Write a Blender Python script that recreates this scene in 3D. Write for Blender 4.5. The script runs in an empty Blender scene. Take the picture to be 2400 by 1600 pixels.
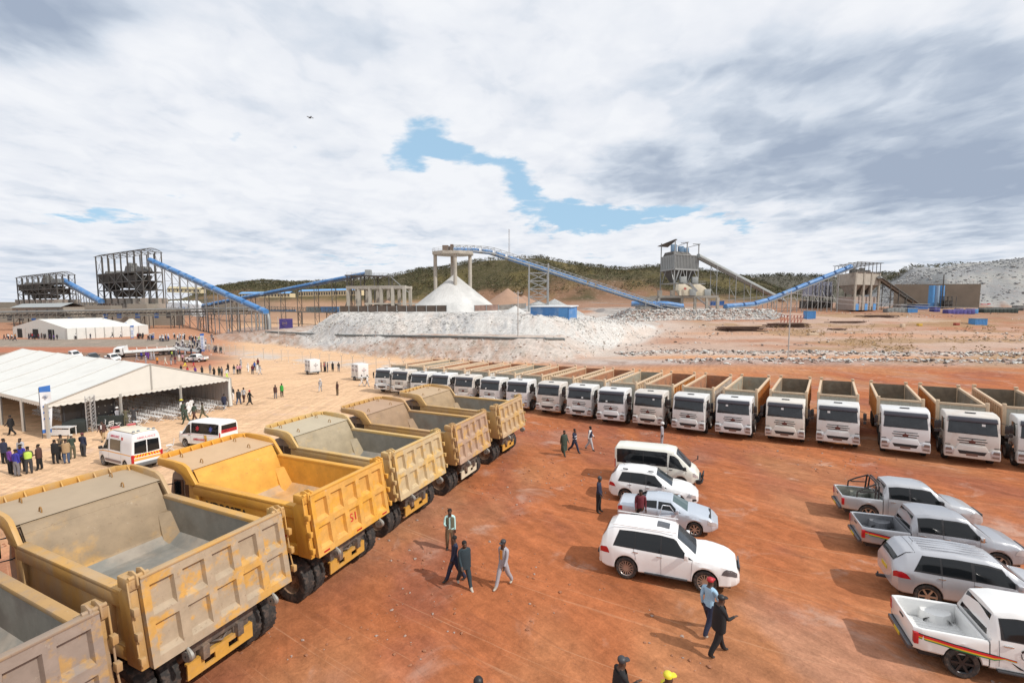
import bpy, bmesh, math, random
import numpy as np
from mathutils import Vector, Matrix
S = bpy.context.scene
R = math.radians
PI = math.pi
rnd = random.Random(7)

# ------------------------------------------------------------------ camera
F_PX, HOR = 1100.0, 708.0                     # calibration of the 2400 x 1600 photograph
PITCH = math.atan((800 - HOR) / F_PX)
EYE = Vector((0, 0, 10.0))
cam = bpy.data.objects.new('camera', bpy.data.cameras.new('camera'))
S.collection.objects.link(cam)
cam.location = EYE
cam.rotation_euler = (PI / 2 - PITCH, 0, 0)
cam.data.sensor_width = 36
cam.data.lens = 36 * F_PX / 2400
cam.data.clip_start = 0.1
cam.data.clip_end = 20000
S.camera = cam
S.view_settings.view_transform = 'Standard'
S.view_settings.look = 'None'
S.view_settings.gamma = 1
S.view_settings.exposure = 0.0
S.render.resolution_x, S.render.resolution_y = 1024, 682

# ------------------------------------------------------------------ sun
SUN_AZ, SUN_EL = R(-28), R(44)                # azimuth counted from +x towards +y
sv = Vector((math.cos(SUN_AZ) * math.cos(SUN_EL), math.sin(SUN_AZ) * math.cos(SUN_EL), math.sin(SUN_EL)))
sl = bpy.data.lights.new('sun', 'SUN')
sl.energy = 3.5
sl.angle = R(0.6)
sl.color = (1.0, 0.95, 0.87)
so = bpy.data.objects.new('sun', sl)
so.rotation_euler = sv.to_track_quat('Z', 'Y').to_euler()
S.collection.objects.link(so)

# ------------------------------------------------------------------ world: Nishita sky behind a broken cloud deck
W = bpy.data.worlds.new('World')
S.world = W
W.use_nodes = True
nt = W.node_tree
nt.nodes.clear()

def N(t, kind, **kw):
    n = t.nodes.new(kind)
    for k, v in kw.items():
        if k == 'ins':
            for kk, vv in v.items():
                if isinstance(vv, bpy.types.NodeSocket):
                    t.links.new(vv, n.inputs[kk])
                else:
                    n.inputs[kk].default_value = vv
        else:
            setattr(n, k, v)
    return n

def Mth(t, op, a, b=None, c=None, clamp=False):
    ins = {0: a}
    if b is not None: ins[1] = b
    if c is not None: ins[2] = c
    return N(t, 'ShaderNodeMath', operation=op, use_clamp=clamp, ins=ins).outputs[0]

def VMth(t, op, a, b=None):
    ins = {0: a}
    if b is not None: ins[1] = b
    n = N(t, 'ShaderNodeVectorMath', operation=op, ins=ins)
    return n.outputs['Value'] if op in ('LENGTH', 'DOT_PRODUCT', 'DISTANCE') else n.outputs[0]

def MixC(t, f, a, b, blend='MIX'):
    n = t.nodes.new('ShaderNodeMix')
    n.data_type = 'RGBA'; n.blend_type = blend
    for s, v in ((n.inputs['Factor'], f), (n.inputs['A'], a), (n.inputs['B'], b)):
        s = s
    ia = [i for i in n.inputs if i.name == 'Factor'][0]
    A_ = [i for i in n.inputs if i.name == 'A' and i.type == 'RGBA'][0]
    B_ = [i for i in n.inputs if i.name == 'B' and i.type == 'RGBA'][0]
    for s, v in ((ia, f), (A_, a), (B_, b)):
        if isinstance(v, bpy.types.NodeSocket): t.links.new(v, s)
        else: s.default_value = v if not isinstance(v, tuple) or len(v) == 4 else (*v, 1)
    return [o for o in n.outputs if o.type == 'RGBA'][0]

def MapR(t, v, a, b, c=0.0, d=1.0, smooth=True):
    n = N(t, 'ShaderNodeMapRange', ins={'Value': v, 'From Min': a, 'From Max': b, 'To Min': c, 'To Max': d})
    if smooth: n.interpolation_type = 'SMOOTHSTEP'
    return n.outputs['Result']

def Noise(t, vec, scale, detail=6, rough=0.55, dist=0.0, col=False):
    n = N(t, 'ShaderNodeTexNoise', ins={'Vector': vec, 'Scale': scale, 'Detail': detail, 'Roughness': rough, 'Distortion': dist})
    return n.outputs['Color' if col else 'Fac']

geo = N(nt, 'ShaderNodeNewGeometry')
dirv = N(nt, 'ShaderNodeTexCoord').outputs['Generated']
sep = N(nt, 'ShaderNodeSeparateXYZ', ins={0: dirv})
dx, dy, dz = sep.outputs[0], sep.outputs[1], sep.outputs[2]
dyc = Mth(nt, 'MAXIMUM', dy, 0.08)
cu = Mth(nt, 'DIVIDE', dx, dyc)
cw = Mth(nt, 'DIVIDE', dz, dyc)
zc = Mth(nt, 'ADD', Mth(nt, 'MAXIMUM', dz, 0.0), 0.11)
deck = N(nt, 'ShaderNodeCombineXYZ', ins={0: Mth(nt, 'DIVIDE', dx, zc), 1: Mth(nt, 'DIVIDE', dy, zc), 2: 0.0}).outputs[0]
# second, tilted coordinate so the lumps elongate the way the deck does in the photo
rot = N(nt, 'ShaderNodeMapping', ins={'Vector': deck, 'Rotation': (0, 0, R(28)), 'Scale': (1.0, 0.80, 1)}).outputs[0]
n_big = Noise(nt, rot, 0.8, 5, 0.5, 0.2)
n_mid = Noise(nt, rot, 2.6, 6, 0.52, 0.15)
n_fin = Noise(nt, deck, 7.5, 6, 0.55, 0.2)

def uw(x, y):
    a = (x - 1200) / F_PX; b = (800 - y) / F_PX
    c, s = math.cos(PITCH), math.sin(PITCH)
    return a / (c + b * s), (b * c - s) / (c + b * s)

wn = Noise(nt, rot, 1.3, 6, 0.6, 0.2, col=True)
wob = VMth(nt, 'SCALE', VMth(nt, 'SUBTRACT', wn, (0.5, 0.5, 0.5)))
wob.node.inputs['Scale'].default_value = 0.16
uvec = VMth(nt, 'ADD', N(nt, 'ShaderNodeCombineXYZ', ins={0: cu, 1: cw, 2: 0.0}).outputs[0], wob)

def blobs(lst):
    acc = None
    for (x, y, rx, ry, amp) in lst:
        u, w = uw(x, y)
        v = VMth(nt, 'MULTIPLY', VMth(nt, 'SUBTRACT', uvec, (u, w, 0)), (F_PX / rx, F_PX / ry, 0))
        d = VMth(nt, 'LENGTH', v)
        g = MapR(nt, d, 1.6, 0.0, 0.0, amp)
        acc = g if acc is None else Mth(nt, 'ADD', acc, g)
    return acc

gap = blobs([(985, 322, 66, 34, 1.2), (945, 372, 56, 30, 1.0), (1040, 345, 50, 18, .8), (1120, 358, 90, 20, 1.0), (1215, 392, 60, 34, 1.1), (1245, 445, 52, 32, 1.1),
             (1330, 500, 110, 34, 1.15), (1470, 498, 150, 34, 1.2), (1600, 505, 70, 26, .9), (1720, 535, 70, 12, .8), (525, 336, 26, 9, .75), (705, 364, 12, 12, .6),
             (190, 503, 120, 16, 1.0), (320, 520, 70, 10, .7), (420, 440, 60, 18, .6), (860, 595, 120, 16, .55), (640, 580, 130, 14, .4), (1380, 590, 110, 16, .45), (2040, 512, 60, 9, .5)])
dark = blobs([(2230, 330, 520, 200, .80), (2300, 430, 420, 110, .45), (1830, 390, 420, 110, .45), (1100, 60, 1500, 160, .10), (1480, 400, 230, 45, .45), (1950, 130, 330, 80, .42), (90, 30, 260, 80, 1.0),
              (1650, 470, 260, 30, .25), (600, 530, 520, 32, .30), (250, 600, 500, 32, .34), (2150, 590, 400, 26, .30), (900, 560, 240, 16, .25), (1300, 640, 260, 26, .15),
              (120, 470, 220, 22, .30), (950, 120, 200, 60, .18), (1620, 200, 200, 60, .22), (60, 660, 300, 40, .3), (2400, 150, 200, 120, .35)])
sky = N(nt, 'ShaderNodeTexSky')
sky.sky_type = 'NISHITA'; sky.sun_disc = False
sky.sun_elevation = SUN_EL
sky.sun_rotation = PI / 2 - SUN_AZ
sky.air_density = 1.0; sky.dust_density = 1.4; sky.ozone_density = 1.2
skyc = VMth(nt, 'SCALE', sky.outputs[0]); skyc.node.inputs['Scale'].default_value = 0.115
edge = Mth(nt, 'ADD', gap, Mth(nt, 'MULTIPLY', Mth(nt, 'SUBTRACT', n_fin, 0.5), 1.5))
edge = Mth(nt, 'ADD', edge, Mth(nt, 'MULTIPLY', Mth(nt, 'SUBTRACT', n_mid, 0.5), 0.7))
gapm = MapR(nt, edge, 0.36, 1.0)
shade = Mth(nt, 'MULTIPLY', Mth(nt, 'SUBTRACT', n_big, 0.45), 1.0)
shade = Mth(nt, 'ADD', shade, Mth(nt, 'MULTIPLY', Mth(nt, 'SUBTRACT', n_mid, 0.47), 1.5))
shade = Mth(nt, 'ADD', shade, Mth(nt, 'MULTIPLY', Mth(nt, 'SUBTRACT', n_fin, 0.5), 0.55))
puff = Noise(nt, rot, 4.2, 4, 0.5, 0.5)
shade = Mth(nt, 'ADD', shade, Mth(nt, 'MULTIPLY', Mth(nt, 'SUBTRACT', MapR(nt, puff, .43, .57), 0.5), 0.20))
shade = Mth(nt, 'ADD', Mth(nt, 'MULTIPLY', shade, 0.72), Mth(nt, 'MULTIPLY', dark, 0.80))
cr = N(nt, 'ShaderNodeValToRGB', ins={0: Mth(nt, 'ADD', shade, 0.05)})
el = cr.color_ramp.elements
el[0].position = 0.0; el[0].color = (.90, .92, .96, 1)
el[1].position = 1.0; el[1].color = (.37, .44, .56, 1)
for p, c in ((.25, (.82, .85, .91)), (.48, (.67, .73, .82)), (.75, (.48, .55, .66))):
    e = el.new(p); e.color = (*c, 1)
hz = MapR(nt, dz, 0.0, 0.10, 1.0, 0.0)
cloudc = MixC(nt, Mth(nt, 'MULTIPLY', hz, 0.35), cr.outputs[0], (.74, .79, .88, 1))
skyb = MixC(nt, 0.75, skyc, (.45, .70, .92, 1))
final = MixC(nt, gapm, cloudc, skyb)
low = MapR(nt, dz, -0.02, 0.0)
final = MixC(nt, low, (.30, .22, .18, 1), final)
bg = N(nt, 'ShaderNodeBackground', ins={0: final, 1: 1.0})
nt.links.new(bg.outputs[0], N(nt, 'ShaderNodeOutputWorld').inputs[0])
try:
    W.cycles.sampling_method = 'MANUAL'; W.cycles.sample_map_resolution = 512
except Exception: pass

# ------------------------------------------------------------------ helpers
C = S.collection
MATS = {}
def mat(name, col, rough=0.6, metal=0.0, var=0.0, vs=3.0, col2=None, c2amt=0.5, bump=0.0, bs=20.0, spec=0.5, coat=0.0, emit=None, thr=(0.45, 0.65), detail=6, stretch=None):
    """procedural material: base colour, broad value variation, optional second colour in patches (dust, rust), bump"""
    if name in MATS: return MATS[name]
    m = bpy.data.materials.new(name); m.use_nodes = True
    t = m.node_tree; b = t.nodes['Principled BSDF']
    m.diffuse_color = (*col, 1)
    b.inputs['Base Color'].default_value = (*col, 1)
    b.inputs['Roughness'].default_value = rough
    b.inputs['Metallic'].default_value = metal
    b.inputs['Specular IOR Level'].default_value = spec
    if coat:
        b.inputs['Coat Weight'].default_value = coat; b.inputs['Coat Roughness'].default_value = 0.08
    if var or col2 or bump:
        tc = N(t, 'ShaderNodeTexCoord').outputs['Object']
        if stretch: tc = N(t, 'ShaderNodeMapping', ins={'Vector': tc, 'Scale': stretch}).outputs[0]
        c = (*col, 1)
        if col2:
            f = MapR(t, Noise(t, tc, vs, detail, 0.62), thr[0], thr[1], 0, c2amt)
            c = MixC(t, f, c, (*col2, 1))
        if var:
            f = MapR(t, Noise(t, tc, vs * 2.3, 5, 0.6), 0.3, 0.7, 1 - var, 1 + var, False)
            c = MixC(t, 1.0, c, N(t, 'ShaderNodeCombineXYZ', ins={0: f, 1: f, 2: f}).outputs[0], 'MULTIPLY')
        if name.startswith('yellow_') and 'plate' not in name:
            c = MixC(t, MapR(t, Noise(t, tc, 9.0, 8, .72), .60, .66, 0, .45), c, (.17, .10, .06, 1)); c = MixC(t, MapR(t, Noise(t, tc, 5.0, 10, .75, 1.0), .61, .66, 0, .4), c, (.50, .42, .33, 1))
        if isinstance(c, bpy.types.NodeSocket): t.links.new(c, b.inputs['Base Color'])
        if bump:
            bn = N(t, 'ShaderNodeBump', ins={'Strength': 1.0, 'Distance': bump, 'Height': Noise(t, tc, bs, 4, 0.6)})
            t.links.new(bn.outputs[0], b.inputs['Normal'])
    MATS[name] = m
    return m

class MB:
    """collects shapes, then links them as one mesh object"""
    def __init__(s): s.v = []; s.f = []; s.M = None
    def add(s, vs, fs):
        o = len(s.v)
        for p in vs:
            p = Vector(p)
            s.v.append(s.M @ p if s.M is not None else p)
        s.f += [tuple(i + o for i in f) for f in fs]
        return s
    def box(s, x0, x1, y0, y1, z0, z1):
        return s.add([(x0,y0,z0),(x1,y0,z0),(x1,y1,z0),(x0,y1,z0),(x0,y0,z1),(x1,y0,z1),(x1,y1,z1),(x0,y1,z1)],
                     [(0,3,2,1),(4,5,6,7),(0,1,5,4),(1,2,6,5),(2,3,7,6),(3,0,4,7)])
    def hexa(s, pts):
        return s.add(pts, [(0,3,2,1),(4,5,6,7),(0,1,5,4),(1,2,6,5),(2,3,7,6),(3,0,4,7)])
    def beam(s, p, q, w, h=None, up=(0,0,1)):
        h = h or w
        p, q = Vector(p), Vector(q); d = (q - p)
        if d.length < 1e-6: return s
        d.normalize(); u = Vector(up)
        if abs(d.dot(u)) > 0.98: u = Vector((1, 0, 0))
        a = d.cross(u).normalized(); b = a.cross(d)
        a = a * (w / 2); b = b * (h / 2)
        return s.add([p-a-b, p+a-b, p+a+b, p-a+b, q-a-b, q+a-b, q+a+b, q-a+b],
                     [(0,1,2,3),(4,7,6,5),(0,4,5,1),(1,5,6,2),(2,6,7,3),(3,7,4,0)])
    def tube(s, pts, r, n=8, caps=True):
        pts = [Vector(p) for p in pts]; rs = r if isinstance(r, (list, tuple)) else [r] * len(pts)
        rings = []; prev = None
        for i, p in enumerate(pts):
            d = (pts[min(i+1, len(pts)-1)] - pts[max(i-1, 0)]).normalized()
            if prev is None:
                u = Vector((0,0,1)) if abs(d.z) < 0.9 else Vector((1,0,0))
                a = d.cross(u).normalized()
            else:
                a = (prev - d * prev.dot(d)).normalized()
            prev = a; b = d.cross(a)
            rings.append([p + a * (rs[i] * math.cos(2*PI*k/n)) + b * (rs[i] * math.sin(2*PI*k/n)) for k in range(n)])
        vs = [v for g in rings for v in g]; fs = []
        for i in range(len(pts)-1):
            for k in range(n):
                fs.append((i*n+k, i*n+(k+1)%n, (i+1)*n+(k+1)%n, (i+1)*n+k))
        if caps: fs += [tuple(range(n))[::-1], tuple((len(pts)-1)*n + k for k in range(n))]
        return s.add(vs, fs)
    def lathe(s, prof, c, axis='z', n=16, a0=0, a1=2*PI):
        """prof: list of (r, h)"""
        c = Vector(c); full = abs(a1 - a0 - 2*PI) < 1e-6; m = n if full else n + 1
        vs = []
        for r, h in prof:
            for k in range(m):
                a = a0 + (a1 - a0) * k / n; x, y = r*math.cos(a), r*math.sin(a)
                vs.append(c + {'z': Vector((x, y, h)), 'x': Vector((h, x, y)), 'y': Vector((x, h, y))}[axis])
        fs = []
        for i in range(len(prof)-1):
            for k in range(n if full else n):
                k2 = (k+1) % m if full else k+1
                fs.append((i*m+k, i*m+k2, (i+1)*m+k2, (i+1)*m+k))
        return s.add(vs, fs)
    def prism(s, poly, h0, h1, axis='z'):
        """poly in the plane of the other two axes (x: (y,z), y: (x,z), z: (x,y))"""
        n = len(poly)
        P = {'z': lambda a, b, h: (a, b, h), 'y': lambda a, b, h: (a, h, b), 'x': lambda a, b, h: (h, a, b)}[axis]
        vs = [P(a, b, h0) for a, b in poly] + [P(a, b, h1) for a, b in poly]
        fs = [tuple(range(n))[::-1], tuple(range(n, 2*n))] + [(i, (i+1) % n, n+(i+1) % n, n+i) for i in range(n)]
        return s.add(vs, fs)
    def grid(s, rows, closed=False):
        n = len(rows[0]); m = len(rows)
        vs = [p for r in rows for p in r]; fs = []
        for i in range(m-1):
            for k in range(n-1 if not closed else n):
                fs.append((i*n+k, i*n+(k+1) % n, (i+1)*n+(k+1) % n, (i+1)*n+k))
        return s.add(vs, fs)
    def build(s, name, m, parent=None, bevel=0.0, smooth=None, seg=2, fix=True):
        me = bpy.data.meshes.new(name)
        me.from_pydata([tuple(v) for v in s.v], [], s.f)
        if bevel or fix:
            bm = bmesh.new(); bm.from_mesh(me)
            if fix: bmesh.ops.recalc_face_normals(bm, faces=bm.faces)
            if bevel:
                ed = [e for e in bm.edges if e.is_manifold and e.calc_face_angle(0) > 0.5]
                bmesh.ops.bevel(bm, geom=ed, offset=bevel, segments=seg, profile=0.5, affect='EDGES', clamp_overlap=True)
            bm.to_mesh(me); bm.free()
        for mm in (m if isinstance(m, (list, tuple)) else [m]): me.materials.append(mm)
        if smooth is not None or bevel:
            me.polygons.foreach_set('use_smooth', [True] * len(me.polygons))
            me.set_sharp_from_angle(angle=R(smooth if smooth is not None else 40))
        o = bpy.data.objects.new(name, me)
        C.objects.link(o)
        if parent is not None: o.parent = parent
        return o

def tag(o, label=None, cat=None, group=None, kind=None):
    if label: o['label'] = label
    if cat: o['category'] = cat
    if group: o['group'] = group
    if kind: o['kind'] = kind
    return o

def empty(name, loc, rz=0.0, rot=None):
    o = bpy.data.objects.new(name, None); C.objects.link(o)
    o.location = loc; o.rotation_euler = rot or (0, 0, rz)
    o.empty_display_size = 0.3
    return o

KIDS = {}
def kids(o): return [c for c in C.objects if c.parent == o]
def collect(root):
    return (root, [collect(c) for c in root.children])
def copy_tree(tree, parent=None, swap=None):
    o, ch = tree
    c = o.copy(); C.objects.link(c)
    if parent is not None: c.parent = parent
    if swap and c.type == 'MESH':
        for i, sl_ in enumerate(c.material_slots):
            if sl_.material and sl_.material.name in swap:
                nm_ = sl_.material.name; sl_.link = 'OBJECT'; sl_.material = swap[nm_]
    for k in ch: copy_tree(k, c, swap)
    return c

def text_mesh(name, s, size, m, parent, M, depth=0.004, bold=0.0):
    cu_ = bpy.data.curves.new(name, 'FONT'); cu_.body = s; cu_.size = size; cu_.align_x = 'CENTER'; cu_.align_y = 'CENTER'
    cu_.extrude = depth; cu_.offset = bold; cu_.resolution_u = 3
    t = bpy.data.objects.new(name, cu_); C.objects.link(t)
    dg = bpy.context.evaluated_depsgraph_get()
    me = bpy.data.meshes.new_from_object(t.evaluated_get(dg))
    me.name = name
    bpy.data.objects.remove(t); bpy.data.curves.remove(cu_)
    me.transform(M); me.materials.clear(); me.materials.append(m)
    o = bpy.data.objects.new(name, me); C.objects.link(o)
    if parent is not None: o.parent = parent
    return o
def frame(o, xd, yd):
    """matrix whose local x and y axes run along xd and yd at origin o"""
    x = Vector(xd).normalized(); y = Vector(yd).normalized(); z = x.cross(y)
    m = Matrix((x, y, z)).transposed().to_4x4(); m.translation = Vector(o)
    return m
# ------------------------------------------------------------------ ground
def _h(ix, iy, s):
    n = (ix * 374761393 + iy * 668265263 + s * 1442695041) & 0x7fffffff
    n = ((n ^ (n >> 13)) * 1274126177) & 0x7fffffff
    return ((n ^ (n >> 16)) & 0xffff) / 65535.0
def vnoise(x, y, s=0):
    x = np.asarray(x, float); y = np.asarray(y, float)
    ix = np.floor(x).astype(np.int64); iy = np.floor(y).astype(np.int64)
    fx = x - ix; fy = y - iy; fx = fx*fx*(3-2*fx); fy = fy*fy*(3-2*fy)
    a = _h(ix, iy, s); b = _h(ix+1, iy, s); c = _h(ix, iy+1, s); d = _h(ix+1, iy+1, s)
    return (a*(1-fx)+b*fx)*(1-fy)+(c*(1-fx)+d*fx)*fy
def fbm(x, y, o=4, s=0, g=0.5):
    t = 0; a = 1; n = 0
    for k in range(o):
        t = t + a*vnoise(x*2**k+17.3*k, y*2**k-9.1*k, s+k); n += a; a *= g
    return t/n
def sst(a, b, x):
    t = np.clip((x-a)/(b-a), 0, 1); return t*t*(3-2*t)
def sdpoly(X, Y, P):
    """signed distance, positive inside"""
    X = np.asarray(X, float); Y = np.asarray(Y, float)
    d = np.full(X.shape, 1e18); ins = np.zeros(X.shape, bool); n = len(P)
    for i in range(n):
        ax, ay = P[i]; bx, by = P[(i+1) % n]; ex, ey = bx-ax, by-ay
        wx, wy = X-ax, Y-ay
        t = np.clip((wx*ex+wy*ey)/(ex*ex+ey*ey), 0, 1)
        d = np.minimum(d, (wx-ex*t)**2+(wy-ey*t)**2)
        c = ((ay > Y) != (by > Y)) & (X < (bx-ax)*(Y-ay)/(by-ay+1e-12)+ax)
        ins ^= c
    d = np.sqrt(d); return np.where(ins, d, -d)
P1 = [(-112,172),(-76,150),(-43,124.5),(-19.4,106.6),(0,97),(11.5,97),(20,112),(36,145),(60,185),(62,235),(-60,245),(-135,235)]
P2 = [(-60,140),(-36,127),(-10,119),(8,116),(20,121),(38,140),(52,165),(54,215),(-74,215),(-68,152)]
PR = [(46,196),(60,200),(112,203),(125,216),(125,330),(46,330)]   # bank under the right-hand plant
PG = [(258,326),(272,296),(420,250),(640,300),(640,620),(440,620),(312,420)]   # grey waste dump
def ground(X, Y, micro=True):
    X = np.asarray(X, float); Y = np.asarray(Y, float)
    Yp = np.clip(Y, -30, 115); Xp = np.clip(X, -40, 40)
    z = 0.35 - 0.031*Yp + 0.014*Xp
    u = X/np.maximum(Y, 1)
    far = 0.35 - 0.031*115
    # left terrace with the second marquee
    wl = sst(-.60, -.72, u) * sst(60, 95, Y)
    zt = -3.9 + 1.2*sst(108, 118, Y) + 1.3*sst(129, 143, Y) + 4.4*sst(175, 255, Y)
    # centre-left hollow under the trestle
    zm = far - 0.45 + 5.0*sst(215, 320, Y) + 0.002*np.maximum(Y-320, 0)
    zr = np.interp(Y, [115,150,183,222,256,420], [-2.8,-1.2,.8,4.6,6.6,7.2])
    wr = sst(-.05, .25, u)
    back = zm*(1-wr) + zr*wr
    z = np.where(Y > 115, z + (back-(far+0.014*Xp))*sst(115, 150, Y) , z)
    z = z*(1-wl) + zt*wl
    # lower embankment
    d1 = sdpoly(X, Y, P1); zb = np.interp(X, [-112,-78,-45,-20,20,60], [-2.3,-.1,1.0,1.8,1.8,1.0])
    r = fbm(X*.35, Y*.35, 4, 5)
    h1 = z + np.clip(d1, 0, 60)*0.58
    z = np.where(d1 > 0, np.maximum(z, np.minimum(h1, zb + 0.012*np.clip(d1, 0, 60))), z)
    d2 = sdpoly(X, Y, P2); zt2 = np.interp(X, [-70,-55,-20,6,22,36,50], [5.0,6.6,6.7,6.5,5.0,3.2,1.6]) + (r-.5)*1.3
    h2 = z + np.clip(d2 - 1.0 + (r-.5)*1.8, 0, 60)*0.66
    z = np.where(d2 > -1, np.maximum(z, np.minimum(h2, zt2)), z)
    d3 = sdpoly(X, Y, PR)
    z = np.where(d3 > 0, np.maximum(z, np.minimum(z + d3*0.6, 6.4 + 1.0*(r-.5))), z)
    d4 = sdpoly(X, Y, PG); r4 = fbm(X*.05, Y*.05, 5, 11)
    top4 = np.interp(X, [270,330,400,520], [24,33,43,50]) + (r4-.5)*6
    z = np.where(d4 > 0, np.maximum(z, np.minimum(z + d4*0.78 + (r4-.5)*6, top4)), z)
    # right-hand rubble berms beside the road
    if micro:
        bm_ = np.exp(-((Y-(118-.10*X))/4.5)**2)*sst(24, 40, X)
        bm2 = np.exp(-((Y-(97-.06*X))/4.0)**2)*sst(30, 44, X)
        z = z + (bm_*0.7 + bm2*0.55)*(0.3+1.4*fbm(X*.5, Y*.5, 4, 3))
        rough = sst(100, 170, np.hypot(X, Y))
        z = z + (fbm(X*.18, Y*.18, 4, 8)-.5)*0.9*rough*sst(-.1, .1, u)*(d3 < 1)
        z = z + np.clip(d1, 0, 1)*(fbm(X*.9, Y*.9, 3, 21)-.5)*0.5 + np.where(d2 > 0, (fbm(X*1.3, Y*1.3, 3, 22)-.5)*0.9, 0)
        z = z + np.where(d4 > 2, (fbm(X*.3, Y*.3, 4, 23)-.5)*3.2, 0)
        z = z + (fbm(X*.25, Y*.25, 4, 31)-.5)*0.10 + (fbm(X*1.6, Y*1.6, 3, 32)-.5)*0.03
    # far hills: a ridge some 650 m off, a lower and bluer one behind it to the right
    px = 1200+F_PX*u; f = fbm(X*.012, Y*.012, 5, 40)
    hr = (708-np.interp(px, RX, RY)+3*(f-.5))/1100*650+10
    k = sst(400, 640, Y+60*(f-.5))*sst(980, 700, Y)
    z = np.where((Y > 300), z+(np.maximum(hr, z)-z)*k, z)
    hr2 = (708-np.interp(px, [1500,1700,1830,1990,2060,2160,2600], [708,655,648,655,645,646,650]))/1100*1500+10
    z = np.where(Y > 900, z+(np.maximum(hr2, z)-z)*sst(1150, 1480, Y)*sst(2400, 1700, Y), z)
    return z
RX = [300,430,486,567,614,686,800,919,976,1039,1090,1149,1182,1225,1269,1334,1399,1458,1523,1545,1636,1719,1790,1900]
RY = [709,700,681,668,662,666,660,651,639,635,624,614,615,611,610,623,629,636,630,629,637,650,668,709]
def gz(x, y): return float(ground(np.array([x]), np.array([y]), True)[0])
def un(px, py):
    """where the sight line through a pixel of the photo meets the ground (used once, to measure positions)"""
    a = (px-1200)/F_PX; b = (800-py)/F_PX; c, s = math.cos(PITCH), math.sin(PITCH)
    r = np.array([a, c+b*s, -s+b*c])
    t = np.geomspace(3, 1500, 2600)
    P = r[None, :]*t[:, None]
    g = ground(P[:, 0], P[:, 1]) - 10
    k = int(np.argmax(P[:, 2] < g))
    d0 = P[k-1, 2]-g[k-1]; d1 = P[k, 2]-g[k]; tt = t[k-1]+(t[k]-t[k-1])*d0/(d0-d1+1e-9)
    x, y = r[0]*tt, r[1]*tt
    return Vector((x, y, gz(x, y)))

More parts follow.
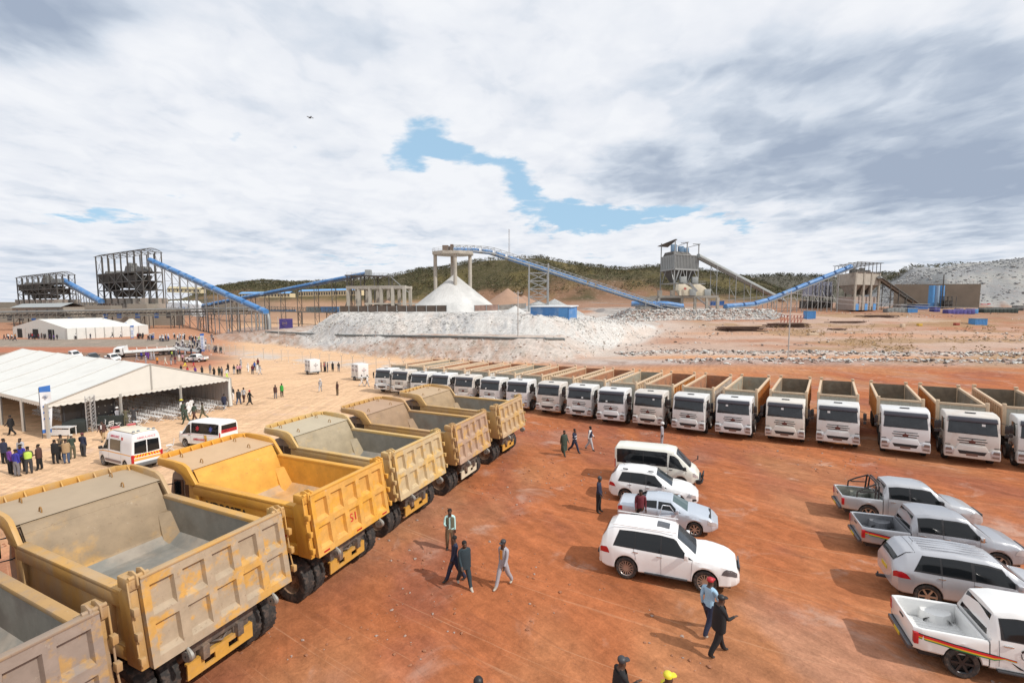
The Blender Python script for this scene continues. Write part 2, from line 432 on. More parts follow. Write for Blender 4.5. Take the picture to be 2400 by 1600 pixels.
def soil_colour(X, Y, Z):
    u = X/np.maximum(Y, 1); D = np.hypot(X, Y)
    n1 = fbm(X*.06, Y*.06, 5, 51); n2 = fbm(X*.35, Y*.22, 4, 52); n3 = fbm(X*1.1, Y*1.1, 3, 53)
    red = np.array([.49, .165, .068]); dred = np.array([.36, .125, .075]); tan = np.array([.83, .55, .34]); ora = np.array([.66, .33, .16])
    wht = np.array([.66, .61, .56]); gry = np.array([.42, .42, .43]); mau = np.array([.45, .24, .17]); dry = np.array([.42, .27, .15]); olv = np.array([.085, .078, .038])
    def mx(a, b, w): w = np.clip(w, 0, 1)[:, None]; return a*(1-w)+b*w
    c = mx(np.tile(red, (len(X), 1)), np.tile(dred, (len(X), 1)), sst(.45, .7, n2)*.7)
    c = mx(c, mau, sst(.48, .66, n1)*.6*sst(70, 20, Y))
    c = mx(c, np.array([.54, .25, .12]), sst(.48, .66, fbm(X*.13, Y*.09, 4, 57))*.65)
    c = mx(c, np.array([.50, .33, .27]), sst(.60, .74, fbm(X*.22, Y*.16, 5, 58))*.30)
    # pale compacted ground to the left
    c = mx(c, tan, sst(-.02, -.28, u+.10*(n1-.5)+.0015*(60-Y))*sst(14, 34, Y + 12*(n1-.5)-.2*X))
    c = mx(c, ora, sst(40, 75, Y-.45*X+8*(n1-.5))*sst(.15, -.1, u-.5)*.8*sst(-.3, .0, u))
    c = mx(c, ora, sst(62, 84, Y-.2*X)*sst(-.25, 0, u)*.8)
    # whitish strip beyond the fence and by the trailers
    sW = np.exp(-((Y-(92-.62*(X+20)))/6.0)**2)*sst(-8, -22, X)*sst(-105, -80, X)
    c = mx(c, wht, sW*sst(.38, .55, n2)*.85)
    # red road in the left middle distance
    wl = sst(-.55, -.68, u)
    c = mx(c, np.array([.50, .20, .12]), wl*sst(88, 104, Y))
    c = mx(c, np.array([.34, .30, .25]), wl*sst(130, 133, Y)*sst(147, 143, Y)*.95)
    c = mx(c, np.array([.27, .20, .15]), wl*sst(109, 111, Y)*sst(119, 117, Y)*.8)
    c = mx(c, np.array([.58, .30, .18]), wl*sst(145, 148, Y)*.9)
    # right-hand fields
    wr = sst(.0, .2, u)*sst(78, 92, Y)
    f = sst(.38, .60, fbm(X*.025, Y*.07, 4, 61))
    c = mx(c, np.array([.44, .21, .13]), wr*.85)
    c = mx(c, np.array([.60, .47, .39]), wr*f*.75)
    c = mx(c, wht, wr*np.exp(-((Y-(118-.10*X))/7)**2)*.85)
    c = mx(c, np.array([.55, .49, .46]), wr*np.exp(-((Y-(97-.06*X))/6)**2)*.85)
    c = mx(c, np.array([.25, .13, .09]), wr*np.exp(-((Y-(97-.06*X))/5)**2)*sst(.5, .62, n2)*.8)
    rd = np.exp(-((Y-(108-.08*X))/4.2)**2)*sst(15, 30, X)
    c = mx(c, ora, rd*.95)
    rd = np.exp(-((Y-(150+.05*X+6*np.sin(X*.03)))/5.5)**2)*sst(28, 45, X)
    c = mx(c, np.array([.60, .34, .21]), rd*.8)
    c = mx(c, dry, wr*sst(60, 90, X)*sst(.52, .62, fbm(X*.04, Y*.12, 4, 66))*.8)
    # embankment and pile
    d1 = sdpoly(X, Y, P1); d2 = sdpoly(X, Y, P2); st = fbm(X*.5+Z*1.5, Y*.5+Z*.5, 4, 70)
    on1 = sst(-1.0, 1.5, d1 + 3*(n2-.5))
    low = np.array([.62, .53, .47])
    lc = mx(np.tile(low, (len(X), 1)), np.array([.46, .28, .19]), sst(.46, .64, st)*.75)
    lc = mx(lc, np.array([.34, .31, .26]), sst(.55, .7, fbm(X*.9, Y*.9, 3, 71))*.5)
    lc = mx(lc, wht, sst(-30, 25, X)*.55)
    lc = mx(lc, np.array([.42, .25, .18]), sst(-84, -104, X)*.6)
    c = c*(1-on1[:, None]) + lc*on1[:, None]
    on2 = sst(-3, 0, d2)
    rocky = sst(-30, -18, X)*sst(8, -4, X)*sst(.35, .5, fbm(X*.15, Y*.15, 3, 73)+.12)
    rocky = np.maximum(rocky, sst(-62, -52, X)*sst(-36, -48, X)*sst(7.2, 3.5, Z))
    pc = mx(np.tile(np.array([.68, .66, .63]), (len(X), 1)), np.array([.52, .52, .52]), rocky*sst(.35, .6, fbm(X*1.2, Y*1.2, 3, 74))*.95)
    pc = mx(pc, np.array([.72, .60, .52]), sst(.55, .7, n2)*.35)
    c = c*(1-on2[:, None]) + pc*on2[:, None]
    # beyond the pile right: pale
    c = mx(c, np.array([.66, .56, .49]), np.exp(-(d1/10)**2)*(d1 < 0)*sst(10, 25, X)*.8)
    d3 = sdpoly(X, Y, PR)
    c = mx(c, np.array([.58, .54, .50]), sst(-3, 0, d3)*.9)
    d4 = sdpoly(X, Y, PG)
    gc = mx(np.tile(np.array([.35, .36, .37]), (len(X), 1)), np.array([.26, .28, .29]), sst(.45, .65, fbm(X*.06, Y*.06, 5, 81))*.8)
    gc = mx(gc, np.array([.50, .50, .47]), sst(.5, .65, fbm(X*.03, Y*.1, 4, 82))*.6)
    on4 = sst(-4, 2, d4); c = c*(1-on4[:, None]) + gc*on4[:, None]
    # plain and hills
    c = mx(c, np.array([.36, .21, .14]), sst(250, 330, D)*(on4 < .5)*.8)
    c = mx(c, np.array([.15, .13, .10]), sst(330, 520, D)*sst(-.45, -.6, u)*.95)
    hill = sst(7.5, 14, Z)*sst(400, 470, D)*(on4 < .5)
    hc = mx(np.tile(olv, (len(X), 1)), np.array([.30, .17, .11]), sst(.45, .62, fbm(X*.015, Y*.015, 5, 91))*.85*sst(46, 18, Z))
    hc = mx(hc, np.array([.20, .16, .06]), sst(.5, .7, fbm(X*.03, Y*.03, 4, 92))*.5)
    c = c*(1-hill[:, None]) + hc*hill[:, None]
    c = mx(c, np.array([.13, .13, .11]), sst(900, 1400, D)*.9)
    g_ = c.mean(1, keepdims=True)
    return (g_+(c-g_)*1.0)*.765

na, nr = 620, 560
ang = np.concatenate([np.linspace(R(-62), R(62), na), np.linspace(R(64), R(296), 60)])
rad = np.concatenate([[0.0], np.geomspace(4.0, 9000.0, nr)])
A_, R_ = np.meshgrid(ang, rad)
GX = (R_*np.sin(A_)).ravel(); GY = (R_*np.cos(A_)).ravel()
GZ = ground(GX, GY)
GZ = np.where(np.hypot(GX, GY) > 2600, np.minimum(GZ, 4.0), GZ)
nA = len(ang); nR = len(rad)
i, j = np.meshgrid(np.arange(nR-1), np.arange(nA), indexing='ij')
j2 = (j+1) % nA
fa = np.stack([i*nA+j, (i+1)*nA+j, (i+1)*nA+j2, i*nA+j2], -1).reshape(-1, 4)
me = bpy.data.meshes.new('ground')
me.vertices.add(len(GX)); me.vertices.foreach_set('co', np.stack([GX, GY, GZ], -1).ravel())
me.loops.add(fa.size); me.loops.foreach_set('vertex_index', fa[:, ::-1].ravel())
me.polygons.add(len(fa)); me.polygons.foreach_set('loop_start', np.arange(len(fa))*4); me.polygons.foreach_set('loop_total', np.full(len(fa), 4))
me.update(); me.validate()
ca = me.color_attributes.new('soil', 'FLOAT_COLOR', 'POINT')
cc = np.ones((len(GX), 4), np.float32); cc[:, :3] = np.clip(soil_colour(GX, GY, GZ), 0, 1)
ca.data.foreach_set('color', cc.ravel())
me.polygons.foreach_set('use_smooth', np.ones(len(fa), bool))
gob = bpy.data.objects.new('ground', me); C.objects.link(gob); gob['kind'] = 'structure'
gm = bpy.data.materials.new('earth'); gm.use_nodes = True
t = gm.node_tree; b = t.nodes['Principled BSDF']
b.inputs['Roughness'].default_value = 0.95; b.inputs['Specular IOR Level'].default_value = 0.12
col = N(t, 'ShaderNodeAttribute', attribute_name='soil').outputs['Color']
pos = N(t, 'ShaderNodeNewGeometry').outputs['Position']
nA_ = Noise(t, pos, 0.33, 8, 0.62, 0.6); nB_ = Noise(t, pos, 2.1, 8, 0.65, 0.4); nC_ = Noise(t, pos, 11.0, 5, 0.7)
def arcs(cx, cy, fr, seed):
    d = VMth(t, 'SUBTRACT', pos, (cx, cy, 0)); sp = N(t, 'ShaderNodeSeparateXYZ', ins={0: d})
    rr = Mth(t, 'SQRT', Mth(t, 'ADD', Mth(t, 'MULTIPLY', sp.outputs[0], sp.outputs[0]), Mth(t, 'MULTIPLY', sp.outputs[1], sp.outputs[1])))
    an = Mth(t, 'ARCTAN2', sp.outputs[1], sp.outputs[0])
    return Noise(t, N(t, 'ShaderNodeCombineXYZ', ins={0: Mth(t, 'MULTIPLY', rr, fr), 1: Mth(t, 'MULTIPLY', an, 7.0), 2: seed}).outputs[0], 1.0, 7, .66, .6)
nT = Mth(t, 'MULTIPLY', Mth(t, 'ADD', arcs(-40, -30, 1.5, 0.0), arcs(90, 60, 1.7, 4.0)), .5)
def grey(f): return N(t, 'ShaderNodeCombineXYZ', ins={0: f, 1: f, 2: f}).outputs[0]
c0 = MixC(t, 1.0, col, grey(MapR(t, nB_, .3, .7, .80, 1.18, False)), 'MULTIPLY')
c0 = MixC(t, 1.0, c0, grey(MapR(t, nT, .36, .64, .76, 1.22, False)), 'MULTIPLY')
c0 = MixC(t, 1.0, c0, grey(MapR(t, nC_, .3, .7, .86, 1.12, False)), 'MULTIPLY')
c0 = MixC(t, MapR(t, nA_, .56, .70, 0, .40), c0, (.55, .40, .33, 1))
tl = MapR(t, arcs(-70, -55, 5.5, 9.0), .56, .64, 0, .30); tl = Mth(t, 'MULTIPLY', tl, MapR(t, nA_, .40, .60))
c0 = MixC(t, tl, c0, (.17, .07, .04, 1))
tl2 = Mth(t, 'MULTIPLY', MapR(t, arcs(60, 110, 6.5, 3.0), .57, .65, 0, .28), MapR(t, nA_, .62, .45)); c0 = MixC(t, tl2, c0, (.62, .38, .24, 1))
dk = Noise(t, pos, 3.3, 6, .7, .8)
c0 = MixC(t, MapR(t, dk, .60, .68, 0, .38), c0, (.20, .08, .05, 1))
t.links.new(c0, b.inputs['Base Color'])
bmp = N(t, 'ShaderNodeBump', ins={'Strength': .55, 'Distance': .07, 'Height': Mth(t, 'ADD', nB_, Mth(t, 'MULTIPLY', nC_, .45))})
t.links.new(bmp.outputs[0], b.inputs['Normal'])
me.materials.append(gm)
# ------------------------------------------------------------------ materials shared by vehicles
RUB = mat('rubber', (.028, .026, .025), .85, var=.25, vs=6, col2=(.16, .11, .085), c2amt=.5, bump=.004, bs=60)
DKM = mat('dark_metal', (.045, .045, .05), .6, var=.2)
CHS = mat('chassis_metal', (.10, .085, .075), .7, var=.3, col2=(.28, .19, .13), c2amt=.6)
GLS = mat('window_glass', (.010, .012, .014), .07, spec=.4)
GLS2 = mat('dusty_windscreen_glass', (.030, .036, .042), .12, spec=.45, var=.25, vs=1.2)
CHR = mat('chrome', (.72, .72, .72), .22, 1.0)
REDL = mat('red_lamp', (.42, .012, .018), .2, coat=.4)
AMB = mat('amber_lamp', (.65, .16, .02), .3, coat=.3)
LMP = mat('headlamp_glass', (.52, .53, .55), .12, .35, coat=.5)
BLK = mat('black_plastic', (.02, .02, .022), .5)
WHT = mat('white_paint', (.72, .72, .71), .32, coat=.35, var=.03, vs=.8)

def tyre(parent, x, y, z, r, w, side, rim_m, name='wheel', dual=False, lug=0, rim='rim', rimr=.58, axis='x'):
    """one wheel: tyre mesh, and the rim as its child; side = +1/-1 is the outer side along the axle"""
    b = MB()
    pr = [(r*rimr, -w*.42), (r*.86, -w*.5), (r*.96, -w*.47), (r, -w*.36), (r, w*.36), (r*.96, w*.47), (r*.86, w*.5), (r*rimr, w*.42)]
    b.lathe(pr, (0, 0, 0), axis, 28)
    if lug:
        for k in range(lug):
            a = 2*PI*k/lug
            for sgn in (-1, 1):
                o = 0.0 if sgn > 0 else PI/lug
                ca_, sa_ = math.cos(a+o), math.sin(a+o)
                p = [Vector((sgn*w*.06, ca_*r*1.0, sa_*r*1.0)), Vector((sgn*w*.47, ca_*r*.985, sa_*r*.985))]
                if axis == 'y': p = [Vector((q.y, q.x, q.z)) for q in p]
                b.beam(p[0], p[1], r*.075, r*.018, up=(0, ca_, sa_) if axis == 'x' else (ca_, 0, sa_))
    t = b.build(name, RUB, parent, smooth=35)
    t.location = (x, y, z)
    c = MB(); s = side
    c.lathe([(0.001, s*w*.10 if dual else s*w*.30), (r*.20, s*w*.12 if dual else s*w*.30), (r*.24, s*w*.0), (r*.44, -s*w*.05 if not dual else s*w*.02), (r*rimr*.93, s*w*.34), (r*rimr, s*w*.42)], (0, 0, 0), axis, 20)
    for k in range(8):
        a = 2*PI*k/8; rr = r*.33
        c0 = (s*w*.02, rr*math.cos(a), rr*math.sin(a)) if axis == 'x' else (rr*math.cos(a), s*w*.02, rr*math.sin(a))
        c.lathe([(r*.03, -.02), (r*.03, s*.05), (0.001, s*.05)], c0, axis, 6)
    c.build(rim, rim_m, t, smooth=35)
    return t

# ------------------------------------------------------------------ processing plant
def at(px, py, Y):
    a = (px-1200)/F_PX; b = (800-py)/F_PX; c, s = math.cos(PITCH), math.sin(PITCH)
    k = Y/(c+b*s); return Vector((a*k, Y, 10+(-s+b*c)*k))
BLUE = mat('blue_cover', (.06, .20, .46), .5, var=.15, vs=.3, col2=(.24, .34, .48), c2amt=.55)
STL = mat('galvanised_steel', (.30, .31, .31), .55, .3, var=.1, vs=.3)
DST = mat('weathered_steel', (.085, .082, .078), .7, .1, var=.2, vs=.3, col2=(.16, .14, .12), c2amt=.5)
CON = mat('concrete', (.40, .37, .32), .85, var=.10, vs=.25, col2=(.26, .235, .20), c2amt=.5)
DCON = mat('stained_concrete', (.27, .25, .22), .85, var=.18, vs=.2, col2=(.34, .26, .21), c2amt=.5)
GCOV = mat('grey_cover', (.30, .32, .32), .55, var=.1, vs=.2)
DBLU = mat('dark_blue_sheet', (.03, .10, .30), .5, var=.12, vs=.3)
LBLU = mat('light_blue_sheet', (.08, .26, .55), .5, var=.1, vs=.3)
def posts(mb, p, w, h, zb, n=2, lat=True, t=.28, dirv=(1, 0, 0)):
    """a two-legged trestle under point p, spread h across, down to zb"""
    d = Vector(dirv).normalized(); a = p-d*w/2; b = p+d*w/2
    a2 = Vector((a.x, a.y, zb)); b2 = Vector((b.x, b.y, zb))
    mb.beam(a, a2, t); mb.beam(b, b2, t)
    if lat:
        L = p.z-zb; k = max(2, int(L/max(w*1.4, 2.2)))
        for i in range(k):
            z0, z1 = zb+L*i/k, zb+L*(i+1)/k
            f = i % 2
            mb.beam((a.x, a.y, z0) if f else (b.x, b.y, z0), (b.x, b.y, z1) if f else (a.x, a.y, z1), t*.5)
            mb.beam((a.x, a.y, z1), (b.x, b.y, z1), t*.5)
def conveyor(name, pts, label, cover, rad=1.0, deckw=2.6, gaps=(), legs=(), leg_zb=None, rail=True, covm=None, steel=STL, sidetruss=False, half=False, group=None, cov_rng=(0, 1)):
    """pts: deck centre line; cover: round tube on the deck in lengths; legs: fractions along the line"""
    pts = [Vector(p) for p in pts]
    L = [0]
    for a, b in zip(pts[:-1], pts[1:]): L.append(L[-1]+(b-a).length)
    def P(f):
        s_ = f*L[-1]
        for i in range(len(pts)-1):
            if s_ <= L[i+1] or i == len(pts)-2: return pts[i].lerp(pts[i+1], (s_-L[i])/(L[i+1]-L[i]))
    base = pts[0].copy(); base.z = gz(base.x, base.y)
    e = empty(name, (0, 0, 0)); tag(e, label, 'conveyor', group)
    dd = (pts[-1]-pts[0]); dd.z = 0; dd.normalize(); side = Vector((-dd.y, dd.x, 0))
    b = MB()
    for a, c in zip(pts[:-1], pts[1:]):
        for s in (-1, 1):
            b.beam(a+side*s*deckw/2, c+side*s*deckw/2, .16, .42)
        b.beam(a+Vector((0, 0, .08)), c+Vector((0, 0, .08)), deckw, .10)
    n = int(L[-1]/3.0)
    for i in range(n): p = P(i/n); b.beam(p-side*deckw/2-Vector((0, 0, .15)), p+side*deckw/2-Vector((0, 0, .15)), .12)
    b.build('deck', steel, e)
    if covm is not None:
        b = MB(); f0 = cov_rng[0]; gs = sorted(gaps)+[cov_rng[1]]
        for g in gs:
            f1 = g-.004; k = 6
            cs = [P(f0+(f1-f0)*i/k)+Vector((0, 0, rad*.62)) for i in range(k+1)]
            if f1 > f0: b.tube(cs, rad, 14, caps=True)
            f0 = g+.012
        b.build('cover', covm, e, smooth=40)
    if rail:
        b = MB()
        for s in ((-1, 1)):
            o = side*s*(deckw/2)
            for hgt in (.55, 1.1):
                for a, c in zip(pts[:-1], pts[1:]): b.beam(a+o+Vector((0, 0, hgt)), c+o+Vector((0, 0, hgt)), .05)
            m_ = int(L[-1]/2.2)
            for i in range(m_+1): p = P(i/m_)+o; b.beam(p, p+Vector((0, 0, 1.1)), .05)
        b.build('handrail', steel, e)
    if sidetruss:
        b = MB(); m_ = int(L[-1]/2.6)
        for s in (-1, 1):
            o = side*s*(deckw/2+.02)
            for i in range(m_):
                p, q = P(i/m_)+o, P((i+1)/m_)+o; up = Vector((0, 0, 2.0))
                b.beam(p, p+up, .14); b.beam(p+up, q+up, .14); b.beam(p, q+up, .11)
                if s > 0: b.beam(P(i/m_)-side*(deckw/2)+up, P(i/m_)+side*(deckw/2)+up, .08)
        b.build('truss', steel, e)
    for f in legs:
        p = P(f)-Vector((0, 0, .25)); zb = gz(p.x, p.y)-.3
        if p.z-zb < .8: continue
        b = MB(); posts(b, p, deckw*1.05, 0, zb, dirv=side, t=.26)
        b.build('trestle', steel, e)
    return e

# --- centre: belt to the concrete stacking tower
TY = 165
pA = [at(1058, 589, TY), at(1112, 590, TY+4), at(1150, 594, TY+7), at(1562, 726, 214)]
cA = conveyor('belt_conveyor', pA, 'long conveyor with blue cover descending right from the concrete stacking tower', None, rad=.8, deckw=3.4, gaps=(.10, .15, .20, .56, .60), legs=(.86, .93), covm=BLUE, sidetruss=True, rail=False)
b = MB(); pT = at(1262, 637, 180)
for s in (-1, 1):
    for d_ in (-1, 1):
        x_, y_ = pT.x+s*3.6, pT.y+d_*2.0; b.beam((x_, y_, 5.0), (x_, y_, pT.z+(3.0 if d_ < 0 else -.4)), .55)
for k in range(5):
    z0, z1 = 6+k*3.0, 9+k*3.0
    if z1 > pT.z: break
    for d_ in (-1, 1):
        a_, b_ = (pT.x-3.6, pT.y+d_*2), (pT.x+3.6, pT.y+d_*2)
        b.beam((*a_, z0), (*b_, z1), .2); b.beam((*b_, z0), (*a_, z1), .2); b.beam((*a_, z1), (*b_, z1), .25)
    for s in (-1, 1): b.beam((pT.x+s*3.6, pT.y-2, z0), (pT.x+s*3.6, pT.y+2, z1), .2)
tag(b.build('support_tower', STL), 'lattice steel tower carrying the middle of the blue stacking conveyor', 'steel tower')
# stacking tower
e = empty('stacking_tower', (0, 0, 0)); tag(e, 'round-legged concrete tower above the white cone of ore', 'concrete tower')
ctr = at(1062, 598, TY); zt_ = ctr.z
cols = [(-6.0, -1.5), (-.8, 4.0), (1.2, -4.5), (5.8, .5)]
for i_, (ox, oy) in enumerate(cols): MB().tube([(ctr.x+ox, ctr.y+oy, 5), (ctr.x+ox, ctr.y+oy, zt_)], .62, 14).build('column', CON, e, smooth=40)
MB().prism([(ctr.x+a*7.4, ctr.y+b_*6.2) for a, b_ in [(math.cos(PI*k/4+.39), math.sin(PI*k/4+.39)) for k in range(8)]], zt_, zt_+1.1, 'z').build('platform', CON, e, bevel=.05)
MB().beam((ctr.x+1.2, ctr.y-4.5, zt_-11.2), (ctr.x+5.8, ctr.y+.5, zt_-11.2), .9, 1.2).build('tie_beam', CON, e)
b = MB()
for k in range(8):
    a1, a2 = PI*k/4+.39, PI*(k+1)/4+.39
    for hh in (1.65, 2.2): b.beam((ctr.x+7.2*math.cos(a1), ctr.y+6*math.sin(a1), zt_+hh), (ctr.x+7.2*math.cos(a2), ctr.y+6*math.sin(a2), zt_+hh), .06)
    for q in range(3): a = a1+(a2-a1)*q/3; b.beam((ctr.x+7.2*math.cos(a), ctr.y+6*math.sin(a), zt_+1.1), (ctr.x+7.2*math.cos(a), ctr.y+6*math.sin(a), zt_+2.2), .06)
b.build('handrail', STL, e)
b = MB(); b.box(ctr.x-3.6, ctr.x-1.6, ctr.y-1, ctr.y+1, zt_+1.1, zt_+3.3); b.tube([(ctr.x-1.6, ctr.y, zt_+2.3), (ctr.x+.2, ctr.y, zt_+2.4)], .8, 12); b.box(ctr.x-.8, ctr.x+.2, ctr.y-1.3, ctr.y+1.3, zt_+1.1, zt_+3.6)
b.build('drive_unit', mat('drive_brown', (.16, .11, .08), .6), e)
# ore cone
def heap(name, cx, cy, zb, h, r, m, label, cat='heap', seed=1, n=56, k=22, power=1.0, ex=1.0, stretch=1.0):
    rows = []
    for i in range(k+1):
        f = i/k; row = []
        for j in range(n):
            a = 2*PI*j/n; rr = r*f*(1+.07*(fbm(np.array([math.cos(a)*1.5+seed]), np.array([math.sin(a)*1.5]), 3, seed)[0]-.5)*f)
            z = zb+h*(1-f**power*1.0)+.35*(float(fbm(np.array([math.cos(a)*6*f+seed]), np.array([math.sin(a)*6*f]), 4, seed+3)[0])-.5)*f*(1 if h < 8 else 1.2)
            row.append((cx+rr*math.cos(a)*ex, cy+rr*math.sin(a), z-(1.2 if i == k else 0)))
        rows.append(row)
    o = MB().grid(rows, closed=True).build(name, m, None, smooth=60)
    tag(o, label, cat); return o
ORE = mat('white_ore', (.56, .555, .54), .95, var=.09, vs=.12, col2=(.43, .43, .42), c2amt=.8, thr=(.42, .62), bump=.15, bs=1.2, stretch=(1, 1, .12))
BRN = mat('brown_fines', (.34, .215, .15), .95, var=.07, vs=.12, bump=.15, bs=1.2)
GRV = mat('grey_gravel', (.36, .37, .37), .95, var=.3, vs=.6, bump=.3, bs=1.5)
ap = at(1065, 641, TY); heap('ore_heap', ap.x, ap.y, 6.0, ap.z-6.0, 17.6, ORE, 'tall white cone of crushed ore under the concrete tower', seed=3, power=.96)
for (px, py, Y, h, r, m, lb, ex) in [(1190, 675, 250, 10, 13, BRN, 'brown heap of fines to the right of the white cone', 1.1), (1228, 692, 255, 6, 10, BRN, 'lower brown heap joined to the right of the brown one', 1.2), (905, 702, 215, 6.5, 11, BRN, 'brown heap behind the unfinished concrete frame', 1.3), (1207, 716, 148, 3.6, 5.0, ORE, 'small white heap in front of the right retaining panels', 1.2),
                                   (1262, 706, 225, 6.0, 10, GRV, 'grey gravel heap behind the lattice support tower', 1.5), (1300, 700, 240, 8, 12, GRV, 'larger grey gravel heap right of the lattice support tower', 1.3), (962, 715, 196, 4, 9, GRV, 'low grey heap between the concrete frame and the white cone', 1.3)]:
    p = at(px, py, Y); heap('spoil_heap', p.x, p.y, p.z-h, h, r, m, lb, seed=int(px), ex=ex)
# retaining panels on the platform
def wall_run(p, q, h, m, label, name='retaining_wall'):
    b = MB(); b.beam(p+Vector((0, 0, h/2)), q+Vector((0, 0, h/2)), .4, h); w = b.build(name, m); n = int((q-p).length/3.2)
    for i in range(n+1): c = p.lerp(q, i/n)
    c2 = MB()
    for i in range(n+1): c = p.lerp(q, i/n); c2.box(c.x-.12, c.x+.12, c.y-.32, c.y-.2, c.z, c.z+h+.05)
    c2.build('post', STL, w); return tag(w, label, 'wall')
a_ = at(797, 731, 150); b_ = at(1047, 730, 143); wall_run(a_, b_, 1.9, mat('rusty_panels', (.10, .075, .06), .8, var=.3, vs=.2), 'dark panel wall along the pile top, left of the white cone')
a_ = at(1112, 729, 146); b_ = at(1168, 727, 148); wall_run(a_, b_, 1.8, mat('rusty_panels_light', (.26, .17, .14), .8, var=.4, vs=.25), 'reddish grey panel wall on the pile top, right of the white cone')
a_ = at(1168, 727, 149); b_ = at(1232, 722, 152); wall_run(a_, b_, 1.6, mat('grey_panels', (.22, .20, .18), .8, var=.3, vs=.25), 'short weathered panel wall just left of the small white heap')
# blue shed
e = empty('blue_shed', (0, 0, 0)); tag(e, 'blue sheet-metal shed on the white pile in front of the lattice tower', 'shed')
a_, b_, c_ = at(1243, 742, 132), at(1333, 748, 126), at(1352, 746, 133)
zl = 5.0
top = {0: at(1243, 717, 132).z, 1: at(1333, 715, 126).z, 2: at(1352, 713, 133).z}
MB().hexa([(a_.x, a_.y, zl), (b_.x, b_.y, zl), (c_.x, c_.y, zl), (a_.x+(c_-b_).x, a_.y+(c_-b_).y, zl), (a_.x, a_.y, top[0]-.3), (b_.x, b_.y, top[0]-.3), (c_.x, c_.y, top[0]-.1), (a_.x+(c_-b_).x, a_.y+(c_-b_).y, top[0]-.1)]).build('wall', BLUE, e)
o = (c_-b_); o.z = 0
MB().hexa([(a_.x-.4, a_.y-.5, top[0]-.28), (b_.x+.4, b_.y-.5, top[0]-.28), (c_.x+.5, c_.y+.3, top[0]-.08), (a_.x+o.x, a_.y+o.y+.3, top[0]-.08), (a_.x-.4, a_.y-.5, top[0]), (b_.x+.4, b_.y-.5, top[0]), (c_.x+.5, c_.y+.3, top[0]+.2), (a_.x+o.x, a_.y+o.y+.3, top[0]+.2)]).build('roof', mat('white_sheet', (.66, .68, .70), .5), e)
MB().hexa([(a_.lerp(b_, .74).x, a_.lerp(b_, .74).y-.02, zl), (b_.x-.3, b_.y-.02, zl), (b_.x-.3, b_.y+.02, zl), (a_.lerp(b_, .74).x, a_.lerp(b_, .74).y+.05, zl), (a_.lerp(b_, .74).x, a_.lerp(b_, .74).y-.03, top[0]-.5), (b_.x-.3, b_.y-.03, top[0]-.5), (b_.x-.3, b_.y+.02, top[0]-.5), (a_.lerp(b_, .74).x, a_.lerp(b_, .74).y+.05, top[0]-.5)]).build('door', LBLU, e)

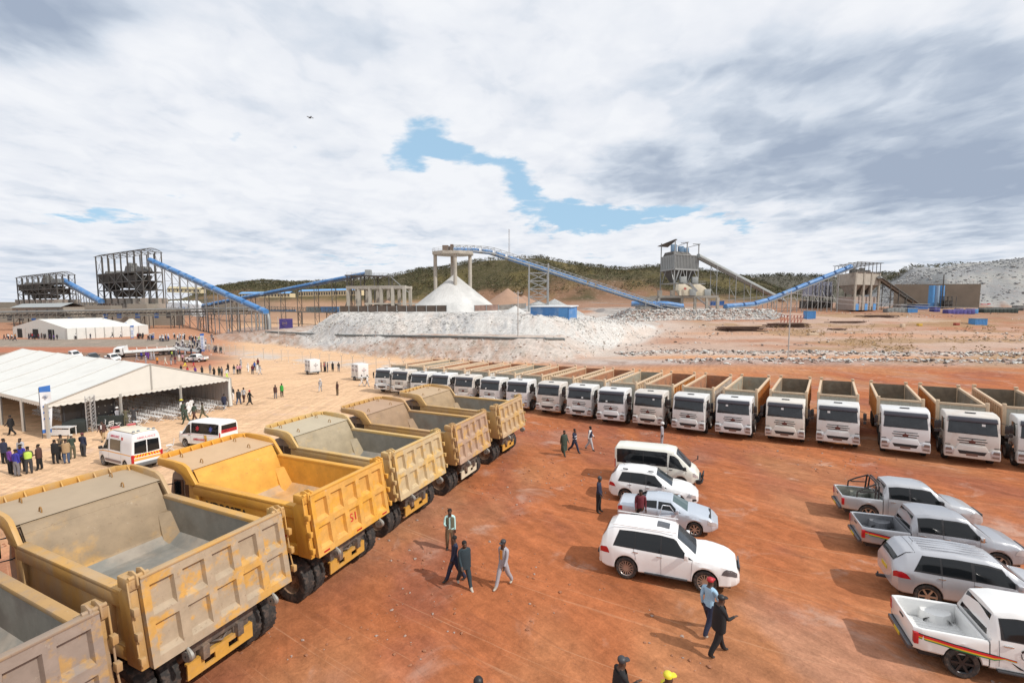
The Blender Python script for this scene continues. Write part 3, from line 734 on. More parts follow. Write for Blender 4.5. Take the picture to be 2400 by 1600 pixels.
# --- frame towers on the left
def frame_tower(name, Lp, Np, Rp, zs, label, binsz, roofz, seed=1, top_mach=True, base_z=4.0):
    """Lp, Np, Rp: plan corners (far left, near, right). zs: floor levels"""
    rr_ = random.Random(seed); e = empty(name, (0, 0, 0)); tag(e, label, 'steel tower')
    Lp, Np, Rp = [Vector((p[0], p[1], 0)) for p in (Lp, Np, Rp)]; u = Lp-Np; v = Rp-Np
    def Q(a, b_, z): q = Np+u*a+v*b_; return Vector((q.x, q.y, z))
    nu, nv = 7, 3
    for i in range(nu+1):
        for j in range(nv+1):
            if 0 < i < nu and 0 < j < nv and (i+j) % 2: continue
            MB().beam(Q(i/nu, j/nv, zs[0]), Q(i/nu, j/nv, zs[-1] if (j in (0, nv) or i in (0, nu)) else zs[-2]), .42 if j == 0 else .36).build('column', DST, e)
    for z in zs[1:-1]:
        b = MB()
        for j in range(nv+1): b.beam(Q(0, j/nv, z), Q(1, j/nv, z), .30, .5)
        for i in range(nu+1): b.beam(Q(i/nu, 0, z), Q(i/nu, 1, z), .25, .4)
        if rr_.random() < .9: b.hexa([Q(.02, .05, z+.2), Q(.98, .05, z+.2), Q(.98, .95, z+.2), Q(.02, .95, z+.2), Q(.02, .05, z+.3), Q(.98, .05, z+.3), Q(.98, .95, z+.3), Q(.02, .95, z+.3)]) if z != zs[-2] else None
        b.build('floor', DST, e)
    b = MB()
    for k in range(len(zs)-2):
        for i in range(nu):
            if (i+k) % 2 == 0: b.beam(Q(i/nu, 0, zs[k]), Q((i+1)/nu, 0, zs[k+1]), .2)
            elif rr_.random() < .7: b.beam(Q((i+1)/nu, 0, zs[k]), Q(i/nu, 0, zs[k+1]), .2)
        for j in range(nv): b.beam(Q(0, j/nv, zs[k]), Q(0, (j+1)/nv, zs[k+1]), .2)
        b.beam(Q(0, 0, zs[k]), Q(0, 1/nv, zs[k+1]), .2)
    i = nu-1
    for (z0, z1) in ((zs[-2], zs[-1]-1),): b.beam(Q((nu-1)/nu, 0, z0), Q(1, 0, z1), .12); b.beam(Q(1, 0, z0), Q((nu-1)/nu, 0, z1), .12); b.beam(Q(0, 1, z0), Q(0, 2/3, z1), .12); b.beam(Q(0, 2/3, z0), Q(0, 1, z1), .12)
    b.build('bracing', STL if seed == 1 else DST, e)
    # bins with ribbed sheeting and hoppers
    zb0, zb1 = binsz
    b = MB(); b.hexa([Q(.46, .06, zb0), Q(.985, .06, zb0), Q(.985, .94, zb0), Q(.46, .94, zb0), Q(.46, .03, zb1), Q(.985, .03, zb1), Q(.985, .97, zb1), Q(.46, .97, zb1)])
    for q in range(26): a = .465+.515*q/25; b.beam(Q(a, -.01, zb0), Q(a, -.01, zb1), .14)
    b.build('bin', DST, e)
    b = MB()
    for q in range(4): a = .50+.12*q; b.hexa([Q(a+.04, .35, zb0-2.6), Q(a+.07, .35, zb0-2.6), Q(a+.07, .6, zb0-2.6), Q(a+.04, .6, zb0-2.6), Q(a, .1, zb0), Q(a+.11, .1, zb0), Q(a+.11, .9, zb0), Q(a, .9, zb0)])
    b.hexa([Q(.2, .2, zs[1]+1), Q(.44, .2, zs[1]+1), Q(.44, .8, zs[1]+1), Q(.2, .8, zs[1]+1), Q(.16, .1, zs[-2]-1.2), Q(.45, .1, zs[-2]-1.2), Q(.45, .9, zs[-2]-1.2), Q(.16, .9, zs[-2]-1.2)])
    b.build('hopper', mat('dark_hopper', (.06, .055, .05), .7, var=.3, vs=.3), e)
    for (a0, a1, c0_, c1_, za, zb_) in ((.04, .22, .15, .8, zs[1]+.3, zs[2]-.4), (.3, .48, .3, .9, zs[0]+.6, zs[1]-.5), (.58, .74, .2, .7, zs[0]+.6, zs[1]-.3), (.80, .94, .2, .8, zs[1]+.3, zs[2]-1.2)):
        MB().hexa([Q(a0+.04, c0_, za), Q(a1-.04, c0_, za), Q(a1-.04, c1_, za), Q(a0+.04, c1_, za), Q(a0, c0_, zb_), Q(a1, c0_, zb_), Q(a1, c1_, zb_), Q(a0, c1_, zb_)]).build('feeder', MATS['dark_hopper'], e)
    for (a0, a1, h) in ((.30, .46, 3.2), (.34, .42, 4.6), (.06, .22, 2.2), (.62, .66, 1.4), (.86, .92, 1.6)):
        z = zs[-2]+.3; MB().hexa([Q(a0, .2, z), Q(a1, .2, z), Q(a1, .7, z), Q(a0, .7, z), Q(a0+.02, .25, z+h), Q(a1-.02, .25, z+h), Q(a1-.02, .65, z+h), Q(a0+.02, .65, z+h)]).build('screening_machine', mat('machine_grey', (.13, .13, .125), .6, var=.3, vs=.4), e)
    # roof skeleton, arched over the short way
    b = MB(); zr = zs[-1]
    for j in range(9):
        f = j/8; arch = 1.6*math.sin(PI*f)
        b.beam(Q(-.02, f*1.04-.02, zr+arch), Q(1.04, f*1.04-.02, zr+arch), .16)
    for i in range(11):
        a = -.02+1.06*i/10
        for j in range(8): b.beam(Q(a, j/8, zr+1.6*math.sin(PI*j/8)), Q(a, (j+1)/8, zr+1.6*math.sin(PI*(j+1)/8)), .18)
        if i % 2 == 0: b.beam(Q(a, 0, zr), Q(a, 1, zr), .14)
    b.build('roof_frame', DST, e)
    # piers and base
    for i in range(nu+1):
        c = Q(i/nu, 0, 0); MB().box(c.x-1.1, c.x+1.1, c.y-1.1, c.y+1.1, zs[0]-2.7, zs[0]+.02).build('pier', DCON, e)
    for j in (1, 2, 3): c = Q(0, j/nv, 0); MB().box(c.x-1.1, c.x+1.1, c.y-1.1, c.y+1.1, zs[0]-2.7, zs[0]+.02).build('pier', DCON, e)
    b = MB(); z0, z1 = base_z, zs[0]-2.65
    b.hexa([Q(-.03, -.05, z0), Q(1.02, -.05, z0), Q(1.02, 1.05, z0), Q(-.03, 1.05, z0), Q(-.03, -.05, z1), Q(1.02, -.05, z1), Q(1.02, 1.05, z1), Q(-.03, 1.05, z1)])
    for q in range(14): a = .02+.9*q/13; b.beam(Q(a, -.08, z0), Q(a, -.08, z1), .25)
    b.build('base_building', DCON, e)
    a = .52; MB().hexa([Q(a, -.09, z0), Q(a+.05, -.09, z0), Q(a+.05, -.05, z0), Q(a, -.05, z0), Q(a, -.09, z0+3), Q(a+.05, -.09, z0+3), Q(a+.05, -.05, z0+3), Q(a, -.05, z0+3)]).build('door', DBLU, e)
    return e
def pl(px, Y): p = at(px, 700, Y); return (p.x, p.y)
frame_tower('screening_tower', pl(231, 245), pl(338, 215), pl(384, 224), [11.9, 15.7, 19.7, 24.0, 33.2], 'large dark steel screening tower left of the long descending blue conveyor', (19.6, 24.4), 34, 1, base_z=4)
frame_tower('screening_tower', pl(43, 292), pl(136, 250), pl(179, 260), [11.5, 14.6, 17.2, 20.2, 24.8], 'smaller, farther dark steel screening tower at the left edge', (17.0, 20.8), 26, 2, base_z=4)
def gp(lst): return tuple(lst)
conveyor('belt_conveyor', [at(352, 613, 218), at(625, 736, 176)], 'blue tube conveyor descending right from the large screening tower', None, rad=1.15, deckw=2.8, gaps=(.06, .12, .2, .3, .36, .43, .53, .6, .72, .84, .95), legs=(.18, .25, .33, .40, .48, .56, .66, .76, .86), covm=BLUE, steel=STL)
conveyor('belt_conveyor', [at(150, 661, 262), at(238, 711, 235)], 'short blue tube conveyor between the two dark screening towers', None, rad=1.4, deckw=3.0, gaps=(), legs=(.35, .5, .65, .8), covm=BLUE)
conveyor('belt_conveyor', [at(405, 733, 285), at(520, 711, 272), at(868, 643, 238)], 'blue tube conveyor rising right to the open steel head platform', None, rad=1.15, deckw=3.0, gaps=(.22, .5), legs=(.25, .35, .45, .52, .60, .68, .76, .84, .92), covm=BLUE, steel=DST)
# head platform on the unfinished concrete frame
e = empty('head_platform', (0, 0, 0)); tag(e, 'steel head platform standing at the top of the left blue conveyor', 'platform')
p0, p1 = at(818, 646, 236), at(915, 648, 228)
b = MB(); b.beam(p0, p1, 6.5, .6); b.build('platform', DST, e)
for f in (0, .33, .66, 1):
    for s in (-3, 3):
        p = p0.lerp(p1, f)+Vector((0, s, 0)); b = MB().beam(p, Vector((p.x, p.y, 4)), .45)
        if f < 1: b.beam(p-Vector((0, 0, 3)), p+Vector((3, 0, 0)), .2)
        b.build('column', DST, e)
b = MB()
for s in (-3.2, 3.2):
    for hh in (.9, 1.5): b.beam(p0+Vector((0, s, hh)), p1+Vector((0, s, hh)), .07)
    for k in range(10): q = p0.lerp(p1, k/9)+Vector((0, s, 0)); b.beam(q, q+Vector((0, 0, 1.5)), .07)
b.build('handrail', STL, e)
q = p0.lerp(p1, .48); MB().box(q.x-1.3, q.x+1.3, q.y-1.5, q.y+1.5, q.z+.3, q.z+3.0).build('drive_unit', GCOV, e)
b = MB(); b.beam(p1, Vector((p1.x+9, p1.y, p1.z-8)), .9, .2); b.build('stair', STL, e)
b = MB(); q = at(828, 690, 232); b.beam(q+Vector((0, 0, 6)), q+Vector((-4, 0, -6)), 1.0, .25); b.build('stair', DST, e)
e = empty('unfinished_building', (0, 0, 0)); tag(e, 'unfinished open concrete frame building below the head platform', 'building')
A0, A1 = at(817, 712, 214), at(948, 712, 205); z1 = at(880, 673, 210).z
for k in range(6):
    p = A0.lerp(A1, k/5)
    for s in (0, 12): MB().box(p.x-.65, p.x+.65, p.y+s-.65, p.y+s+.65, 4, z1).build('column', CON, e)
b = MB()
for s in (0, 12): b.beam(Vector((A0.x-.65, A0.y+s, z1)), Vector((A1.x+.65, A1.y+s, z1)), 1.2, 1.3)
for k in range(6): p = A0.lerp(A1, k/5); b.beam(Vector((p.x, p.y+.6, z1)), Vector((p.x, p.y+11.4, z1)), .9, 1.0)
b.beam(Vector((A1.x-18, A1.y+6, 4+(z1-4)*.42)), Vector((A1.x+5, A1.y+6, 4+(z1-4)*.42)), 8, .7)
b.build('beam', CON, e)
# --- raised gallery crossing the left half
G0, G1 = Vector((-206, 186, 3.5)), Vector((-104.5, 199, 5.2))
e = empty('pipe_gallery', (0, 0, 0)); tag(e, 'long low steel truss gallery behind the far marquee', 'gallery')
d_ = (G1-G0); LG = d_.length; n = 34; sd = Vector((-d_.y, d_.x, 0)).normalized()*1.3
b = MB()
for s in (-1, 1):
    for z in (0, 2.2): b.beam(G0+sd*s+Vector((0, 0, z)), G1+sd*s+Vector((0, 0, z)), .26)
    for k in range(n): p, q = G0.lerp(G1, k/n)+sd*s, G0.lerp(G1, (k+1)/n)+sd*s; b.beam(p, p+Vector((0, 0, 2.2)), .14); b.beam(p, q+Vector((0, 0, 2.2)), .11)
b.build('truss', mat('gallery_steel', (.20, .20, .18), .6, .2, var=.2, vs=.3), e)
b = MB(); b.beam(G0+Vector((0, 0, .2)), G1+Vector((0, 0, .2)), 2.3, .15); b.beam(G0+Vector((0, 0, 1.2)), G1+Vector((0, 0, 1.2)), 1.2, .6); b.build('belt_deck', DST, e)
b = MB()
for s in (-.6, .3): b.tube([G0+sd*s+Vector((0, 0, 2.6)), G1+sd*s+Vector((0, 0, 2.6))], .22, 8)
b.build('pipe', STL, e, smooth=40)
for f in (.1, .25, .40, .55, .66, .77, .88, .985):
    p = G0.lerp(G1, f); zb = gz(p.x, p.y)-.3
    for s in (-1.6, 1.6):
        q = p+d_.normalized()*s; b = MB(); posts(b, q, 2.6, 0, zb, dirv=sd, t=.24, lat=abs(s) > 9 or s < 0); b.build('trestle', DST, e)
# steel bridge on to the right
conveyor('service_bridge', [G1+Vector((.5, 1, 1.0)), at(800, 733, 232)], 'steel service bridge continuing right from the low truss gallery', None, deckw=2.4, legs=(.4, .8), rail=True, steel=DST, sidetruss=True)
# transfer pipe bend
b = MB(); q = at(618, 731, 196)
b.tube([q+Vector((-6, 0, .6)), q+Vector((0, -1, .6)), q+Vector((2.2, -1, -.8)), q+Vector((2.6, -1, -3.5)), q+Vector((2.6, -1, -8.3)), q+Vector((4.0, -1.5, -9.0))], .75, 12)
for s in (-2.6, -1.2, .2, 1.4): b.tube([q+Vector((s, -1.5, -.4)), q+Vector((s, -1.5, -9.2))], .28, 8)
tag(b.build('transfer_chute', STL, None, smooth=40), 'vertical grey pipes at the foot of the descending blue conveyor', 'pipe')
# service pipe along the embankment bench
b = MB(); pts = []
for px, py in [(622, 779), (700, 783), (800, 788), (900, 789), (1000, 791), (1100, 793), (1200, 796), (1280, 797), (1322, 797)]:
    q = un(px, py); pts.append(Vector((q.x, q.y, q.z+.35)))
b.tube(pts, .24, 8); q = pts[-1]; b.tube([q, q+Vector((0, -1.5, -3.3))], .20, 8)
for k in range(5): b.tube([q+Vector((-4.6+.5*k, 0, 0)), q+Vector((-1.6+.35*k, -1.2, -2.4))], .08, 5)
tag(b.build('water_pipe', mat('grey_pipe', (.12, .13, .13), .6), None, smooth=40), 'long dark pipe lying on the bench of the white embankment', 'pipe')

# --- right-hand plant: secondary bins and crushers
e = empty('bin_house', (0, 0, 0)); tag(e, 'grey ribbed bin tower with lean-to roofs above two cream crushers', 'steel tower')
def PT(px, py, Y): return at(px, py, Y)
Lc, Nc, Rc = PT(1547, 700, 238), PT(1579, 700, 224), PT(1634, 700, 232)
u = Lc-Nc; v = Rc-Nc; u.z = v.z = 0
def Q(a, b_, z): q = Nc+u*a+v*b_; return Vector((q.x, q.y, z))
def zY(py, Y=226): return at(1590, py, Y).z
zb_, zt2_ = zY(632), zY(597)
b = MB(); b.hexa([Q(0, 0, zb_), Q(1, 0, zb_), Q(1, 1, zb_), Q(0, 1, zb_), Q(0, 0, zt2_), Q(1, 0, zt2_), Q(1, 1, zt2_), Q(0, 1, zt2_)]); b.build('bin', GCOV, e)
b = MB()
for k in range(17): b.beam(Q(-.02, k/16, zb_+.6), Q(-.02, k/16, zt2_-.3), .26)
for k in range(9): b.beam(Q(k/8, -.01, zb_+.6), Q(k/8, -.01, zt2_-.3), .22)
b.beam(Q(-.02, 0, zb_+.2), Q(-.02, 1, zb_+.2), .3, .8); b.beam(Q(0, -.01, zb_+.2), Q(1, -.01, zb_+.2), .3, .8); b.beam(Q(-.02, 0, zt2_), Q(-.02, 1, zt2_), .4, .3)
b.build('rib', STL, e)
zf = zY(663); zp = zY(690); zg = zY(726)
for (a, c) in ((0, 0), (1, 0), (0, .5), (0, 1), (1, 1), (1, .5)):
    MB().beam(Q(a, c, zp if c < .3 else zf), Q(a, c, zY(563 if c < .3 else 568)), .42).build('column', STL, e)
b = MB()
for c0, c1 in ((.03, .2), (.2, .3), (.53, .7), (.97, .8)): b.beam(Q(-.01, c0, zf if c0 in (.03, .53) else zf+2), Q(-.01, c1, zb_), .3)
b.beam(Q(-.01, .03, zf), Q(-.01, .17, zb_), .3); b.beam(Q(-.01, .5, zf), Q(-.01, .34, zb_+.1), .3); b.beam(Q(.2, -.01, zb_), Q(.0, -.01, zf), .3); b.beam(Q(.6, -.01, zb_), Q(.85, -.01, zf), .3)
b.build('brace', STL, e)
b = MB()
for q in (.25, .75): b.hexa([Q(.35, q-.05, zf+.5), Q(.65, q-.05, zf+.5), Q(.65, q+.05, zf+.5), Q(.35, q+.05, zf+.5), Q(.05, q-.22, zb_), Q(.95, q-.22, zb_), Q(.95, q+.22, zb_), Q(.05, q+.22, zb_)])
b.build('hopper', DST, e)
b = MB(); b.hexa([Q(-.1, -.0, zf-.3), Q(1, 0, zf-.3), Q(1, 1.28, zf-.3), Q(-.1, 1.28, zf-.3), Q(-.1, 0, zf), Q(1, 0, zf), Q(1, 1.28, zf), Q(-.1, 1.28, zf)])
for k in range(12): q = Q(-.1, k/11*1.28, zf); b.beam(q, q+Vector((0, 0, 1.2)), .06)
for hh in (.6, 1.2): b.beam(Q(-.1, 0, zf+hh), Q(-.1, 1.28, zf+hh), .06)
b.build('walkway', STL, e)
for c in (.17, .66): q = Q(-.12, c, zf); MB().box(q.x, q.x+2.8, q.y-.8, q.y+1, zf, zf+2.9).build('control_cabin', GCOV, e, bevel=.05)
b = MB()
b.hexa([Q(1.25, -.03, zY(569)), Q(-.05, -.03, zY(563)), Q(-.05, .05, zY(563)), Q(1.25, .42, zY(569)), Q(1.25, -.03, zY(568)), Q(-.05, -.03, zY(562)), Q(-.05, .05, zY(562)), Q(1.25, .42, zY(568))])
for c in (.5, 1.0): b.beam(Q(-.04, c-.28, zY(570)), Q(-.04, c+.03, zY(566.5 if c < .9 else 569)), .35, .25, up=(0, 0, 1)); b.beam(Q(-.04, c+.03, zY(566.5 if c < .9 else 569)), Q(.9, c+.03, zY(570)), .2)
b.build('lean_to_roof', DST, e)
for (c, h) in ((.12, 3.6), (.42, 3.0), (.64, 2.4)): q = Q(.3, c, zt2_+1.6); MB().box(q.x-1.2, q.x+1.2, q.y-1, q.y+1, zt2_+1.6, zt2_+1.6+h).build('screen_drive', mat('faded_blue', (.16, .27, .40), .5), e, bevel=.1)
b = MB(); b.hexa([Q(.1, .02, zt2_), Q(.9, .02, zt2_), Q(.9, .8, zt2_), Q(.1, .8, zt2_), Q(.2, .04, zt2_+1.8), Q(.8, .04, zt2_+1.8), Q(.8, .7, zt2_+1.8), Q(.2, .7, zt2_+1.8)]); b.build('screening_machine', DST, e)
# crusher deck
e = empty('crusher_deck', (0, 0, 0)); tag(e, 'concrete crusher deck with posts and outside stair under the ribbed bin tower', 'building')
c0, c1 = PT(1545, 727, 222), PT(1683, 727, 214)
zd = at(1600, 697, 218).z; zu = at(1600, 692.5, 218).z
MB().hexa([(c0.x, c0.y, zd-.2), (c1.x, c1.y, zd-.2), (c1.x+2, c1.y+13, zd-.2), (c0.x, c0.y+16, zd-.2), (c0.x, c0.y, zu), (c1.x, c1.y, zu), (c1.x+2, c1.y+13, zu), (c0.x, c0.y+16, zu)]).build('slab', CON, e)
for f in (0.0, .40, .62, .82, 1.0): p = c0.lerp(c1, f); MB().box(p.x-.55, p.x+.55, p.y+.1, p.y+1.1, 5, zd-.15).build('column', CON, e)
MB().hexa([(c0.x-9, c0.y+1, 5), (c0.x+13, c0.y+1, 5), (c0.x+13, c0.y+9, 5), (c0.x-9, c0.y+9, 5), (c0.x-9, c0.y+1, zd+.4), (c0.x+11, c0.y+1, zd-.3), (c0.x+11, c0.y+9, zd-.3), (c0.x-9, c0.y+9, zd+.4)]).build('wall', DCON, e)
for px in (1547, 1577): p = PT(px, 700, 223); MB().box(p.x-.9, p.x+.9, p.y-.2, p.y+1.6, zd, at(px, 680, 223).z).build('pier', DCON, e)
b = MB(); p = c0.lerp(c1, .62); s_ = Vector((p.x+.5, p.y-.4, zd)); t_ = Vector((p.x+7.5, p.y-1.2, 6.4))
for o_ in (-.5, .5): b.beam(s_+Vector((0, o_, 0)), t_+Vector((0, o_, 0)), .15, .4); b.beam(s_+Vector((0, o_, 1)), t_+Vector((0, o_, 1)), .06)
for k in range(14): q = s_.lerp(t_, k/13); b.box(q.x-.2, q.x+.2, q.y-.5, q.y+.5, q.z, q.z+.06)
b.build('stair', STL, e)
b = MB()
for k in range(10): q = c0.lerp(c1, .3+.7*k/9); b.beam((q.x, q.y, zu), (q.x, q.y, zu+1.1), .06)
q, q2 = c0.lerp(c1, .3), c1
for hh in (.55, 1.1): b.beam((q.x, q.y, zu+hh), (q2.x, q2.y, zu+hh), .06)
b.build('handrail', STL, e)
CRM = mat('cream_crusher_paint', (.60, .54, .42), .5, var=.08, vs=.5)
for (px, nm) in ((1588, 'left cream-coloured crusher on the concrete deck, red mark on its flank'), (1623, 'right cream-coloured crusher on the concrete deck, partly behind the steel chute')):
    p = PT(px, 693, 217 if px < 1600 else 219); e = empty('crusher', (0, 0, 0)); tag(e, nm, 'crusher')
    z = zu; x = p.x
    prof = [(x, z+2.4), (x+.3, z+5.2), (x+3.2, z+5.2), (x+5.5, z+3.9), (x+6.6, z+2.8), (x+6.6, z), (x+1.6, z), (x+.9, z+1.6)]
    MB().prism(prof, p.y-.3, p.y+3.6, 'y').build('housing', CRM, e, bevel=.06)
    MB().box(x+5.4, x+8.2, p.y-.8, p.y+3.8, z, z+3.0).build('motor_cabinet', GCOV, e, bevel=.05)
    MB().box(x+.6, x+1.8, p.y-.7, p.y-.25, z, z+2.4).build('panel', CRM, e)
    if px < 1600: MB().prism([(x+2.6, z+3.0), (x+3.1, z+2.5), (x+3.8, z+2.8), (x+4.0, z+3.3), (x+3.3, z+3.7), (x+2.8, z+3.6)], p.y-.34, p.y-.29, 'y').build('emblem', mat('faded_red_emblem', (.42, .10, .08), .6), e)
b = MB(); b.beam(at(1616, 663, 215), at(1634, 683, 214), .9, .9); tag(b.build('chute', STL), 'slanted grey steel chute between the two cream crushers', 'chute')
conveyor('belt_conveyor', [at(1636, 603, 231), at(1836, 707, 262)], 'grey covered conveyor falling right from the ribbed bin tower', None, rad=1.15, deckw=3.6, legs=(.17, .38, .55, .70, .84), covm=GCOV, rail=False)
conveyor('belt_conveyor', [at(1700, 722, 214), at(1762, 717, 222), at(1800, 707, 227), at(1996, 628, 236)], 'blue tube conveyor rising right to the concrete ore bin building', None, rad=1.2, deckw=3.0, gaps=(.14, .24, .36, .47, .57, .66, .77, .86, .94), legs=(.42, .50, .57, .65, .73, .80, .88), covm=BLUE)
conveyor('belt_conveyor', [at(1480, 716, 215), at(1560, 716, 212), at(1600, 722, 214)], 'short level blue-covered belt passing under the crusher deck', None, rad=1.25, deckw=3, legs=(), covm=BLUE)
conveyor('belt_conveyor', [at(2060, 652, 238), at(2146, 711, 262)], 'dark grey conveyor falling right from the concrete ore bin building', None, rad=.8, deckw=3.4, legs=(.2, .42, .62, .8), covm=GCOV, rail=False, steel=DST)
# concrete ore bin building
e = empty('ore_bin_building', (0, 0, 0)); tag(e, 'tall concrete ore bin building with three bays and open rooftop frame', 'building')
Lc, Nc, Rc = PT(1962, 700, 252), PT(2003, 700, 232), PT(2058, 700, 240); u = Lc-Nc; v = Rc-Nc; u.z = v.z = 0
def Q2(a, b_, z): q = Nc+u*a+v*b_; return Vector((q.x, q.y, z))
z0_, z1_, z2_, z3_ = 6.0, at(2003, 695, 232).z, at(2003, 667, 232).z, at(2003, 638, 232).z
MB().hexa([Q2(0, 0, z2_), Q2(1, 0, z2_), Q2(1, 1, z2_), Q2(0, 1, z2_), Q2(0, 0, z3_), Q2(1, 0, z3_), Q2(1, 1, z3_), Q2(0, 1, z3_)]).build('bin_wall', CON, e)
MB().hexa([Q2(.08, .02, z0_), Q2(1, .02, z0_), Q2(1, .98, z0_), Q2(.08, .98, z0_), Q2(.08, .02, z1_), Q2(1, .02, z1_), Q2(1, .98, z1_), Q2(.08, .98, z1_)]).build('lower_wall', mat('pinkish_render', (.38, .31, .27), .85, var=.12, vs=.2), e)
for a in (0, 1):
    for c in (0, .34, .66, 1): p = Q2(a, c, 0); MB().box(p.x-.38, p.x+.38, p.y-.42, p.y+.36, z0_, z3_+.1).build('column', CON, e)
b = MB()
for c in (.17, .5, .83): b.hexa([Q2(.35, c-.03, z1_+1), Q2(.6, c-.03, z1_+1), Q2(.6, c+.03, z1_+1), Q2(.35, c+.03, z1_+1), Q2(.05, c-.15, z2_), Q2(.95, c-.15, z2_), Q2(.95, c+.15, z2_), Q2(.05, c+.15, z2_)])
b.build('hopper', DCON, e)
b = MB(); zr0 = at(2003, 615, 232).z
for c in [k/6 for k in range(7)]:
    for a in (-.02, 1.25): b.beam(Q2(a, c, z3_), Q2(a, c, zr0), .22)
for a in (-.1, .4, .9, 1.3): b.beam(Q2(a, -.05, zr0+.6*(1-abs(a-.6))), Q2(a, 1.06, zr0+.6*(1-abs(a-.6))), .25, .2)
for c in [k/6 for k in range(7)]: b.beam(Q2(-.1, c, zr0+.1), Q2(1.3, c, zr0+.1), .2, .2)
b.beam(Q2(-.02, 0, z3_+.3), Q2(-.02, 1, z3_+.3), .2, .5)
b.build('rooftop_frame', DST, e)
for (c, h) in ((.15, 3), (.35, 2.2), (.55, 3), (.8, 2)): q = Q2(.4, c, 0); MB().box(q.x-1, q.x+1, q.y-1, q.y+1, z3_, z3_+h).build('screen_drive', DST, e, bevel=.1)
for c in (.06, .44, .80): q = Q2(0, c, 0); q2 = Q2(0, c+.12, 0); MB().hexa([(q.x, q.y-.1, z0_), (q2.x, q2.y-.1, z0_), (q2.x, q2.y+.1, z0_), (q.x, q.y+.1, z0_), (q.x, q.y-.1, z0_+3.2), (q2.x, q2.y-.1, z0_+3.2), (q2.x, q2.y+.1, z0_+3.2), (q.x, q.y+.1, z0_+3.2)]).build('door', LBLU, e)
# grey silo left of it
e = empty('steel_silo', (0, 0, 0)); tag(e, 'pale grey-blue ribbed steel silo block behind the rising blue conveyor legs', 'silo')
p, q = at(1902, 716, 262), at(1950, 716, 262); zt3, zm3 = at(1920, 660, 262).z, at(1920, 694, 262).z
for k in range(3):
    x0 = p.x+(q.x-p.x)*k/3; x1 = p.x+(q.x-p.x)*(k+1)/3-.3; MB().box(x0, x1, p.y, p.y+9, zm3, zt3).build('silo_cell', mat('pale_silo_blue', (.26, .28, .36), .5, var=.08, vs=.2), e)
for k in range(7): x = p.x+(q.x-p.x)*k/6; MB().beam((x, p.y-.2, 6), (x, p.y-.2, zm3+6), .3).build('column', DST, e); MB().beam((x, p.y+8, 6), (x, p.y+8, zm3), .3).build('column', DST, e)
MB().box(p.x-2, q.x, p.y+1, p.y+8, 6, zm3-2.5).build('base', mat('dark_hopper', (.06, .055, .05), .7), e)
# concrete retaining wall, tank and stack beyond
W0, W1 = at(2098, 708, 300), at(2296, 706, 268)
b = MB(); zz = at(2200, 667, 280).z
b.hexa([(W0.x, W0.y, 6), (W1.x, W1.y, 6), (W1.x, W1.y+1.5, 6), (W0.x, W0.y+1.5, 6), (W0.x, W0.y, zz+1.0), (W1.x, W1.y, zz), (W1.x, W1.y+1.5, zz), (W0.x, W0.y+1.5, zz+1.0)])
w = b.build('retaining_wall', mat('brown_concrete', (.24, .20, .155), .85, var=.12, vs=.08)); tag(w, 'long brown concrete wall in front of the grey waste dump', 'wall')
b = MB()
for k in range(26): q = W0.lerp(W1, k/25); b.beam((q.x, q.y, zz-.3), (q.x, q.y, zz+2.0), .12)
b.beam((W0.x, W0.y, zz+1.9), (W1.x, W1.y, zz+1.2), .08); b.build('handrail', STL, w)
e = empty('storage_tank', (0, 0, 0)); tag(e, 'blue upright tanks in front of the long brown concrete wall', 'tank')
p = at(2182, 706, 262)
for k in range(3): MB().tube([(p.x+k*2.7, p.y, 6), (p.x+k*2.7, p.y, at(2182, 669, 262).z)], 1.35, 16).build('tank', LBLU if k != 1 else mat('pale_tank_blue', (.25, .36, .50), .5), e, smooth=40)
b = MB()
for k in range(7): b.lathe([(1.42, 0), (1.42, .15)], (p.x+5.4, p.y, 8+k*1.15), 'z', 16)
b.build('hoop', LBLU, e)
b = MB(); p = at(2208, 706, 258); b.tube([(p.x, p.y, 6), (p.x, p.y, at(2208, 643, 258).z)], [.35, .22], 8); b.beam((p.x-2.5, p.y, at(2205, 656, 258).z), (p.x+.5, p.y, at(2205, 656, 258).z), .2); tag(b.build('chimney_mast', DST), 'thin dark mast beside the blue upright tanks', 'mast')
e = empty('process_rack', (0, 0, 0)); tag(e, 'small steel process rack right of the thin dark mast', 'process rack')
p = at(2214, 706, 256); b = MB()
for i in range(4):
    for j in range(2): b.beam((p.x+i*2.1, p.y+j*3, 6), (p.x+i*2.1, p.y+j*3, 13 if i > 0 else 16), .22)
for z in (9, 11.5, 13): b.box(p.x, p.x+6.4, p.y, p.y+3, z, z+.2)
b.build('frame', DST, e); b = MB(); b.box(p.x+1, p.x+5, p.y+.5, p.y+2.5, 7, 10.8); b.build('pump', mat('dark_hopper', (.06, .055, .05), .7), e)
for (px0, px1, py, Y, h, m, lb) in [(2112, 2170, 708, 250, 2.4, STL, 'low open roofed shed left of the blue upright tanks'), (2146, 2176, 712, 245, 2.6, DBLU, 'long blue workshop below the falling grey conveyor')]:
    a, c = at(px0, py, Y), at(px1, py, Y); e = empty('plant_shed', (0, 0, 0)); tag(e, lb, 'shed')
    MB().box(a.x, c.x, a.y, a.y+5, 6.2, 6.2+h).build('wall', m, e); MB().box(a.x-.5, c.x+.5, a.y-.5, a.y+5.5, 6.2+h, 6.5+h).build('roof', GCOV, e)
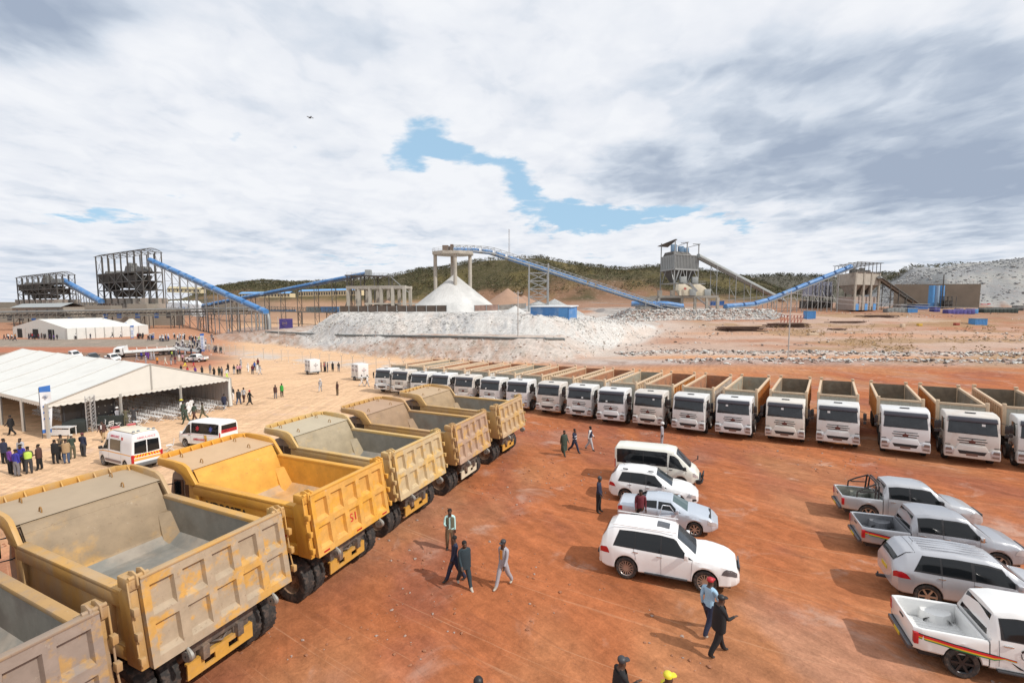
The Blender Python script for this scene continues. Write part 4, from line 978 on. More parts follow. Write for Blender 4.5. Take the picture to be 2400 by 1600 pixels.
# radio mast on the hill
b = MB(); p = at(1193, 614, 640); zt4 = at(1193, 537, 640).z; w_ = 1.3
for k in range(3): a = 2*PI*k/3; b.beam((p.x+w_*math.cos(a), p.y+w_*math.sin(a), p.z-6), (p.x+w_*.6*math.cos(a), p.y+w_*.6*math.sin(a), zt4), .28)
for i in range(22):
    z0 = p.z-6+(zt4-p.z+6)*i/22; z1 = p.z-6+(zt4-p.z+6)*(i+1)/22
    for k in range(3): a, c = 2*PI*k/3, 2*PI*(k+1)/3; b.beam((p.x+w_*.85*math.cos(a), p.y+w_*.85*math.sin(a), z0), (p.x+w_*.85*math.cos(c), p.y+w_*.85*math.sin(c), z1), .16)
tag(b.build('radio_mast', mat('mast_grey', (.36, .34, .34), .6)), 'slender lattice radio mast on the hill behind the stacking conveyor', 'mast')
# low buildings beyond
def longhouse(pa, pb, h, wallm, roofm, label, nwin=10, dep=7):
    e = empty('long_building', (0, 0, 0)); tag(e, label, 'building')
    d_ = (pb-pa); d_.z = 0; n_ = Vector((-d_.y, d_.x, 0)).normalized()*dep; up = Vector((0, 0, h))
    MB().hexa([pa, pb, pb+n_, pa+n_, pa+up, pb+up, pb+n_+up, pa+n_+up]).build('wall', wallm, e)
    r = up+Vector((0, 0, .1)); rg = up+Vector((0, 0, 1.8)); o = -n_.normalized()*.7
    MB().add([pa+r+o, pb+r+o, pb+rg+n_*.5, pa+rg+n_*.5, pa+r+n_-o, pb+r+n_-o], [(0,1,2,3), (3,2,5,4)]).build('roof', roofm, e, fix=False)
    for k in range(nwin):
        q = pa.lerp(pb, (k+.5)/nwin)-n_.normalized()*.06; t_ = d_.normalized()
        MB().hexa([q-t_*.6+Vector((0, 0, 1)), q+t_*.6+Vector((0, 0, 1)), q+t_*.6+Vector((0, 0, 1))+n_*.005, q-t_*.6+Vector((0, 0, 1))+n_*.005, q-t_*.6+up*.8, q+t_*.6+up*.8, q+t_*.6+up*.8+n_*.005, q-t_*.6+up*.8+n_*.005]).build('window', mat('dark_window', (.05, .05, .055), .3), e)
CREW = mat('cream_wall', (.58, .50, .32), .8); BROOF = mat('blue_roof', (.13, .32, .60), .45)
longhouse(at(700, 695, 400), at(842, 692, 380), 4.2, CREW, BROOF, 'long cream building with blue roof seen under the rising left conveyor', 24)
longhouse(at(560, 698, 410), at(680, 697, 400), 3.4, CREW, BROOF, 'farther low cream building with blue roof, left of the long one', 16)
longhouse(at(392, 685, 430), at(470, 687, 430), 3.6, CREW, mat('tan_roof', (.45, .38, .22), .7), 'cream block with tan roof on the red slope between tower and conveyor', 8)
longhouse(at(30, 743, 205), at(150, 743, 190), 4.0, mat('block_wall', (.27, .24, .20), .85, var=.1), GCOV, 'grey block building with flat roof behind the low gallery at far left', 5)
for (px0, px1, pt, pb, Y, lb) in [(-20, 150, 722, 748, 215, 'low grey block wall before the smaller screening tower'), (150, 262, 716, 746, 208, 'concrete block building left of the large screening tower foot'), (265, 410, 722, 742, 204, 'long low concrete wall in front of the large screening tower'), (300, 345, 712, 742, 200, 'small block hut in front of the large screening tower')]:
    a, c = at(px0, pb, Y), at(px1, pb, Y); b = MB().box(a.x, c.x, a.y, a.y+6, a.z-4, at(px0, pt, Y).z); w = b.build('block_building', MATS['block_wall']); tag(w, lb, 'building')
    n_ = int((c.x-a.x)/5)
    for k in range(n_):
        x = a.x+(c.x-a.x)*(k+.5)/n_; MB().box(x-1, x+1, a.y-.06, a.y-.005, a.z-.5, a.z+1.8).build('opening', mat('dark_window', (.05, .05, .055), .3) if k % 3 else DBLU, w)
# market-style white tents in the distance, blue containers, plant vehicles
for i, (px0, px1, py, Y, h, m, lb) in enumerate([(752, 797, 731, 250, 2.9, LBLU, 'bright blue container left of the unfinished concrete frame'), (718, 750, 731, 252, 2.8, mat('grey_container', (.22, .30, .32), .6), 'grey-green container beside the bright blue one'),
     (624, 690, 729, 246, .9, LBLU, 'low flat blue roof sheet stack right of the descending conveyor foot'), (1892, 1911, 748, 165, 3.0, LBLU, 'blue container cabin next to the red steel frames'),
     (1668, 1697, 716, 236, 2.6, DBLU, 'dark blue container under the crusher deck end'), (2286, 2313, 762, 178, 2.6, LBLU, 'small blue site hut with pale roof on the red field'), (2128, 2150, 733, 205, 2.2, LBLU, 'blue covered load beside the grey stores on the right')]):
    a = un(px0, py); c = at(px1, py, a.y); e = empty('container', (0, 0, 0)); tag(e, lb, 'container')
    zb = min(a.z, gz(c.x, c.y))-.1; hh = h*a.y/Y
    MB().box(a.x, c.x, a.y, a.y+3.0, zb, zb+hh).build('box', m, e)
    b = MB()
    for k in range(9): x = a.x+(c.x-a.x)*k/8; b.box(x-.08, x+.08, a.y-.08, a.y-.002, zb, zb+hh)
    b.build('rib', m, e); MB().box(a.x-.15, c.x+.15, a.y-.2, a.y+3.1, zb+hh, zb+hh+.15).build('roof', GCOV, e)
for k in range(9):
    p = at(404+k*7.4, 704, 300-k*3); zb = gz(p.x, p.y); e = MB(); s = 2.4
    e.add([(p.x-s, p.y-s, zb+7), (p.x+s, p.y-s, zb+7), (p.x+s, p.y+s, zb+7), (p.x-s, p.y+s, zb+7), (p.x, p.y, p.z)], [(0,1,4), (1,2,4), (2,3,4), (3,0,4)]).box(p.x-s, p.x+s, p.y-s, p.y+s, zb, zb+7)
    tag(e.build('peaked_tent', mat('far_canvas', (.62, .66, .70), .6)), 'tiny white peaked tent in the far row behind the conveyor legs', 'tent', 'tiny white peaked tents in a far row')
# ------------------------------------------------------------------ marquees
CAN = mat('white_canvas', (.62, .62, .59), .65, var=.03, vs=.5, col2=(.50, .49, .46), c2amt=.35, thr=(.5, .7), bump=.02, bs=1.2)
CANG = mat('gable_canvas', (.62, .61, .57), .65, var=.03, vs=.6)
CURT = mat('grey_curtain', (.40, .37, .36), .75, var=.06, vs=2)
ALU = mat('marquee_aluminium', (.50, .50, .48), .4, .5)
def marquee(name, L0, g, w, l, n, bay, eave, ridge, label, closed=False, hip=0.0, scallop=True):
    e = empty(name, (0, 0, 0)); tag(e, label, 'marquee')
    L0 = Vector((L0[0], L0[1], 0)); g = Vector((*g, 0)).normalized(); l = Vector((*l, 0)).normalized()
    def Q(a, b_, z): p = L0+g*a+l*b_; return Vector((p.x, p.y, z))
    T = bay*n
    # roof panels, sagging a little between frames
    for s in (0, 1):
        rows = []
        for i in range(n*4+1):
            f = i/4; sag = .07*abs(math.sin(PI*f))
            row = []
            for j in range(9):
                t_ = j/8; a = (w/2)*t_ if s == 0 else w-(w/2)*t_
                bb = f*bay
                if hip:
                    bb = max(min(bb, T-hip*t_), hip*t_)
                row.append(Q(a, bb, eave+(ridge-eave)*t_-sag*math.sin(PI*t_)-.12*math.sin(PI*t_)))
            rows.append(row)
        MB().grid(rows).build('roof_panel', CAN, e, smooth=30)
    if hip:
        for bb, sg in ((0, 1), (T, -1)):
            MB().add([Q(0, bb, eave), Q(w/2, bb+sg*hip, ridge), Q(w, bb, eave)], [(0,1,2)]).build('hip_panel', CANG, e, fix=False)
    b = MB()
    for i in range(n+1): 
        for s in (0, 1):
            if hip: continue
            pts = [Q((w/2)*t_ if s == 0 else w-(w/2)*t_, i*bay, eave+(ridge-eave)*t_-.12*math.sin(PI*t_)+.03) for t_ in [k/6 for k in range(7)]]
            b.tube(pts, .05, 5)
    if b.v: b.build('frame_rib', mat('seam_grey', (.46, .45, .43), .6), e)
    # posts
    for i in range(n+1):
        for a in (0, w):
            p = Q(a, i*bay, 0); z = gz(p.x, p.y); MB().box(p.x-.09, p.x+.09, p.y-.09, p.y+.09, z-.1, eave).build('post', ALU, e)
    for k in (1, 2):
        p = Q(w*k/3, 0, 0); MB().box(p.x-.08, p.x+.08, p.y-.08, p.y+.08, gz(p.x, p.y)-.1, eave+.02).build('post', ALU, e)
    # scalloped valance along the near gable and the near eave
    if scallop:
        for (f0, f1, nm) in ((Q(0, 0, eave), Q(w, 0, eave), 34), (Q(0, 0, eave), Q(0, T, eave), 60)):
            rows = [[], []]
            for i in range(nm*4+1):
                q = f0.lerp(f1, i/(nm*4)); rows[0].append(q+Vector((0, 0, .05))); rows[1].append(q-Vector((0, 0, .22+.10*abs(math.sin(PI*i/4)))))
            MB().grid(rows).build('valance', CANG, e, fix=False)
        MB().add([Q(0, -.02, eave), Q(w, -.02, eave), Q(w/2, -.02, ridge)], [(0,1,2)]).build('gable_panel', CANG, e, fix=False)
        b = MB(); b.beam(Q(w/2, -.06, eave), Q(w/2, -.06, ridge+.1), .10); b.beam(Q(0, -.05, eave), Q(w/2, -.05, ridge), .09); b.beam(Q(w, -.05, eave), Q(w/2, -.05, ridge), .09); b.build('gable_pole', ALU, e)
        MB().add([Q(0, T, eave), Q(w, T, eave), Q(w/2, T, ridge)], [(0,1,2)]).build('gable_panel', CANG, e, fix=False)
    return e, Q, T
MG, ML_ = (.47, .883), (-.883, .47)
e1, Q1, T1 = marquee('event_marquee', (-38.9, 38.6), MG, 15.4, ML_, 6, 5.25, 1.5, 4.0, 'big open white marquee in the left foreground, full of chairs')
def curtain(a0, b0, a1, b1, Q, zt, e, m=CURT, fold=.10, per=.55, name='side_wall'):
    p, q = Q(a0, b0, 0), Q(a1, b1, 0); n_ = max(6, int((q-p).length/per*4)); nn = Vector((-(q-p).y, (q-p).x, 0)).normalized(); rows = [[], []]
    for i in range(n_+1):
        c = p.lerp(q, i/n_)+nn*fold*math.sin(2*PI*i/4+.6*math.sin(i)); g_ = gz(c.x, c.y)
        rows[0].append(Vector((c.x, c.y, zt))); rows[1].append(Vector((c.x, c.y, g_)))
    return MB().grid(rows).build(name, m, e, smooth=70, fix=False)
curtain(15.3, .2, 15.3, T1, Q1, 1.5, e1); curtain(0, T1-.1, 15.4, T1-.1, Q1, 1.5, e1)
p = Q1(15.3, 0, 0); MB().tube([(p.x, p.y, gz(p.x, p.y)+.1), (p.x-.05, p.y, .4), (p.x, p.y, 1.5)], [.20, .16, .10], 10).build('tied_curtain', CAN, e1, smooth=60)
# second marquee, closed sides with doorways
gl2 = Vector((1, -.02)); 
z2 = ground(np.array([-150.0]), np.array([155.0]), False)[0]
A2 = at(157, 795, 143); B2 = at(33, 790, 152); C2 = at(325, 787, 158)
e2 = empty('closed_marquee', (0, 0, 0)); tag(e2, 'long closed white marquee with dark doorways on the far terrace', 'marquee')
zb2 = gz(A2.x, A2.y); 
ev = at(157, 769.5, 143).z; rdg = at(113, 745.5, 156).z
A2.z = B2.z = C2.z = 0
uA = C2-A2; vA = B2-A2
D2 = A2+uA+vA
def Q2m(a, b_, z): q = A2+uA*a+vA*b_; return Vector((q.x, q.y, z))
def wallq(p, q, z0, z1, m, nm='side_wall'): return MB().add([(p.x, p.y, z0), (q.x, q.y, z0), (q.x, q.y, z1), (p.x, p.y, z1)], [(0,1,2,3)]).build(nm, m, e2, fix=False)
gzz = min(gz(*Q2m(a, b_, 0).xy) for a in (0, 1) for b_ in (0, 1))-.2
wallq(Q2m(0, 0, 0), Q2m(1, 0, 0), gzz, ev, CAN); wallq(Q2m(0, 0, 0), Q2m(0, 1, 0), gzz, ev, CANG); wallq(Q2m(1, 0, 0), Q2m(1, 1, 0), gzz, ev, CAN); wallq(Q2m(0, 1, 0), Q2m(1, 1, 0), gzz, ev, CAN)
MB().add([Q2m(0, 0, ev), Q2m(1, 0, ev), Q2m(.86, .5, rdg), Q2m(.0, .5, rdg)], [(0,1,2,3)]).build('roof_panel', CAN, e2, fix=False)
MB().add([Q2m(0, 1, ev), Q2m(1, 1, ev), Q2m(.86, .5, rdg), Q2m(.0, .5, rdg)], [(0,1,2,3)]).build('roof_panel', CAN, e2, fix=False)
MB().add([Q2m(0, 0, ev), Q2m(0, 1, ev), Q2m(.0, .5, rdg)], [(0,1,2)]).build('gable_panel', CANG, e2, fix=False)
MB().add([Q2m(1, 0, ev), Q2m(1, 1, ev), Q2m(.86, .5, rdg)], [(0,1,2)]).build('hip_panel', CANG, e2, fix=False)
for f0, f1 in ((.22, .33), (.52, .62), (.83, .92)):
    p, q = Q2m(-.004, f0, 0), Q2m(-.004, f1, 0); MB().hexa([(p.x, p.y, gzz), (q.x, q.y, gzz), (q.x+.05, q.y, gzz), (p.x+.05, p.y, gzz), (p.x, p.y, ev-.5), (q.x, q.y, ev-.5), (q.x+.05, q.y, ev-.5), (p.x+.05, p.y, ev-.5)]).build('doorway', mat('dark_interior', (.02, .02, .02), .9), e2)
b = MB()
for k in range(9): p = Q2m(k/8, -.006, 0); b.beam((p.x, p.y, gzz), (p.x, p.y, ev), .12)
for k in range(5): p = Q2m(-.004, k/4, 0); b.beam((p.x, p.y, gzz), (p.x, p.y, ev), .12)
b.build('seam', ALU, e2)
p = at(310, 790, 165); zt_ = at(310, 749, 165).z; zg = gz(p.x, p.y); s = 3.3
b = MB()
lv = [(1.0, ev-.2), (.62, ev+.25), (.33, ev+1.1), (.12, ev+2.1), (.015, zt_)]
rows = [[(p.x+s*f*cx_, p.y+s*f*cy_, z) for cx_, cy_ in ((-1, -1), (1, -1), (1, 1), (-1, 1))] for f, z in lv]
b.grid(rows, closed=True)
et = empty('pagoda_tent', (0, 0, 0)); tag(et, 'small peaked white tent at the right end of the closed marquee', 'tent')
b.build('roof', CAN, et, fix=True); MB().box(p.x-s, p.x+s, p.y-s, p.y+s, zg-.2, ev-.2).build('side_wall', CAN, et)
# ------------------------------------------------------------------ folding chairs
CHW = mat('white_resin', (.66, .66, .66), .4)
def chair():
    """local x right, y forward (the way the sitter faces)"""
    e = empty('folding_chair', (0, 0, 0))
    b = MB(); b.box(-.20, .20, -.19, .20, .43, .465); b.build('seat', CHW, e, bevel=.012)
    b = MB(); b.box(-.20, .20, -.285, -.262, .60, .66); b.box(-.20, .20, -.315, -.29, .78, .86)
    for s in (-1, 1): b.beam((s*.20, -.24, .44), (s*.20, -.30, .86), .030, .03)
    b.build('backrest', CHW, e)
    b = MB()
    for s in (-1, 1): b.beam((s*.215, -.24, .46), (s*.215, .22, .0), .028); b.beam((s*.19, .20, .44), (s*.19, -.28, .0), .028)
    b.beam((-.21, .17, .07), (.21, .17, .07), .02); b.beam((-.19, -.20, .10), (.19, -.20, .10), .02)
    b.build('leg_frame', CHW, e)
    return e
ct = collect(chair())
ROWN = ['first row of white folding chairs, nearest the screens', 'second row of white folding chairs from the screens', 'third row of white folding chairs from the screens', 'fourth row of white folding chairs from the screens', 'middle row of white folding chairs under the open marquee',
        'row of white folding chairs just past the middle marquee post', 'row of white folding chairs right of the middle marquee post', 'row of white folding chairs left of the right-hand marquee post', 'row of white folding chairs at the right-hand marquee post', 'row of white folding chairs right of the right-hand post', 'last row of white folding chairs, beside the grey curtain']
ang_f = math.atan2(-MG[1], -MG[0])-PI/2
for r_ in range(11):
    a = 3.6+r_*1.02
    n_ = 24
    for k in range(n_):
        if r_ == 7 and k < 2: continue
        q = Q1(a+rnd.uniform(-.04, .04), .1-.45*(r_ % 3)+k*.60-(.9 if r_ > 1 else 0)+(.9 if k > 11 else 0), 0)
        c = copy_tree(ct); c.location = (q.x, q.y, gz(q.x, q.y)); c.rotation_euler = (0, 0, ang_f+rnd.uniform(-.07, .07))
        tag(c, 'folding chair in the '+ROWN[r_] if False else 'white folding chair in the '+ROWN[r_].replace(' of white folding chairs', ' of chairs'), 'chair', ROWN[r_])
for (px, py, rz, lb) in [(243, 1002, .4, 'loose white folding chair beside the dark screens'), (256, 1008, 1.4, 'white folding chair turned aside, right of the loose one by the screens'), (398, 1056, 2.2, 'single white folding chair standing between the two ambulances'),
                          (480, 942, -.6, 'white folding chair at the curtain end, set slightly apart'), (492, 938, .3, 'white folding chair nearest the tied curtain')]:
    q = un(px, py); c = copy_tree(ct); c.location = q; c.rotation_euler = (0, 0, rz); tag(c, lb, 'chair')
rmtree_ = None
def rmt(tr):
    for c in tr[1]: rmt(c)
    bpy.data.objects.remove(tr[0])
rmt(ct)
# ------------------------------------------------------------------ screens, truss, stage table, banners
SCR = mat('screen_black', (.012, .012, .014), .35); 
def Qg(a, b_): q = Q1(a, b_, 0); return q, gz(q.x, q.y)
e = empty('led_screen', (0, 0, 0)); tag(e, 'dark video screen on a stand left of the lattice truss, under the marquee corner', 'screen')
for (a0, a1, bb, z0, z1, ee) in ((1.2, 2.9, .9, 1.0, 3.0, e),):
    p, g0 = Qg(a0, bb); q, g1 = Qg(a1, bb); n_ = Vector((ML_[0], ML_[1], 0))*.12
    MB().hexa([(p.x, p.y, g0+z0), (q.x, q.y, g0+z0), (q.x+n_.x, q.y+n_.y, g0+z0), (p.x+n_.x, p.y+n_.y, g0+z0), (p.x, p.y, g0+z1), (q.x, q.y, g0+z1), (q.x+n_.x, q.y+n_.y, g0+z1), (p.x+n_.x, p.y+n_.y, g0+z1)]).build('screen', SCR, ee)
    b = MB()
    for f in (.1, .9): c = p.lerp(q, f); b.beam((c.x, c.y, g0), (c.x, c.y, g0+z1), .06)
    b.build('stand', DKM, ee)
e = empty('led_screen', (0, 0, 0)); tag(e, 'dark video screen wall with grey fittings right of the lattice truss', 'screen')
p, g0 = Qg(3.05, .7); q, g1 = Qg(5.0, .7); n_ = Vector((ML_[0], ML_[1], 0))*.14
MB().hexa([(p.x, p.y, g0+1.1), (q.x, q.y, g0+1.1), (q.x+n_.x, q.y+n_.y, g0+1.1), (p.x+n_.x, p.y+n_.y, g0+1.1), (p.x, p.y, g0+3.1), (q.x, q.y, g0+3.1), (q.x+n_.x, q.y+n_.y, g0+3.1), (p.x+n_.x, p.y+n_.y, g0+3.1)]).build('screen', SCR, e)
b = MB()
for k in range(4):
    for j in range(3): c = p.lerp(q, (k+.5)/4); b.box(c.x-.10, c.x+.02, c.y-.10, c.y-.04, g0+1.35+.62*j, g0+1.42+.62*j)
b.build('bracket', mat('worn_steel', (.34, .33, .30), .5, .5), e)
b = MB()
for f in (.05, .95): c = p.lerp(q, f); b.beam((c.x, c.y, g0), (c.x, c.y, g0+3.1), .07)
b.build('stand', DKM, e)
p, g0 = Qg(4.3, -.1); c0 = MB()
c0.hexa([(p.x-1.0, p.y-.5, g0), (p.x+.8, p.y+.3, g0), (p.x+.6, p.y+.9, g0), (p.x-1.2, p.y+.1, g0), (p.x-.9, p.y-.4, g0+1.15), (p.x+.8, p.y+.3, g0+1.0), (p.x+.6, p.y+.8, g0+1.0), (p.x-1.1, p.y+.1, g0+1.15)])
tag(c0.build('equipment_cases', mat('black_cloth', (.025, .03, .028), .9, bump=.03, bs=5)), 'black-draped equipment stack at the foot of the right screen', 'equipment')
p, g0 = Qg(1.9, .2); tag(MB().hexa([(p.x-.9, p.y-.4, g0), (p.x+.5, p.y+.2, g0), (p.x+.3, p.y+.8, g0), (p.x-1.1, p.y+.2, g0), (p.x-.9, p.y-.4, g0+.95), (p.x+.5, p.y+.2, g0+.95), (p.x+.3, p.y+.8, g0+1.2), (p.x-1.1, p.y+.2, g0+1.2)]).build('equipment_cases', MATS['black_cloth'], bevel=.03), 'dark equipment desk below the left screen', 'equipment')
for a_, lb in ((2.85, 'silver lattice truss pillar between the two dark screens'),):
    p, g0 = Qg(a_, -.1); b = MB(); s = .22
    for dx_ in (-s, s):
        for dy_ in (-s, s): b.beam((p.x+dx_, p.y+dy_, g0), (p.x+dx_, p.y+dy_, 1.75), .055)
    k = 0; z = g0
    while z < 1.6:
        for (ax, ay, bx, by) in ((-s, -s, s, -s), (s, -s, s, s), (s, s, -s, s), (-s, s, -s, -s)): b.beam((p.x+ax, p.y+ay, z), (p.x+bx, p.y+by, z+.32), .035)
        z += .32; k += 1
    tag(b.build('lighting_truss', mat('truss_silver', (.52, .53, .55), .35, .6)), lb, 'truss')
q = un(148, 1020); b = MB(); b.box(q.x-.9, q.x+.9, q.y-.35, q.y+.35, q.z+.72, q.z+.78)
for sx in (-.85, .85):
    for sy in (-.3, .3): b.beam((q.x+sx, q.y+sy, q.z), (q.x+sx, q.y+sy, q.z+.72), .05)
b.box(q.x-.85, q.x+.85, q.y-.32, q.y-.30, q.z+.1, q.z+.6); tag(b.build('work_table', CHW), 'white-framed table by the marquee corner post', 'table')
for (px, py, w_, lb) in ((163, 1004, .55, 'left brown wicker armchair behind the white-framed table'), (180, 1004, .55, 'right brown wicker armchair behind the white-framed table')):
    q = un(px, py); e = empty('armchair', (q.x, q.y, q.z), .6); tag(e, lb, 'armchair'); m_ = mat('wicker_tan', (.42, .29, .17), .8, bump=.01, bs=60)
    MB().box(-.33, .33, -.3, .3, .15, .45).build('seat', m_, e, bevel=.06); MB().hexa([(-.36, -.38, .2), (.36, -.38, .2), (.36, -.26, .2), (-.36, -.26, .2), (-.30, -.48, 1.1), (.30, -.48, 1.1), (.30, -.38, 1.1), (-.30, -.38, 1.1)]).build('backrest', m_, e, bevel=.05)
    for s in (-1, 1): MB().box(s*.28, s*.38, -.35, .28, .1, .66).build('armrest', m_, e, bevel=.04)
BB = mat('banner_blue', (.04, .16, .50), .5); BW = mat('banner_white', (.68, .70, .74), .55); BI = mat('banner_ink', (.20, .22, .30), .6)
def feather(px, py, h, w, rz, label, words, dark_crest=True, vertical=False):
    q = un(px, py); e = empty('feather_banner', (q.x, q.y, q.z), rz); tag(e, label, 'banner', None)
    b = MB(); pts = [(0, 0, 0), (0, 0, h*.7), (.02*h, 0, h*.93), (.05*h, 0, h)]; b.tube([(-.02, 0, 0), (-.02, 0, h*.98)], .025, 6); b.build('pole', DKM, e)
    n = 26; rows = []
    for i in range(n+1):
        f = i/n; z = h*.10+h*.90*f; ww = w*(.78+.22*min(1, f*1.5)) if not vertical else w
        row = []
        for k in range(7):
            g = k/6; row.append((g*ww+.02*math.sin(f*5), .05*math.sin(f*9+g*3)*g, z+(.10*h*.25*(g) if i == n else 0)))
        rows.append(row)
    sail = MB().grid(rows[2:-3]).build('sail', BW, e, smooth=60, fix=False)
    MB().grid(rows[:3]).build('blue_hem', BB, e, smooth=60, fix=False); MB().grid(rows[-4:]).build('blue_head', BB, e, smooth=60, fix=False)
    for f, s in words:
        if s == '*':                                                          # crest: small radial ornament
            c = MB()
            for k in range(7):
                a = PI*(.08+.84*k/6); c.beam((w*.5, -.08, h*f), (w*.5+w*.26*math.cos(a), -.08, h*f+w*.26*math.sin(a)), .05, .01)
            c.prism([(w*.40, h*f-.14), (w*.60, h*f-.14), (w*.56, h*f+.02), (w*.44, h*f+.02)], -.085, -.075, 'y')
            c.build('crest', BI, e)
        else:
            c = MB()                                                          # unreadable line of small lettering, kept as short strokes
            for k in range(len(s)): c.box(w*(.22+.56*k/len(s)), w*(.22+.56*(k+.7)/len(s)), -.085, -.075, h*f-.07, h*f+.07)
            c.build('lettering', BB, e)
    return e
W7 = [(.22, '*'), (.38, 'iiii'), (.50, 'iii'), (.62, 'iiii'), (.80, '*')]
feather(101, 1027, 4.35, .72, R(32), 'tall blue and white feather banner at the near marquee corner', W7)
feather(291, 785, 4.2, 1.1, R(5), 'left feather banner in front of the closed marquee', W7[1:4])
feather(307, 795, 4.2, 1.1, R(5), 'right, lower feather banner in front of the closed marquee', W7[1:4])
feather(471, 827, 5.0, 1.0, R(5), 'straight blue and white banner above the dense crowd', [(.25+.08*k, 'iiiii') for k in range(8)], vertical=True)
# small posts and open trailers on the left yard
def box_trailer(px, py, rz, label, tint):
    q = un(px, py); e = empty('box_trailer', (q.x, q.y, q.z), rz); tag(e, label, 'trailer')
    W_ = mat('trailer_white', (.66, .66, .66), .45, var=.04)
    bx = MB().box(-1.05, 1.05, -.9, .9, .55, 2.6).build('box', W_, e, bevel=.03)
    MB().box(-1.15, 1.15, -.95, .95, .42, .56).build('frame', mat('galvanised_steel', (.3, .31, .31)), e)
    for s in (-1, 1): tyre(e, 0, s*.98, .33, .33, .2, s, mat('steel_rim', (.30, .29, .28), .5, .5), axis='y')
    b = MB(); b.beam((1.1, .5, .48), (2.2, 0, .48), .08); b.beam((1.1, -.5, .48), (2.2, 0, .48), .08); b.tube([(2.1, 0, 0), (2.1, 0, .6)], .03, 6); b.build('drawbar', DKM, e)
    ink = mat('print_grey', (.20, .18, .19), .6); pk = mat('print_'+tint[0], tint[1], .6)
    for s, f in ((1, 'end'), (1, 'side')):
        b = MB(); c = MB()
        for x0 in ((.1,) if f == 'end' else (-.5, .5)):
            def T(u_, z): return (1.062, u_, z) if f == 'end' else (u_, -.912, z)
            y = x0; pts = [(y, 1.0), (y+.02, 1.5)]
            def br(a_, b_, t_): 
                p0, p1 = T(*a_), T(*b_); b.beam(p0, p1, t_, .01, up=(1, 0, 0) if f == 'end' else (0, 1, 0))
            br((y, .9), (y, 1.5), .05)
            for k in range(5): a = PI*(.12+.19*k); br((y, 1.4), (y+.38*math.cos(a), 1.45+.5*math.sin(a)), .03); c.beam(T(y+.2*math.cos(a), 1.5+.3*math.sin(a)), T(y+.42*math.cos(a), 1.45+.55*math.sin(a)), .10, .01, up=(1, 0, 0) if f == 'end' else (0, 1, 0)) if k % 2 == 0 else None
        b.build('tree_print', ink, bx); c.build('leaf_print', pk, bx)
    for yy in (-.5, .5): MB().box(yy-.18, yy+.18, -.92, -.90, 2.15, 2.4).build('vent', ink, bx)
    return e
box_trailer(733, 876, R(-42), 'left white box trailer printed with dark trees, people beside it', ('grey', (.35, .33, .34)))
box_trailer(844, 890, R(-42), 'right white box trailer printed with reddish trees, next to the first tipper', ('pink', (.50, .22, .24)))
# Y-topped concrete fence posts
FP = mat('fence_concrete', (.50, .42, .34), .85)
pts = [(498, 812, 843), (512, 813, 845), (526, 814, 846), (539, 807, 829), (553, 808, 831), (572, 810, 835), (595, 812, 838), (618, 815, 843), (640, 816, 846), (660, 818, 850), (676, 821, 853), (709, 824, 856), (729, 826, 858), (750, 827, 860), (772, 829, 861), (801, 830, 864), (827, 832, 866), (852, 835, 869), (882, 838, 871), (913, 839, 873), (946, 841, 876), (978, 843, 878), (1000, 846, 880)]
proto_p = None
for i, (x, yt, yb) in enumerate(pts):
    yb = 826+ (x-498)*.118
    q = un(x, yb)
    if proto_p is None:
        b = MB(); b.beam((0, 0, -.3), (0, 0, 2.3), .13); b.beam((0, 0, 2.25), (-.32, 0, 2.75), .09); b.beam((0, 0, 2.25), (.32, 0, 2.75), .09); o = b.build('fence_post', FP); proto_p = o
    else: o = proto_p.copy(); C.objects.link(o)
    o.location = q; o.rotation_euler = (0, 0, R(15)+rnd.uniform(-.3, .3))
    tag(o, 'Y-topped pale fence post in the line behind the yard', 'post', 'Y-topped fence posts in a line')
# ------------------------------------------------------------------ yellow mining tippers
def ymats(k, paint, dust, amt, tail_amt, in_amt):
    P = mat('yellow_body_paint_%d' % k, paint, .55, var=.06, vs=.7, col2=dust, c2amt=amt, thr=(.38, .58), bump=.004, bs=25, stretch=(1, 1, .45), detail=10)
    T_ = mat('yellow_tailgate_paint_%d' % k, paint, .6, var=.14, vs=1.5, col2=dust, c2amt=tail_amt, thr=(.42, .52), bump=.003, bs=30, detail=14)
    dk = tuple(q*.62 for q in dust) if in_amt > .5 else dust
    I = mat('yellow_tray_lining_%d' % k, paint, .65, var=.16, vs=.8, col2=dk, c2amt=in_amt, thr=(.30, .52), detail=10)
    I2 = mat('yellow_side_lining_%d' % k, (.22, .205, .175) if in_amt > .5 else paint, .7, var=.18, vs=.8, col2=dk, c2amt=in_amt*.6, detail=10)
    F = mat('tray_floor_steel_%d' % k, tuple(.5*a+.5*b_ for a, b_ in zip(paint, dust)) if in_amt < .5 else (.21, .205, .185), .75, var=.15, vs=.9, col2=(.36, .30, .24), c2amt=.6)
    return P, T_, I, F, I2
YEL = (.56, .30, .055)
